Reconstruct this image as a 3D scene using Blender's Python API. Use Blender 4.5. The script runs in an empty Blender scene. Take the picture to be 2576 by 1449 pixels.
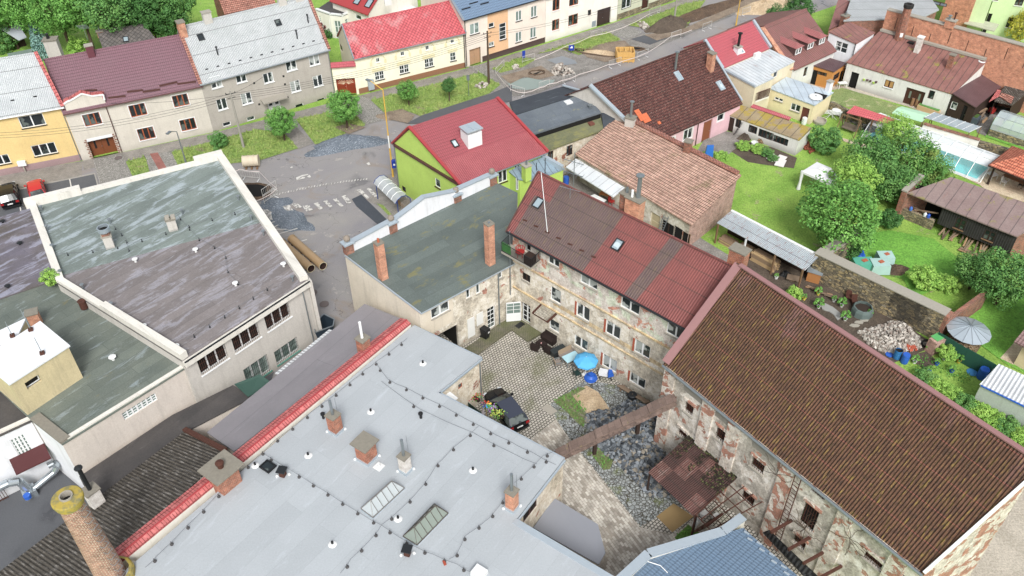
import bpy,bmesh,math,random
from mathutils import Vector
rad=math.radians
random.seed(7)
sc=bpy.context.scene
COL=sc.collection
# ---------------------------------------------------------------- camera
CAMF,CAMP,CAMR,CAMH=2150.0,rad(40.55),rad(0.72),51.0
_f=Vector((0,math.cos(CAMP),-math.sin(CAMP)));_r0=Vector((1,0,0));_u0=_r0.cross(_f)
_r=_r0*math.cos(CAMR)-_u0*math.sin(CAMR);_u=_r0*math.sin(CAMR)+_u0*math.cos(CAMR)
CP=Vector((0,0,CAMH))
cam=bpy.data.cameras.new('camera');cam.lens=CAMF/2576*36;cam.sensor_width=36
cam.clip_start=1;cam.clip_end=3000
co=bpy.data.objects.new('camera',cam);COL.objects.link(co);sc.camera=co
from mathutils import Matrix
co.matrix_world=Matrix.Translation(CP)@Matrix((_r,_u,-_f)).transposed().to_4x4()
# ---------------------------------------------------------------- light: overcast day
w=bpy.data.worlds.new('World');sc.world=w;w.use_nodes=True
nt=w.node_tree;bg=nt.nodes['Background']
sky=nt.nodes.new('ShaderNodeTexSky');sky.sky_type='NISHITA';sky.sun_disc=False
SUN_EL,SUN_ROT=rad(46),rad(172)
sky.sun_elevation=SUN_EL;sky.sun_rotation=SUN_ROT;sky.dust_density=3.5;sky.air_density=1.2
hs=nt.nodes.new('ShaderNodeHueSaturation');hs.inputs['Saturation'].default_value=0.3
nt.links.new(sky.outputs[0],hs.inputs['Color']);nt.links.new(hs.outputs[0],bg.inputs[0])
bg.inputs[1].default_value=0.125
sl=bpy.data.lights.new('sun','SUN');sl.energy=1.8;sl.angle=rad(18);sl.color=(1,.99,.97)
so=bpy.data.objects.new('sun',sl);COL.objects.link(so)
sd=Vector((math.sin(SUN_ROT)*math.cos(SUN_EL),math.cos(SUN_ROT)*math.cos(SUN_EL),math.sin(SUN_EL)))
so.rotation_euler=sd.to_track_quat('Z','Y').to_euler()
sc.view_settings.view_transform='Standard';sc.view_settings.look='None';sc.view_settings.gamma=1
sc.view_settings.exposure=0.58
# ---------------------------------------------------------------- measuring: image position + real height -> world point
def ray(p):
 return _f+_r*((p[0]-1288)/CAMF)-_u*((p[1]-724.5)/CAMF)
def at(p,z=0.0):
 d=ray(p);t=(z-CAMH)/d.z
 return Vector((d.x*t,d.y*t,z))
def V2(v):return Vector((v[0],v[1]))
def nrm(A,B):
 d=(V2(B)-V2(A)).normalized();return Vector((d.y,-d.x))
def on(p,A,B,off=0.0):
 A=V2(A);B=V2(B);n=nrm(A,B);d=(B-A).normalized();r=ray(p)
 t=(A+n*off).dot(n)/Vector((r.x,r.y)).dot(n)
 q=Vector((r.x*t,r.y*t));return((q-A).dot(d),CAMH+r.z*t)
def onpl(p,P0,n):
 r=ray(p);t=(P0-CP).dot(n)/r.dot(n);return CP+r*t
def vz(p,xy):
 r=ray(p);h=Vector((r.x,r.y));t=V2(xy).dot(h)/h.dot(h);return CAMH+r.z*t
def view(ox,oy,k):return lambda x,y:(ox+x*k,oy+y*k)
T_=1/3
t0,t1,t2,t3=[view(644*i,0,T_)for i in range(4)]
m0,m1,m2,m3=[view(644*i,483,T_)for i in range(4)]
b0,b1,b2,b3=[view(644*i,966,T_)for i in range(4)]
v1=view(1277.8,383.3,.19841);v2=view(1788.9,191.7,.15432);v3=view(2236.1,95.8,.19842)
v4=view(734.7,0,.19841);v5=view(1533.3,798.6,.22042)
w1=view(1725,0,.17635);w2=view(2172.3,0,.15872);w3=view(1980.6,159.7,.15432)
w4=view(2192.7,255.6,.17633);w5=view(1937.1,543.1,.17633);w6=view(2192.7,447.2,.31216)
x1=view(1937.1,638.9,.31216);x2=view(2192.7,766.7,.31216);x3=view(1661.1,1086.1,.31216)
x4=view(0,0,.31209);x5=view(1213.9,0,.35104);x6=view(1373.6,415.3,.23403)
c1=view(1124.4,958.3,.13228);c2=view(0,408.9,.13228);c3=view(1213.9,753.9,.16535);c4=view(575,383.3,.26456)
# ---------------------------------------------------------------- materials
def hx(s):
 s=s.lstrip('#');c=[int(s[i:i+2],16)/255 for i in(0,2,4)]
 c=[(x/12.92 if x<=.04045 else((x+.055)/1.055)**2.4)for x in c];g_=.2*c[0]+.7*c[1]+.1*c[2]
 return tuple(x*.87+g_*.13 for x in c)+(1,)
def C(c):return hx(c)if isinstance(c,str)else(tuple(c)+(1,))[:4]
class MT:
 def __init__(s,name):
  s.m=bpy.data.materials.new(name);s.m.use_nodes=True;s.t=s.m.node_tree
  s.b=s.t.nodes['Principled BSDF'];s._uv=s._pos=None
 def N(s,ty,**k):
  n=s.t.nodes.new(ty)
  for a,v in k.items():setattr(n,a,v)
  return n
 def L(s,a,b):
  if hasattr(a,'is_output'):s.t.links.new(a,b)
  elif isinstance(a,str):b.default_value=hx(a)
  else:
   try:b.default_value=a
   except Exception:b.default_value=tuple(a)+(1,)
 def uv(s):
  if not s._uv:s._uv=s.N('ShaderNodeTexCoord').outputs['UV']
  return s._uv
 def pos(s):
  if not s._pos:s._pos=s.N('ShaderNodeNewGeometry').outputs['Position']
  return s._pos
 def mp(s,v,sc=(1,1,1),rot=0,loc=(0,0,0)):
  n=s.N('ShaderNodeMapping');s.L(v,n.inputs[0]);n.inputs['Scale'].default_value=sc
  n.inputs['Rotation'].default_value=(0,0,rot);n.inputs['Location'].default_value=loc;return n.outputs[0]
 def noise(s,v,scale,det=4,ro=.55,dist=0):
  n=s.N('ShaderNodeTexNoise');s.L(v,n.inputs['Vector']);n.inputs['Scale'].default_value=scale
  n.inputs['Detail'].default_value=det;n.inputs['Roughness'].default_value=ro;n.inputs['Distortion'].default_value=dist
  return n.outputs[0]
 def vor(s,v,scale,feat='F1',out=0,rnd=1):
  n=s.N('ShaderNodeTexVoronoi',feature=feat);s.L(v,n.inputs['Vector']);n.inputs['Scale'].default_value=scale
  n.inputs['Randomness'].default_value=rnd;return n.outputs[out]
 def math(s,op,a,b=0,c=0):
  n=s.N('ShaderNodeMath',operation=op);s.L(a,n.inputs[0]);s.L(b,n.inputs[1]);s.L(c,n.inputs[2]);return n.outputs[0]
 def xyz(s,v):
  n=s.N('ShaderNodeSeparateXYZ');s.L(v,n.inputs[0]);return n.outputs
 def ramp(s,f,st,interp='LINEAR'):
  n=s.N('ShaderNodeValToRGB');e=n.color_ramp;e.interpolation=interp
  while len(e.elements)<len(st):e.elements.new(.5)
  for i,(p,c)in enumerate(st):
   e.elements[i].position=p;e.elements[i].color=C(c)if not isinstance(c,(int,float))else(c,c,c,1)
  s.L(f,n.inputs[0]);return n.outputs[0]
 def step(s,f,a,b):return s.ramp(f,[(a,0),(b,1)])
 def mix(s,f,a,b,mode='MIX'):
  n=s.N('ShaderNodeMixRGB',blend_type=mode);s.L(f,n.inputs[0]);s.L(a,n.inputs[1]);s.L(b,n.inputs[2]);return n.outputs[0]
 def brick(s,v,w_,h_,mort,c1_,c2_,cm,off=.5,bias=0):
  n=s.N('ShaderNodeTexBrick');s.L(v,n.inputs['Vector']);n.offset=off
  s.L(c1_,n.inputs['Color1']);s.L(c2_,n.inputs['Color2']);s.L(cm,n.inputs['Mortar'])
  n.inputs['Scale'].default_value=1;n.inputs['Mortar Size'].default_value=mort;n.inputs['Bias'].default_value=bias
  n.inputs['Brick Width'].default_value=w_;n.inputs['Row Height'].default_value=h_;n.inputs['Mortar Smooth'].default_value=.3
  return n.outputs[0],n.outputs[1]
 def out(s,col,rough=.8,bump=None,bs=.5,bd=.02,metal=0,spec=.4):
  s.L(col,s.b.inputs['Base Color']);s.L(rough,s.b.inputs['Roughness']);s.b.inputs['Metallic'].default_value=metal
  s.b.inputs['Specular IOR Level'].default_value=spec
  if bump is not None:
   n=s.N('ShaderNodeBump');n.inputs['Strength'].default_value=bs;n.inputs['Distance'].default_value=bd
   s.L(bump,n.inputs['Height']);s.L(n.outputs[0],s.b.inputs['Normal'])
  return s.m
MATS={}
def plain(name,col,rough=.6,metal=0,var=.15,sc_=3,spec=.4):
 if name in MATS:return MATS[name]
 m=MT(name);c=C(col);d=tuple(x*(1-var)for x in c[:3])+(1,)
 m.out(m.mix(m.noise(m.pos(),sc_,5,.65),d,c),rough,metal=metal,spec=spec);MATS[name]=m.m;return m.m
def plaster(name,col,dirt='#6b6459',amt=.35,fine=.12):
 m=MT(name);c=C(col);uv=m.uv()
 a=m.mix(m.step(m.noise(m.pos(),.5,6,.6),.3,.75),tuple(x*.86 for x in c[:3]),c)
 st=m.step(m.noise(m.mp(uv,(1.6,.16,1)),1.2,5,.7),.5,.8)
 lo=m.step(m.xyz(m.pos())[2],0,.9)
 f=m.math('MULTIPLY',m.math('MAXIMUM',m.math('MULTIPLY',st,.7),m.math('SUBTRACT',1,lo)),amt)
 a=m.mix(f,a,dirt)
 n=m.noise(m.pos(),9,4,.7);a=m.mix(fine,a,m.ramp(n,[(.3,0.05),(.7,0.9)]),'OVERLAY')
 m.out(a,.9,n,.25,.02);MATS[name]=m.m;return m.m
def bricktex(m,v,c1_='#b5603c',c2_='#8a4530',cm='#a79684',w_=.25,h_=.08,mo=.012):
 c,f=m.brick(v,w_,h_,mo,c1_,c2_,cm)
 n=m.noise(m.pos(),2.2,5,.7)
 c=m.mix(.55,c,m.ramp(n,[(.3,.18),(.7,.85)]),'OVERLAY');return c,f
def brickm(name,c1_='#b5603c',c2_='#8a4530',cm='#a79684',w_=.25,h_=.08,mo=.012):
 m=MT(name);c,f=bricktex(m,m.uv(),c1_,c2_,cm,w_,h_,mo)
 m.out(c,.9,m.math('SUBTRACT',1,f),.6,.015);MATS[name]=m.m;return m.m
def ruin(name,pl,pl2,thr=.56,thr2=.5,sc_=.7,bc=('#b25a3a','#8d4a34')):
 m=MT(name);b,f=bricktex(m,m.uv(),bc[0],bc[1],'#9c8d7c')
 n1=m.noise(m.mp(m.pos(),(1,1,1)),sc_,9,.62,.4);n2=m.noise(m.mp(m.pos(),(1,1,1),0,(7,3,11)),sc_*.8,8,.6,.3)
 fine=m.noise(m.pos(),7,6,.75)
 p=m.mix(m.step(n2,thr2-.02,thr2+.02),pl,pl2)
 p=m.mix(.45,p,m.ramp(m.noise(m.pos(),1.7,9,.75),[(.35,.12),(.62,.8)]),'OVERLAY');p=m.mix(.6,p,m.ramp(fine,[(.3,.15),(.7,.8)]),'OVERLAY');p=m.mix(m.math('MULTIPLY',m.math('SUBTRACT',1,m.step(m.xyz(m.pos())[2],.1,1.3)),.35),p,'#6f685c')
 st=m.step(m.noise(m.mp(m.uv(),(1.4,.2,1)),1.5,6,.7),.5,.75)
 p=m.mix(m.math('MULTIPLY',st,.45),p,'#5f584e')
 k=m.step(n1,thr-.006,thr+.006);edge=m.math('MULTIPLY',m.step(n1,thr-.03,thr),m.math('SUBTRACT',1,k))
 p=m.mix(m.math('MULTIPLY',edge,.35),p,'#d8d0c2')
 c=m.mix(k,p,b)
 h=m.math('ADD',m.math('MULTIPLY',m.math('SUBTRACT',1,k),1.2),m.math('MULTIPLY',fine,.5))
 m.out(c,.92,h,.7,.03);MATS[name]=m.m;return m.m
def corr(name,col,col2,pitch=.18,vrow=2.2,rough=.55,mott=.5,c3=None,f3=.6,metal=0,bs=1.0,sp=.4,streak=.0,scol='#6a5a30'):
 m=MT(name);uv=m.uv();x,y,z=m.xyz(uv)
 wv=m.math('SINE',m.math('MULTIPLY',x,2*math.pi/pitch))
 n=m.noise(m.pos(),.6,6,.6);c=m.mix(m.step(n,.35,.65),col,col2)
 if c3:c=m.mix(m.step(m.noise(m.mp(uv,(3,.5,1)),2.2,6,.7),f3,f3+.12),c,c3)
 if streak:c=m.mix(m.math('MULTIPLY',m.step(m.noise(m.mp(uv,(9,.8,1)),1.2,5,.75),.5,.62),streak),c,scol)
 c=m.mix(mott,c,m.ramp(m.noise(m.pos(),14,5,.8),[(.32,.12),(.68,.85)]),'OVERLAY')
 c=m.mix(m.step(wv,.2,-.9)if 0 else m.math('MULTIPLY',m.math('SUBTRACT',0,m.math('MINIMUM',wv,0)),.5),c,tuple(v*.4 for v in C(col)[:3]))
 if vrow:
  fr=m.math('FRACT',m.math('DIVIDE',y,vrow));c=m.mix(m.math('MULTIPLY',m.math('LESS_THAN',fr,.08/vrow),.55),c,(.03,.025,.02))
 m.out(c,rough,wv,bs,.03,metal=metal,spec=sp);MATS[name]=m.m;return m.m
def mtile(name,col,row=.35,pitch=.2,rough=.4,dark=.5,var=None,mott=.25):
 m=MT(name);uv=m.uv();x,y,z=m.xyz(uv)
 wv=m.math('SINE',m.math('MULTIPLY',x,2*math.pi/pitch));fr=m.math('FRACT',m.math('DIVIDE',y,row))
 c=C(col);n=m.noise(m.pos(),.4,5,.6)
 cc=m.mix(m.step(n,.3,.7),tuple(v*.85 for v in c[:3]),var or col)
 cc=m.mix(mott,cc,m.ramp(m.noise(m.pos(),8,4,.7),[(.3,.25),(.7,.75)]),'OVERLAY')
 wf=m.math('MULTIPLY',m.math('ADD',wv,1),.07)
 ed=m.math('LESS_THAN',fr,m.math('ADD',.10,wf))
 cc=m.mix(m.math('MULTIPLY',ed,dark),cc,tuple(v*.25 for v in c[:3]))
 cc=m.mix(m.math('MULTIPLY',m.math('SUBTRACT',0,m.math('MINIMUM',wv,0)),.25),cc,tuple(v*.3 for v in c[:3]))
 m.out(cc,rough,m.math('ADD',m.math('MULTIPLY',wv,.35),fr),.9,.04);MATS[name]=m.m;return m.m
def claytile(name,c1_,c2_,cm='#2a1a14',w_=.2,h_=.3,moss=None,mt=.6,ov=.5,lichen=None,c3=None,off=.0):
 m=MT(name);v=m.uv();c,f=m.brick(m.mp(v,(1,1,1)),w_,h_,.022,c1_,c2_,cm,off)
 rnd=m.noise(m.mp(v,(1/w_*.9,1/h_*.9,1)),1,2,.5)
 if c3:c=m.mix(m.step(rnd,.56,.62),c,c3)
 c=m.mix(ov,c,m.ramp(m.noise(m.pos(),1.1,8,.7),[(.3,.15),(.7,.85)]),'OVERLAY')
 if lichen:c=m.mix(m.math('MULTIPLY',m.step(m.noise(m.mp(v,(4,9,1)),1,5,.8),.57,.66),.8),c,lichen)
 if moss:c=m.mix(m.math('MULTIPLY',m.step(m.noise(m.pos(),.45,7,.65),mt,mt+.12),.75),c,moss)
 fr=m.math('FRACT',m.math('DIVIDE',m.xyz(v)[1],h_))
 c=m.mix(m.math('MULTIPLY',m.math('LESS_THAN',fr,.17),.7),c,cm)
 m.out(c,.85,m.math('ADD',m.math('SUBTRACT',1,f),fr),.9,.03);MATS[name]=m.m;return m.m
def strips(name,col,col2,wet_sheen='#c9d4dc',wf=.55,w_=1.0,l_=7,line='#2a2d2c',la=.55,tx=.3,rough=(.25,.7),moss=None,mt=.6,along='u',edge=.012):
 m=MT(name);v=m.uv();x,y,z=m.xyz(v);q=m.mp(v,(1,1,1),0 if along=='u' else math.pi/2)
 c,f=m.brick(q,l_,w_,edge,(.3,.3,.3,1),(.7,.7,.7,1),(.5,.5,.5,1),.37)
 n=m.noise(m.pos(),.35,7,.6,.3);b=m.mix(m.step(n,.35,.65),col,col2)
 b=m.mix(tx,b,c,'OVERLAY')
 wn=m.noise(m.mp(q,(.28,1.1,1)),1.1,8,.7,.5);wm=m.step(wn,wf,wf+.1)
 b=m.mix(m.math('MULTIPLY',wm,.55),b,wet_sheen)  # pale sky reflection of the wet streaks painted into the roof colour
 b=m.mix(tx+.05,b,m.ramp(m.noise(m.pos(),10,5,.75),[(.3,.2),(.7,.8)]),'OVERLAY')
 if moss:b=m.mix(m.math('MULTIPLY',m.step(m.noise(m.mp(q,(.5,1,1)),.8,9,.72),mt,mt+.07),.8),b,moss)
 b=m.mix(m.math('MULTIPLY',f,la),b,line)
 m.out(b,m.ramp(wm,[(0,rough[1]),(1,rough[0])]),m.math('SUBTRACT',1,f),.4,.01);MATS[name]=m.m;return m.m
def seam(name,col,col2,w_=.6,rough=.4,metal=.3,rust=None,rt=.6,line=.6,moss=None,mt=.62,cross=0):
 m=MT(name);v=m.uv();x,y,z=m.xyz(v);fr=m.math('FRACT',m.math('DIVIDE',x,w_))
 n=m.noise(m.pos(),.7,6,.6);b=m.mix(m.step(n,.35,.65),col,col2)
 if rust:b=m.mix(m.step(m.noise(m.mp(v,(2.2,.35,1)),1.3,7,.7),rt,rt+.1),b,rust)
 if moss:b=m.mix(m.math('MULTIPLY',m.step(m.noise(m.pos(),.5,8,.7),mt,mt+.05),.85),b,moss)
 b=m.mix(.3,b,m.ramp(m.noise(m.pos(),7,5,.75),[(.3,.2),(.7,.8)]),'OVERLAY')
 ln=m.math('LESS_THAN',fr,.07/w_)
 if cross:ln=m.math('MAXIMUM',ln,m.math('LESS_THAN',m.math('FRACT',m.math('DIVIDE',y,cross)),.03/cross))
 b=m.mix(m.math('MULTIPLY',ln,line),b,(.05,.05,.05))
 m.out(b,rough,ln,.8,.03,metal=metal);MATS[name]=m.m;return m.m
# ---------------------------------------------------------------- mesh builder
class MB:
 def __init__(s,*mats):s.v=[];s.f=[];s.mi=[];s.mats=list(mats);s.sm=[]
 def mid(s,m):
  if m is None:return 0
  if m not in s.mats:s.mats.append(m)
  return s.mats.index(m)
 def q(s,pts,m=None,smooth=False):
  i=len(s.v);s.v+=[Vector(p)for p in pts];s.f.append(list(range(i,i+len(pts))));s.mi.append(s.mid(m));s.sm.append(smooth)
 def hexa(s,b,t,m=None,bottom=True):
  n=len(b)
  s.q(t,m)
  if bottom:s.q(b[::-1],m)
  for i in range(n):
   j=(i+1)%n;s.q([b[i],b[j],t[j],t[i]],m)
 def prism(s,poly,z0,z1,m=None,bottom=True):
  s.hexa([(p[0],p[1],z0)for p in poly],[(p[0],p[1],z1)for p in poly],m,bottom)
 def box(s,c,size,ang=0,m=None,z0=None):
  cx,cy,cz=c;a,b,h=size;ca,sa=math.cos(ang),math.sin(ang)
  P=[(cx+ca*x*a/2-sa*y*b/2,cy+sa*x*a/2+ca*y*b/2)for x,y in((-1,-1),(1,-1),(1,1),(-1,1))]
  s.prism(P,cz-h/2,cz+h/2,m)
 def sheet(s,pts,th,m=None,m2=None):
  t=[Vector(p)for p in pts];b=[p-Vector((0,0,th))for p in t]
  s.q(t,m);s.q(b[::-1],m2 or m)
  for i in range(len(t)):
   j=(i+1)%len(t);s.q([b[i],b[j],t[j],t[i]],m2 or m)
 def cyl(s,p0,p1,r0,r1=None,n=10,m=None,caps=True,smooth=True):
  p0=Vector(p0);p1=Vector(p1);r1=r0 if r1 is None else r1;d=(p1-p0).normalized()
  a=d.orthogonal().normalized();b=d.cross(a)
  A=[p0+(a*math.cos(2*math.pi*i/n)+b*math.sin(2*math.pi*i/n))*r0 for i in range(n)]
  B=[p1+(a*math.cos(2*math.pi*i/n)+b*math.sin(2*math.pi*i/n))*r1 for i in range(n)]
  for i in range(n):
   j=(i+1)%n;s.q([A[i],A[j],B[j],B[i]],m,smooth)
  if caps:s.q(A[::-1],m);s.q(B,m)
 def tube(s,pts,r,n=6,m=None):
  for a,b in zip(pts,pts[1:]):s.cyl(a,b,r,r,n,m)
 def bar(s,p0,p1,w_,h_,m=None):
  p0=Vector(p0);p1=Vector(p1);d=(p1-p0).normalized();up=Vector((0,0,1))
  if abs(d.z)>.95:up=Vector((1,0,0))
  a=d.cross(up).normalized()*w_/2;b=a.cross(d).normalized()*h_/2
  s.hexa([p0-a-b,p0+a-b,p0+a+b,p0-a+b],[p1-a-b,p1+a-b,p1+a+b,p1-a+b],m)
 def lathe(s,c,prof,n=12,m=None,ang=0,sx=1,sy=1):
  c=Vector(c)
  R=[[c+Vector((r*math.cos(2*math.pi*i/n+ang)*sx,r*math.sin(2*math.pi*i/n+ang)*sy,z))for i in range(n)]for r,z in prof]
  for A,B in zip(R,R[1:]):
   for i in range(n):
    j=(i+1)%n;s.q([A[i],A[j],B[j],B[i]],m,True)
 def build(s,name,parent=None,org=None):
  me=bpy.data.meshes.new(name)
  o_=Vector(org)if org is not None else Vector((0,0,0))
  me.from_pydata([tuple(v-o_)for v in s.v],[],s.f)
  for m in s.mats:me.materials.append(m)
  me.polygons.foreach_set('material_index',s.mi);me.polygons.foreach_set('use_smooth',s.sm)
  uvl=me.uv_layers.new(name='UVMap').data;k=0
  for fc in s.f:
   P=[s.v[i]for i in fc];n=Vector((0,0,0))
   for i in range(len(P)):
    a,b=P[i],P[(i+1)%len(P)];n+=Vector(((a.y-b.y)*(a.z+b.z),(a.z-b.z)*(a.x+b.x),(a.x-b.x)*(a.y+b.y)))
   if n.length<1e-9:n=Vector((0,0,1))
   n.normalize()
   if n.z<-.02:n=-n
   if n.z>.995:u_=UVROT;vv=Vector((-UVROT.y,UVROT.x,0))
   else:u_=Vector((-n.y,n.x,0)).normalized();vv=n.cross(u_)
   P0=P[0]if UVLOCAL else Vector((0,0,0))
   for p in P:
    d=p-P0;uvl[k].uv=(d.dot(u_),d.dot(vv));k+=1
  o=bpy.data.objects.new(name,me);COL.objects.link(o)
  if parent is not None:
   o.parent=parent
  elif org is not None:o.location=o_
  return o
UVROT=Vector((1,0,0));UVLOCAL=False
def uvdir(A=None,B=None):
 global UVROT
 if A is None:UVROT=Vector((1,0,0))
 else:
  d=(V2(B)-V2(A)).normalized();UVROT=Vector((d.x,d.y,0))
ORG={}
def thing(name,label,cat,loc,group=None):
 o=bpy.data.objects.new(name,None);COL.objects.link(o);o.location=loc;o.empty_display_size=.3
 o['label']=label;o['category']=cat
 if group:o['group']=group
 ORG[o]=Vector(loc);return o
def part(name,mb,parent,label=None):
 root=parent
 while root.parent:root=root.parent
 o=mb.build(name,parent,ORG.get(root,root.location));
 if label:o['label']=label
 return o
def single(name,mb,label,cat,group=None,loc=None):
 if loc is None:
  xs=[v.x for v in mb.v];ys=[v.y for v in mb.v];loc=Vector(((min(xs)+max(xs))/2,(min(ys)+max(ys))/2,min(v.z for v in mb.v)))
 o=mb.build(name,None,loc);o['label']=label;o['category']=cat
 if group:o['group']=group
 ORG[o]=Vector(loc);return o
def struct(name,mb,kind='structure'):
 o=mb.build(name);o['kind']=kind;return o
# ---------------------------------------------------------------- walls, windows, roofs
def P3(A,d,s,z,n=None,off=0):
 q=A+d*s+(n*off if n is not None else Vector((0,0)));return Vector((q.x,q.y,z))
def wallface(mb,A,B,z0,zA,zB,holes=(),mat=None,matf=None,bs=(),bz=(),peak=None,depth=.2,rev=None):
 A=V2(A);B=V2(B);L=(B-A).length;d=(B-A)/L;n=Vector((d.y,-d.x));zc=min(zA,zB)
 holes=[(max(.02,a),max(z0,b),min(L-.02,c),min(zc-.02,e))for a,b,c,e in holes]
 holes=[h for h in holes if h[2]>h[0]+.05 and h[3]>h[1]+.05]
 S=sorted(set([0,L]+[x for h in holes for x in(h[0],h[2])]+[x for x in bs if 0<x<L]))
 Z=sorted(set([z0,zc]+[x for h in holes for x in(h[1],h[3])]+[x for x in bz if z0<x<zc]))
 for a,b in zip(S,S[1:]):
  for c,e in zip(Z,Z[1:]):
   if b-a<1e-5 or e-c<1e-5:continue
   ms,mz=(a+b)/2,(c+e)/2
   if any(h[0]<ms<h[2]and h[1]<mz<h[3]for h in holes):continue
   mb.q([P3(A,d,a,c),P3(A,d,b,c),P3(A,d,b,e),P3(A,d,a,e)],matf(ms,mz)if matf else mat)
 top=[(0,zA)]+([peak]if peak else[])+[(L,zB)]
 pl=[(0,zc)]+[p for p in top if p[1]>zc+1e-4]+[(L,zc)]
 if len(pl)>=3:mb.q([P3(A,d,s_,z_)for s_,z_ in pl][::-1],matf(L/2,zc+.1)if matf else mat)
 rm=rev or mat or(matf(L/2,zc-.1)if matf else None)
 for h in holes:
  a,c,b,e=h
  for p,q_ in(((a,c),(b,c)),((b,c),(b,e)),((b,e),(a,e)),((a,e),(a,c))):
   mb.q([P3(A,d,*p),P3(A,d,*q_),P3(A,d,*q_,n,-depth),P3(A,d,*p,n,-depth)],rm)
def window(parent,A,B,h,fr,gl,nc=2,cross=0,sill=None,depth=.08,name='window',fw=.07,bars=None,surround=None,label=None,rows=1):
 A=V2(A);B=V2(B);d=(B-A).normalized();n=Vector((d.y,-d.x));a,c,b,e=h
 mb=MB(fr)
 def bx(s0,z0,s1,z1,o0,o1,m=None):
  lo=[P3(A,d,s0,z0,n,o1),P3(A,d,s1,z0,n,o1),P3(A,d,s1,z0,n,o0),P3(A,d,s0,z0,n,o0)]
  hi=[Vector((p.x,p.y,z1))for p in lo];mb.hexa(lo,hi,m)
 D0,D1=-depth-.03,-depth+.04
 bx(a,c,b,c+fw,D0,D1);bx(a,e-fw,b,e,D0,D1);bx(a,c+fw,a+fw,e-fw,D0,D1);bx(b-fw,c+fw,b,e-fw,D0,D1)
 for i in range(1,nc):
  x=a+(b-a)*i/nc;bx(x-fw*.9,c+fw,x+fw*.9,e-fw,D0,D1+.01)
 for i in range(1,rows):
  z=c+(e-c)*i/rows;bx(a+fw,z-fw*.4,b-fw,z+fw*.4,D0,D1-.01)
 if cross:
  for i in range(nc):
   x=a+(b-a)*(i+.5)/nc;bx(x-.018,c+fw,x+.018,e-fw,D0,D1-.02)
 if surround:
  w_=.09
  bx(a-w_,e,b+w_,e+w_,0,.03,surround);bx(a-w_,c-w_,b+w_,c,0,.03,surround)
  bx(a-w_,c,a,e,0,.03,surround);bx(b,c,b+w_,e,0,.03,surround)
 if bars:
  k=max(2,int((b-a)/.16))
  for i in range(1,k):
   x=a+(b-a)*i/k;bx(x-.012,c,x+.012,e,-.03,-.006,bars)
  for i in(1,2):
   z=c+(e-c)*i/3;bx(a,z-.012,b,z+.012,-.045,-.031,bars)
 f=part(name,mb,parent,label)
 g=MB(gl);g.q([P3(A,d,a+fw*.5,c+fw*.5,n,-depth),P3(A,d,b-fw*.5,c+fw*.5,n,-depth),P3(A,d,b-fw*.5,e-fw*.5,n,-depth),P3(A,d,a+fw*.5,e-fw*.5,n,-depth)])
 part('pane',g,f)
 if sill:
  mb=MB(sill);bx(a-.06,c-.07,b+.06,c-.005,-depth+.05,.12);part('sill',mb,f)
 return f
def doorset(parent,A,B,h,mat,depth=.2,name='door',nc=1,panel=None,handle=True,pm=None):
 A=V2(A);B=V2(B);d=(B-A).normalized();n=Vector((d.y,-d.x));a,c,b,e=h
 mb=MB(mat)
 def bx(s0,z0,s1,z1,o0,o1,m=None):
  lo=[P3(A,d,s0,z0,n,o1),P3(A,d,s1,z0,n,o1),P3(A,d,s1,z0,n,o0),P3(A,d,s0,z0,n,o0)]
  mb.hexa(lo,[Vector((p.x,p.y,z1))for p in lo],m)
 for i in range(nc):
  s0=a+(b-a)*i/nc;s1=a+(b-a)*(i+1)/nc
  bx(s0+.01,c,s1-.01,e,-depth-.04,-depth+.02)
  if panel:
   for(x0,z0,x1_,z1)in panel:
    w_,hh=s1-s0,e-c;bx(s0+x0*w_,c+z0*hh,s0+x1_*w_,c+z1*hh,-depth+.021,-depth+.05,pm)
 o=part(name,mb,parent)
 if handle:
  mb=MB(METAL);x=a+(b-a)*(.5 if nc>1 else.88)-(.08 if nc>1 else 0)
  bx(x-.05,c+1.0,x+.05,c+1.04,-depth+.03,-depth+.08);part('handle',mb,o)
 return o
def rect(A,B,p,q_):
 s0,z1=on(p,A,B);s1,z0=on(q_,A,B);return(min(s0,s1),min(z0,z1),max(s0,s1),max(z0,z1))
def body(parent,foot,zt,mat,holes={},peaks={},z0=0,name='wall',matf=None,bz=(),bs=(),skip=(),label=None):
 mb=MB(mat)if mat else MB()
 n=len(foot);zt=zt if isinstance(zt,(list,tuple))else[zt]*n
 for i in range(n):
  if i in skip:continue
  mf=matf.get(i)if isinstance(matf,dict)else matf
  wallface(mb,foot[i],foot[(i+1)%n],z0,zt[i],zt[(i+1)%n],holes.get(i,()),mat,mf,bs if i==0 else(),bz,peaks.get(i))
 return part(name,mb,parent,label)
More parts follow.
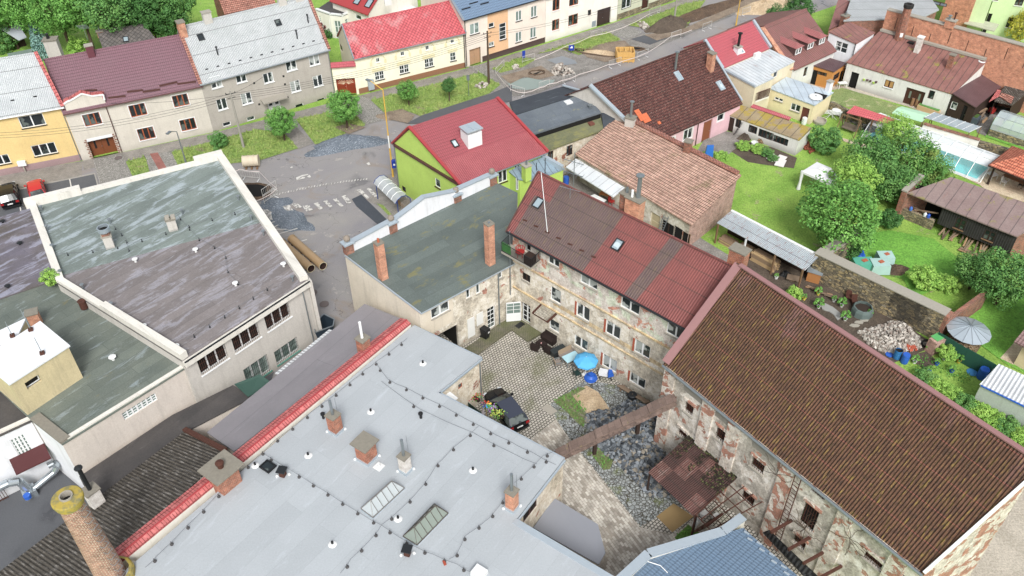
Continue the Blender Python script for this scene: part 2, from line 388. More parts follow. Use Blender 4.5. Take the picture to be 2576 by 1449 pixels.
def gable(name,label,cat,A,B,hE,ridge,wm,rm,oh=.3,og=.15,front=[],z0=0,side=1,hr=None,half=None,matf=None,bz=(),bs=(),sidewin=[],back=1.0,under=None,th=.14,group=None,hEb=None,rmb=None,skew=True,rl=None,rr=None,kk=None):
 """gabled house; A,B world ends of the front eave wall, seen left and right; ridge: image point of the ridge end over A or B"""
 A=V2(A);B=V2(B);L=(B-A).length;d=(B-A)/L;n=Vector((d.y,-d.x));bk=-n
 if half is None:half=5.0
 kL=kR=0.0;cl=lambda v:max(-.75,min(.75,v))
 if ridge is not None:
  sa,h2=on(ridge,A+bk*half,B+bk*half);hr=h2 if hr is None else hr
  if skew:kL=kR=cl((sa-(0 if side==1 else L))/half)
 if rl:kL=cl(on(rl,A+bk*half,B+bk*half)[0]/half)
 if rr:kR=cl((on(rr,A+bk*half,B+bk*half)[0]-L)/half)
 if kk is not None:kL=kR=kk
 print(name,label[:30],'L %.1f half %.1f hE %.1f hr %.1f'%(L,half,hE,hr))
 hEb=hE if hEb is None else hEb
 dep=half*(1+back)
 root=thing(name,label,cat,(A.x,A.y,z0),group)
 W=lambda s_,dd:A+d*(s_+dd*(kL+(kR-kL)*s_/L))+bk*dd
 foot=[A,B,W(L,dep),W(0,dep)]
 slope=(hr-hE)/half;slb=(hr-hEb)/(dep-half)
 holes={0:[r for r,*_ in front],3:[r for r,*_ in sidewin]}
 w_=body(root,foot,[hE,hE,hEb,hEb],wm,holes,{1:((foot[2]-B).length*half/dep,hr),3:((foot[3]-A).length*(dep-half)/dep,hr)},z0,matf=matf,bz=bz,bs=bs)
 rf=MB(rm)
 def pt(s,dd,z):q_=W(s,dd);return Vector((q_.x,q_.y,z))
 lift=th+.02
 rf.sheet([pt(-og,-oh,hE-oh*slope+lift),pt(L+og,-oh,hE-oh*slope+lift),pt(L+og,half,hr+lift),pt(-og,half,hr+lift)],th,rm,under)
 ob=oh if back>.1 else.05
 rf.sheet([pt(L+og,dep+ob,hEb-ob*slb+lift),pt(-og,dep+ob,hEb-ob*slb+lift),pt(-og,half+.002,hr+lift),pt(L+og,half+.002,hr+lift)],th,rmb or rm,under)
 rf.cyl(pt(-og,half,hr+lift-.03),pt(L+og,half,hr+lift-.03),.12,.12,8,rmb or rm)
 roof=part('roof',rf,root)
 for r,kw in front:
  (doorset if kw.get('door')else window)(root,A,B,r,**{k:v for k,v in kw.items()if k!='door'})
 for r,kw in sidewin:window(root,foot[3],foot[0],r,**kw)
 P0=pt(0,0,hE+lift);nn=(pt(1,0,hE+lift)-P0).cross(pt(0,half,hr+lift)-P0).normalized()
 return dict(root=root,roof=roof,A=A,B=B,d=d,n=n,L=L,half=half,hr=hr,hE=hE,P0=P0,N=nn,pt=pt,oh=oh,og=og,slope=slope,lift=lift,dep=dep,foot=foot,wall=w_,ang=math.atan2(d.y,d.x))
def roofpt(g,p):return onpl(p,g['P0'],g['N'])
def gutter(g,mat,name='gutter',r=.07):
 mb=MB(mat);z=g['hE']-g['oh']*g['slope']+g['lift']-.1
 mb.cyl(g['pt'](-g['og'],-g['oh']-.05,z),g['pt'](g['L']+g['og'],-g['oh']-.05,z),r,r,8);return part(name,mb,g['roof'])
def skylight(parent,c,N,d,w_=.8,h_=1.1,fr=None,gl=None,name='skylight'):
 d=Vector((d.x,d.y,0)).normalized();N=N if N.z>0 else-N;up=N.cross(d).normalized()
 mb=MB(fr or DARKMETAL)
 def bx(a,b,c_,e,z0,z1,m=None,M=mb):
  lo=[c+d*x+up*y+N*z0 for x,y in((a,c_),(b,c_),(b,e),(a,e))];M.hexa(lo,[p+N*(z1-z0)for p in lo],m)
 t=.09
 bx(-w_/2,w_/2,-h_/2,-h_/2+t,-.02,.12);bx(-w_/2,w_/2,h_/2-t,h_/2,-.02,.12)
 bx(-w_/2,-w_/2+t,-h_/2+t,h_/2-t,-.02,.12);bx(w_/2-t,w_/2,-h_/2+t,h_/2-t,-.02,.12)
 o=part(name,mb,parent);g=MB(gl or SKYGLASS);bx(-w_/2+t,w_/2-t,-h_/2+t,h_/2-t,.02,.07,None,g);part('pane',g,o);return o
def chimney(parent,xy,zb,zt,a,b,ang,mat,cap=None,pots=0,potm=None,name='chimney',label=None,base=None,capo=.08):
 mb=MB(mat);mb.box((xy[0],xy[1],(zb+zt)/2),(a,b,zt-zb),ang)
 if base:mb.box((xy[0],xy[1],zb+.3),(a+.12,b+.12,.5),ang,base)
 o=part(name,mb,parent,label)
 if cap:
  c_=MB(cap);c_.box((xy[0],xy[1],zt+.05),(a+2*capo,b+2*capo,.1),ang);part('cap',c_,o)
 for i in range(pots):
  u_=(i-(pots-1)/2)*a/max(pots,1)*.9;x=xy[0]+math.cos(ang)*u_;y=xy[1]+math.sin(ang)*u_
  c_=MB(potm or TERRA);c_.lathe((x,y,zt+.1),[(.12,0),(.1,.45),(.07,.45),(.08,.05)],10);part('chimney_pot',c_,o)
 return o
def vpipe(parent,p0,p1,r=.06,mat=None,cap=False,name='flue_pipe'):
 mb=MB(mat or METAL);mb.cyl(p0,p1,r,r,10)
 if cap:
  p1=Vector(p1);mb.lathe(p1,[(r*1.9,.02),(r*1.9,.1),(0.01,.2)],10);mb.lathe(p1,[(r*1.9,.02),(.01,.02)],10)
 return part(name,mb,parent)
def downpipe(parent,p,z0,z1,mat,r=.05):
 mb=MB(mat);mb.cyl((p[0],p[1],z0),(p[0],p[1],z1),r,r,8);return part('downpipe',mb,parent)
def capstrip(parent,pts,wd,th,mat,name='coping'):
 mb=MB(mat)
 for a,b in zip(pts,pts[1:]):mb.bar(a,b,wd,th)
 return part(name,mb,parent)
# ---------------------------------------------------------------- material instances
METAL=plain('galvanised_metal','#9aa3a8',.35,.7);DARKMETAL=plain('dark_metal','#34373a',.45,.5);TERRA=plain('terracotta','#b5603f',.8)
WHITE=plain('white_frame','#e6e8e8',.4);BROWNF=plain('brown_frame','#a5532a',.5);DBROWN=plain('dark_brown_frame','#4a2a22',.5)
CONC=plain('concrete','#a7a194',.9,sc_=6,var=.3);MOSSC=plain('mossy_concrete','#908a7c',.95,sc_=5,var=.45);ZINC=plain('zinc','#aebbc4',.35,.5)
WOOD=plain('weathered_wood','#8a6a4a',.8,sc_=8,var=.4);DWOOD=plain('dark_wood','#3c2a22',.8,sc_=8,var=.4);RUST=plain('rusty_steel','#5b3528',.85,sc_=6,var=.5)
BLACKP=plain('black_plastic','#1a1b1d',.5);WHITEP=plain('white_plastic','#dfe1e0',.5);BLUEP=plain('blue_plastic','#1f5fc4',.4);REDP=plain('red_plastic','#b02a26',.5)
WICKER=plain('brown_wicker','#2e201d',.8,sc_=20,var=.5);SOILM=plain('potting_soil','#3a2f28',1);BARK=plain('bark','#5b4a3b',.95,sc_=6,var=.4)
def glassm(name,a,b,t=.55):
 m=MT(name);n=m.noise(m.pos(),.9,3,.5);c=m.mix(m.step(n,t,t+.05),a,b);m.out(c,.08,spec=.6);MATS[name]=m.m;return m.m
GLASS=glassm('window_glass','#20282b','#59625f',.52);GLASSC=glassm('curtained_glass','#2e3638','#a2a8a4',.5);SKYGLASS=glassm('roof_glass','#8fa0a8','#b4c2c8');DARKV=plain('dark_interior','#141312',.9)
GREEN_GL=glassm('greenish_glass','#6c7f78','#8fa19a')
def clear(name,col,alpha,rough=.1):
 m=MT(name);m.out(C(col),rough,spec=.6);m.b.inputs['Alpha'].default_value=alpha;MATS[name]=m.m;return m.m
BRICK=brickm('red_brick');BRICKO=brickm('orange_brick','#cc8460','#b06a4c','#bda28c');BRICKD=brickm('old_brick','#a1553b','#6f4234','#968a7a');BRICKP=brickm('pinkish_brick','#b58473','#94695a','#b8aba0')
BRICKW=brickm('whitewashed_brick','#d8d3cc','#c9c2ba','#b8b1a8')
YEL=plaster('yellow_plaster','#e0c27c',amt=.2);MAUVEP=plaster('mauve_plinth','#a5878a');CREAMG=plaster('cream_grey_plaster','#cfc8bb',amt=.3);GREYP=plaster('grey_plaster','#b2aba1',amt=.35)
CREAMY=plaster('pale_yellow_plaster','#f2ecd0',amt=.15);PLB=plaster('brown_plinth','#9a6644');BEIGE=plaster('beige_plaster','#eadccd',amt=.15);ORANGE=plaster('orange_plaster','#e6b88a',amt=.15)
DPL=plaster('dark_plinth','#4c3433');OFFW=plaster('offwhite_plaster','#ece8dc',amt=.3);GRN=plaster('lime_plaster','#b4d352',amt=.12);GRNH=plaster('pale_green_plaster','#c5dca4',amt=.15)
LGREY=plaster('light_grey_render','#c3beb6',amt=.45);WARMG=plaster('warm_grey_render','#d0c6bb',amt=.4);SAND=plaster('sandy_render','#cdbd92',amt=.7);WHT=plaster('white_render','#e2e4e8',amt=.35)
PINK=plaster('pink_plaster','#e3b7c0',amt=.25);BEI2=plaster('light_beige_plaster','#ddd0b0',amt=.4);YEL2=plaster('creamy_yellow_plaster','#e9d9ac',amt=.3);ANX=plaster('annex_plaster','#d8cdb9',amt=.5)
GSTONE=plaster('greenish_plaster','#c8cbb0',amt=.4);WOLD=plaster('old_white_plaster','#dcdbd6',amt=.6)
RUINA=ruin('peeling_plaster','#d6cfc0','#beb5a3',.625,.5,.75,('#b8705a','#9a5f4e'));RUINT=ruin('peeling_green_plaster','#c2c8b2','#c8bfb5',.575,.47,.8,('#d68a72','#bd7860'))
RUINB=ruin('crumbling_plaster','#cfc8bd','#aaa397',.62,.52,.8,('#b0705a','#91604f'));RUINP=ruin('bare_brick_pilaster','#d0c7bb','#bfb5a8',.53,.5,1.2,('#b9725a','#98604c'))
RUINC=ruin('ochre_plaster','#cdb587','#c4b08c',.66,.5,.8)
OLDW=ruin('old_cream_plaster','#d3c8b4','#beb29b',.62,.55,.6)
R_WHITE=corr('white_corrugated_roof','#c3c8ca','#b5babd',.18,2.4,.5,.25);R_GREY=corr('pale_grey_corrugated_roof','#b4b9ba','#c0c4c6',.18,2.4,.5,.3,'#9da0a0',.62)
R_MAUVE=mtile('mauve_metal_tiles','#84606a',.36,.21,.33,.65,'#7b5560');R_REDM=mtile('red_metal_tiles','#a9545b',.36,.21,.4,.45,'#9f4a52');R_REDC=corr('red_corrugated_sheet','#b25d62','#a8545a',.2,0,.35,.15)
R_RED2=mtile('bright_red_metal_tiles','#c05a63',.36,.21,.35,.35,'#b9525c');R_BLUE=mtile('blue_grey_metal_tiles','#7089a5',.36,.21,.35,.45,'#66809c')
R_BLUE2=mtile('slate_blue_metal_tiles','#768fa8',.36,.21,.4,.4,'#6c86a0')
def diamond():
 m=MT('red_diamond_shingles');v=m.mp(m.uv(),(1,1,1),math.pi/4)
 c,f=m.brick(v,.36,.36,.03,'#cc5c62','#b94f56','#6d2c30',0)
 g=m.step(m.noise(m.pos(),.35,6,.6),.56,.72);c=m.mix(m.math('MULTIPLY',g,.6),c,'#b9a3a0')
 m.out(m.mix(.3,c,m.ramp(m.noise(m.pos(),4,5,.7),[(.3,.25),(.7,.8)]),'OVERLAY'),.6,m.math('SUBTRACT',1,f),.6,.02);return m.m
R_DIAM=diamond()
def diamond2():
 m=MT('dark_diamond_slates');v=m.mp(m.uv(),(1,1,1),math.pi/4)
 c,f=m.brick(v,.42,.42,.03,'#68625e','#565250','#37332f',0)
 m.out(m.mix(.4,c,m.ramp(m.noise(m.pos(),3,6,.75),[(.3,.2),(.7,.85)]),'OVERLAY'),.8,m.math('SUBTRACT',1,f),.6,.02);return m.m
R_DSL=diamond2()
R_GREENB=strips('green_bitumen','#6b7671','#76817c','#b4c1c9',.5,1.0,8,la=.5);R_BROWNB=strips('brown_bitumen','#716a68','#7b7473','#a3a2ac',.5,1.0,9,la=.6)
R_DGREEN=strips('dark_green_bitumen','#5d665f','#6c7369','#98a5aa',.55,1.0,8,moss='#6e6a4c',mt=.62);R_ANX=strips('mossy_bitumen','#59635f','#626c67','#78858a',.62,1.0,9,moss='#7b7748',mt=.565,la=.4)
R_MEMB=strips('light_grey_membrane','#a0a6aa','#a5abaf','#b4bbc1',.57,1.5,11,'#6d767b',.4,.11,(.3,.55),edge=.008);R_LANE=strips('dark_felt','#3f3d3d','#4d4947','#6a6867',.6,1.2,9,la=.3)
R_PLUM=strips('grey_sheet_roof','#7b787c','#837f83','#918f94',.6,2.0,30,'#55535a',.5,.08,(.3,.5),edge=.02);R_DARKB=strips('purple_grey_bitumen','#6a6570','#5c5550','#a9abc0',.5,1.4,9,la=.4)
R_BLACK=strips('black_felt','#363c44','#3f454c','#545c66',.6,1.0,7,la=.3);R_SLATE=strips('blue_grey_felt','#59616a','#656d74','#7d858c',.6,1.0,2.2,la=.4,moss='#8b8b62',mt=.60)
R_MOSSY=strips('green_mossy_felt','#5c6045','#6b6b4c','#808266',.6,.6,6,la=.4,moss='#7c7a44',mt=.5)
R_DTILE=claytile('dark_clay_tiles','#6e423a','#5a342f','#1f1210',.22,.33,None,ov=.6,lichen='#b0a79c',c3='#502a25',off=0)
R_CLAY=claytile('weathered_clay_tiles','#c9a28e','#b28f7b','#4c2c20',.22,.36,'#6b6a38',.60,.5,'#8f8a7c',c3='#b98e7c');R_CLAYR=claytile('red_clay_tiles','#d07858','#c0684c','#6b2c20',.22,.34,c3='#dc8a68',ov=.25)
R_OLDRED=claytile('old_red_tiles','#b37a68','#9e6656','#4a2c24',.25,.3,lichen='#c0b2a6');R_PLUMT=mtile('plum_tiles','#8a6a68',.33,.25,.6,.5)
R_RIDGE=claytile('ridge_red_tiles','#c46a68','#b85e5c','#7a3432',.2,.42,ov=.25,c3='#cc7470')
R_HOUSE=corr('red_fibre_sheets','#8f4a44','#7b403d',.2,1.55,.55,.35,streak=.0,bs=.8)
R_HOUSEG=corr('grey_fibre_sheets','#6b5553','#5f4c4b',.2,1.55,.6,.35,streak=.3,scol='#8d7a3e',bs=.8)
def warehouse():
 m=MT('mossy_corrugated_roof');uv=m.uv();x,y,z=m.xyz(uv)
 wv=m.math('SINE',m.math('MULTIPLY',x,2*math.pi/.19))
 hgt=m.step(m.math('DIVIDE',m.math('SUBTRACT',m.xyz(m.pos())[2],8.2),6.2),.55,1.05)
 base=m.mix(m.step(m.noise(m.pos(),.5,7,.65),.35,.65),'#5b3b25','#68442e')
 nn=m.math('ADD',m.noise(m.mp(uv,(.9,.25,1)),1,6,.7),m.math('MULTIPLY',hgt,.22))
 c=m.mix(m.math('MULTIPLY',m.step(nn,.64,.78),.7),base,'#7f5753')
 stt=m.noise(m.mp(uv,(4.1,.6,1)),1.6,6,.75)
 c=m.mix(m.math('MULTIPLY',m.step(stt,.54,.62),m.math('SUBTRACT',.85,m.math('MULTIPLY',hgt,.6))),c,'#8a7224')
 dk=m.noise(m.mp(uv,(4.1,.9,1),0,(5,9,0)),1.9,6,.75);c=m.mix(m.math('MULTIPLY',m.step(dk,.52,.6),.7),c,'#33241b')
 sp_=m.noise(m.pos(),16,4,.8);c=m.mix(m.math('MULTIPLY',m.step(sp_,.62,.68),.5),c,'#a39a84')
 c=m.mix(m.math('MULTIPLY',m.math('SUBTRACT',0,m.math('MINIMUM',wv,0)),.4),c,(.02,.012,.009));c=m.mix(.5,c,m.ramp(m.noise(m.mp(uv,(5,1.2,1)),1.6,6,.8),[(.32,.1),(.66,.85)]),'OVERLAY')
 fr=m.math('FRACT',m.math('DIVIDE',y,1.7));c=m.mix(m.math('MULTIPLY',m.math('LESS_THAN',fr,.03),.6),c,'#8d4a40')
 m.out(c,.7,m.math('ADD',wv,m.math('MULTIPLY',sp_,.4)),1,.04);return m.m
R_WARE=warehouse()
R_MOSSCORR=corr('lichen_asbestos_sheets','#4b463f','#575047',.24,1.9,.9,.95,'#8b8680',.52,bs=1,streak=.4,scol='#2c2a22');R_RUSTC=corr('rusty_corrugated_sheets','#4d3531','#5a3b36',.14,1.4,.7,.7,'#7d625a',.58)
R_GALV=corr('galvanised_corrugated_roof','#aeb9c0','#c0c9ce',.16,2.2,.4,.25,'#9a6656',.54);R_WCORR=corr('white_ribbed_roof','#d9dde0','#c9ccce',.3,0,.5,.3,'#8d8a84',.66)
R_RUSTS=seam('rusty_red_sheet','#96685f','#875b54',.75,.55,.1,'#6f5148',.58,moss='#8f8a34',mt=.585,line=.7);R_SEAMW=seam('rust_streaked_zinc','#d3d8da','#bfc6ca',.55,.4,.2,'#9a5f52',.6,.5)
R_SEAMB=seam('pale_blue_zinc','#c2d0da','#b3c1cc',.9,.4,.2,cross=2.2,line=.4);R_PORCH=seam('blue_grey_zinc','#8fa5b3','#849aa9',.6,.4,.2);R_YMOSS=seam('yellow_mossy_sheet','#8d7a5c','#9b8a6a',1.1,.8,0,'#a8a39a',.66,moss='#a08a22',mt=.49,line=.7)
R_OLDRS=seam('old_rusty_sheet','#8f7b76','#86706c',1.0,.7,.1,'#9c6350',.62,moss='#8c8440',mt=.58,line=.55);R_ZINCW=seam('white_zinc','#e2e6e8','#d3d8da',1.0,.3,.2,line=.35)
R_BROWNR=seam('brown_trapezoid','#6a4e52','#5e4448',.3,.4,.1,line=.5);R_DORM=seam('dormer_red_sheet','#ab6664','#9d5c5a',.3,.5,.1,line=.3);R_BROWNS=seam('brown_sheet','#5c4442','#6f504c',.45,.6,.1,line=.4)
R_WINE=corr('wine_corrugated_roof','#8a5856','#93605c',.24,2.4,.6,.4,'#6f625e',.55,streak=.5,scol='#6b5c3c')
BLUEZ=plain('pale_zinc_trim','#b9c6cf',.35,.4);REDT=plain('red_trim','#a93a3e',.5);BRNT=plain('brown_trim','#5a3a34',.5);PINKT=plain('pinkish_metal_trim','#9a6f6e',.5)
STONE_W=claytile('rubble_stone','#9c9078','#7c705c','#4a4438',.42,.16,ov=.85,c3='#b09a72',off=.5)
# ---------------------------------------------------------------- buildings north of the street
WB=dict(fr=BROWNF,gl=GLASS,nc=3,sill=WHITE,surround=WHITE);WW=dict(fr=WHITE,gl=GLASSC,nc=2,sill=WHITE)
def wins(A,B,L,**k):return[(rect(A,B,p,q_),dict(k))for p,q_ in L]
B_=at(t0(625,1210));A_=at((7,442));A_=B_+(A_-B_)*1.7
F=wins(A_,B_,[(t0(130,885),t0(352,938)),(t0(228,1103),t0(440,1150)),(t0(-100,1190),t0(88,1228))],fr=WHITE,gl=GLASS,nc=3,sill=DARKMETAL)
F[0][1]['nc']=2
def mf(p,q_,z):return lambda s,zz:p if zz<z else q_
g=gable('terraced_house','yellow plastered house with white corrugated roof at the left edge of the street','house',A_,B_,6.9,x4(288,437),YEL,R_WHITE,half=4.5,front=F,matf={0:mf(MAUVEP,YEL,.8),1:lambda s,z:YEL,2:lambda s,z:YEL,3:lambda s,z:YEL},bz=(.8,),side=2);gy=g
gutter(g,WHITE);downpipe(g['root'],on((0,0),A_,B_)and(B_.x-.15+g['n'].x*.1,B_.y+g['n'].y*.1),0,6.9,METAL)
capstrip(g['roof'],[g['pt'](g['L']+.05,-.3,6.9-.3*g['slope']+.24),g['pt'](g['L']+.05,g['half'],g['hr']+.26)],.35,.2,R_RIDGE,'verge')
for k in range(7):
 mb=MB(DARKMETAL);q_=g['pt'](g['L']-2-2.2*k,.9,g['hE']+.9*g['slope']+.22);mb.box(q_,(.35,.06,.12),g['ang']);part('snow_guard',mb,g['roof'])
chimney(g['roof'],g['pt'](g['L']+3.6,g['half']+3.5,0)[:2],3,8.3,1.1,1.0,g['ang'],LGREY,CONC,name='chimney')if 0 else None
A_=at(t0(625,1214));B_=at((537,332))
F=wins(A_,B_,[(t0(615,870),t0(775,930)),(t0(965,800),t0(1115,862)),(t0(1293,727),t0(1433,788)),(t0(1030,978),t0(1178,1037)),(t0(1350,910),t0(1487,968))],**WB)
gr_=rect(A_,B_,t0(650,1050),t0(888,1135));gr_=(gr_[0],0.0,gr_[2],gr_[3])
F.append((gr_,dict(door=True,mat=plain('brown_gate_wood','#7d4422',.6),depth=.55,name='gate',nc=2,panel=[(.4,.35,.55,.85)],pm=BLACKP)))
g=gable('terraced_house','long cream house with mauve metal tile roof and brown triple windows','house',A_,B_,6.1,x4(367,490),CREAMG,R_MAUVE,front=F);gm=g
gutter(g,BRNT)
gw=gr_
mb=MB(WHITE);mb.hexa([g['pt'](gw[0],-.02,gw[3]-.35+z)for z in(0,)]*1+[g['pt'](gw[2],-.02,gw[3]-.35),g['pt'](gw[2],.1,gw[3]-.35),g['pt'](gw[0],.1,gw[3]-.35)],[g['pt'](gw[0],-.02,gw[3]),g['pt'](gw[2],-.02,gw[3]),g['pt'](gw[2],.1,gw[3]),g['pt'](gw[0],.1,gw[3])]);part('transom',mb,g['root'])
for s0,sg in((gw[0],-1),(gw[2],1)):
 mb=MB(BRICKD)
 for k in range(11):
  wd=.32 if k%2 else.2;z=.05+k*gw[3]/11
  P=[g['pt'](s0+sg*.01,-.05,z),g['pt'](s0+sg*wd,-.05,z),g['pt'](s0+sg*wd,.02,z),g['pt'](s0+sg*.01,.02,z)];mb.hexa(P,[p+Vector((0,0,gw[3]/22))for p in P])
 part('quoin',mb,g['root'])
tp=[on(t0(*p),A_,B_)for p in((478,775),(500,757),(530,747),(612,697),(695,715),(775,704),(787,745),(803,790))]
mb=MB(CREAMG);zb=6.12;poly=[(tp[0][0],zb)]+tp+[(tp[-1][0],zb)]
poly=[(s,max(z,zb))for s,z in poly]
fr_=[g['pt'](s,-.06,z)for s,z in poly];bk_=[g['pt'](s,.3,z)for s,z in poly]
mb.q(fr_);mb.q(bk_[::-1]);[mb.q([fr_[i],fr_[(i+1)%len(fr_)],bk_[(i+1)%len(fr_)],bk_[i]])for i in range(len(fr_))]
pa=part('parapet',mb,g['root']);capstrip(pa,[g['pt'](s,.14,z+.06)for s,z in tp[:-1]],.5,.1,R_RIDGE);capstrip(pa,[g['pt'](s,-.1,z-.1)for s,z in tp[:-1]],.14,.16,WHITE,'moulding')
downpipe(g['root'],g['pt'](on(t0(925,1160),A_,B_)[0],-.1,0),0,6,BRNT)
for(p,q_)in(((960,700),(1080,685)),((1080,700),(1210,680)),((1205,655),(1340,625)),((1340,640),(1480,622)),((820,745),(950,730)),((640,690),(735,685))):
 a,b=roofpt(g,t0(*p)),roofpt(g,t0(*q_));mb=MB(BRNT);mb.bar(a+Vector((0,0,.1)),b+Vector((0,0,.1)),.06,.2);part('snow_guard',mb,g['roof'])
q_=roofpt(g,t0(690,412));chimney(g['roof'],q_,q_.z-.4,vz(t0(672,335),q_)-.1,.75,.6,g['ang'],plain('mauve_cladding','#6b3a44',.5),CONC,0)
mb=MB(METAL);q2=q_+Vector((0,.3,1.6));mb.cyl(q2,q2+Vector((0,0,1.8)),.025)
for k in range(5):mb.bar(q2+Vector((-.6,-.3+.15*k,1.7-.15*k)),q2+Vector((.5,-.2+.15*k,1.75-.15*k)),.03,.03)
part('antenna',mb,g['roof'])
A_=at((537,332));B_=at((844,241))
F=wins(A_,B_,[(t0(1578,588),t0(1682,650)),(t0(1768,543),t0(1865,610)),(t0(1628,757),t0(1722,815)),(t0(1812,712),t0(1908,772)),(t1(48,560),t1(137,612)),(t1(218,462),t1(312,520)),(t1(393,415),t1(483,480)),(t1(253,620),t1(340,680)),(t1(425,580),t1(508,640))],**WW)
F+=wins(A_,B_,[(t0(1678,930),t0(1745,942)),(t0(1860,888),t0(1925,900)),(t1(293,793),t1(360,800)),(t1(458,752),t1(523,760))],fr=WHITE,gl=GLASS,nc=1,depth=.1)
dr=rect(A_,B_,t1(80,755),t1(192,812));F.append(((dr[0],.35,dr[2],dr[3]),dict(door=True,mat=WHITE,depth=.15,nc=2,panel=[(.25,.45,.75,.9)],pm=GLASS)))
g=gable('terraced_house','plain grey two storey house with pale corrugated roof and white double windows','house',A_,B_,6.35,t0(1352,215),GREYP,R_GREY,front=F,side=1);gg=g
gutter(g,METAL)
for s in(-.05,g['L']+.05):capstrip(g['roof'],[g['pt'](s,-.3,6.35-.3*g['slope']+.22),g['pt'](s,g['half'],g['hr']+.24)],.35,.2,R_OLDRED,'verge')
mb=MB(CONC);mb.hexa([g['pt'](dr[0]-.7,-1.3,dr[3]+.15),g['pt'](dr[2]+.7,-1.3,dr[3]+.15),g['pt'](dr[2]+.7,-.002,dr[3]+.15),g['pt'](dr[0]-.7,-.002,dr[3]+.15)],[g['pt'](dr[0]-.7,-1.3,dr[3]+.32),g['pt'](dr[2]+.7,-1.3,dr[3]+.32),g['pt'](dr[2]+.7,-.002,dr[3]+.32),g['pt'](dr[0]-.7,-.002,dr[3]+.32)]);part('door_canopy',mb,g['root'])
mb=MB(CONC)
for k in range(2):mb.box(g['pt']((dr[0]+dr[2])/2,-.5+.15*k,.1+.15*k),(2.2-.3*k,1-.3*k,.17),g['ang'])
part('doorstep',mb,g['root'])
for x,y in((183,470),(207,575),(218,635),(238,733),(24,787),(1892-1932,520),(1918-1932,627)):
 s,z=on(t1(x,y),A_,B_);mb=MB(DARKMETAL);mb.box(g['pt'](s,-.01,z),(.22,.05,.22),g['ang']);part('wall_vent',mb,g['root'])
for p,tt in((t0(1560,215),t0(1540,140)),(t1(190,95),t1(180,30)),(t1(315,60),t1(305,5))):
 q_=g['pt'](on(p,A_-Vector((g['n'].x,g['n'].y,0))*g['half'],B_-Vector((g['n'].x,g['n'].y,0))*g['half'])[0],g['half'],g['hr']);chimney(g['roof'],q_,g['hr']-.8,max(g['hr']+1.1,vz(tt,q_)),.95,.7,g['ang'],LGREY,CONC,0)
q_=g['pt'](.2,g['half']-.6,0);chimney(g['roof'],q_,7.5,vz(t0(1302,175),q_),.75,.9,g['ang'],BRICKO,MOSSC,0)
for p in(t0(1515,282),t1(167,172)):skylight(g['roof'],roofpt(g,p),g['N'],g['d'],.7,.8,gl=GLASS)
for p in(t0(1645,415),t1(312,290),t1(395,170)):
 q_=roofpt(g,p);vpipe(g['roof'],q_-Vector((0,0,.2)),q_+Vector((0,0,.9)),.07,DARKMETAL,True,'roof_vent')
for k in range(12):
 mb=MB(DARKMETAL);q_=g['pt'](1.2+k*g['L']/12,.8,g['hE']+.8*g['slope']+.22);mb.box(q_,(.3,.06,.12),g['ang']);part('snow_guard',mb,g['roof'])
downpipe(g['root'],g['pt'](g['L']-.1,-.1,0),0,6.3,METAL)
A_=at((904,237));B_=at((1171.5,170))
WC=dict(fr=WHITE,gl=GLASS,nc=2,cross=1,rows=2,sill=DARKMETAL)
F=wins(A_,B_,[(v4(1043,920),v4(1172,995)),(v4(1357,838),v4(1487,912)),(v4(1677,757),v4(1797,835)),(v4(2000,675),v4(2080,760))],**WC);F[3][1]['nc']=1
F+=wins(A_,B_,[(v4(1060,740),v4(1115,785)),(v4(1372,660),v4(1428,703)),(v4(1688,583),v4(1740,630)),(v4(2008,507),v4(2057,545))],fr=WHITE,gl=GLASS,nc=1,cross=1,sill=CREAMY)
d_=(V2(B_)-V2(A_)).normalized();bk_=Vector((-d_.y,d_.x));A2=V2(A_)
hf=3.4;k_=on((863,64),A2+bk_*hf,A2+d_+bk_*hf)[0]/hf;Ab=A2+(bk_+d_*max(-.7,min(.7,k_)))*hf*2
SW=[(rect(Ab,A2,v4(600,545),v4(645,665)),dict(fr=DBROWN,gl=GLASS,nc=1)),(rect(Ab,A2,v4(755,640),v4(790,745)),dict(fr=DBROWN,gl=GLASS,nc=1))]
g=gable('terraced_house','pale yellow house with bright red diamond shingle roof and ornate round mouldings','house',A_,B_,4.95,(863,64),CREAMY,R_DIAM,half=3.4,front=F,sidewin=SW,matf={0:mf(PLB,CREAMY,.75),1:lambda s,z:CREAMY,2:lambda s,z:CREAMY,3:lambda s,z:CREAMY},bz=(.75,));g5=g
gutter(g,METAL);downpipe(g['root'],g['pt'](g['L']-.1,-.1,0),0,4.9,BLACKP)
for s in(-.16,g['L']+.16):capstrip(g['roof'],[g['pt'](s,-.3,4.95-.3*g['slope']+.2),g['pt'](s,g['half'],g['hr']+.2)],.14,.16,plain('grey_trim','#7d8790',.5),'verge')
for r,kw in F[4:]:
 c_=(r[0]+r[2])/2;z_=(r[1]+r[3])/2;mb=MB(plain('moulding_cream','#e6dcae',.8))
 pts=[g['pt'](c_+.95*math.cos(a),-.04,z_-.1+.75*math.sin(a))for a in[math.pi*i/10 for i in range(11)]]
 mb.tube(pts,.06,6);mb.box(g['pt'](c_-.95,-.03,z_-.3),(.3,.07,.5),g['ang']);mb.box(g['pt'](c_+.95,-.03,z_-.3),(.3,.07,.5),g['ang']);part('moulding',mb,g['root'])
for r,kw in F[:4]:
 mb=MB(plain('moulding_cream','#e6dcae',.8));c_=(r[0]+r[2])/2;mb.box(g['pt'](c_,-.02,r[3]+.3),(r[2]-r[0]+.5,.05,.45),g['ang']);part('window_moulding',mb,g['root'])
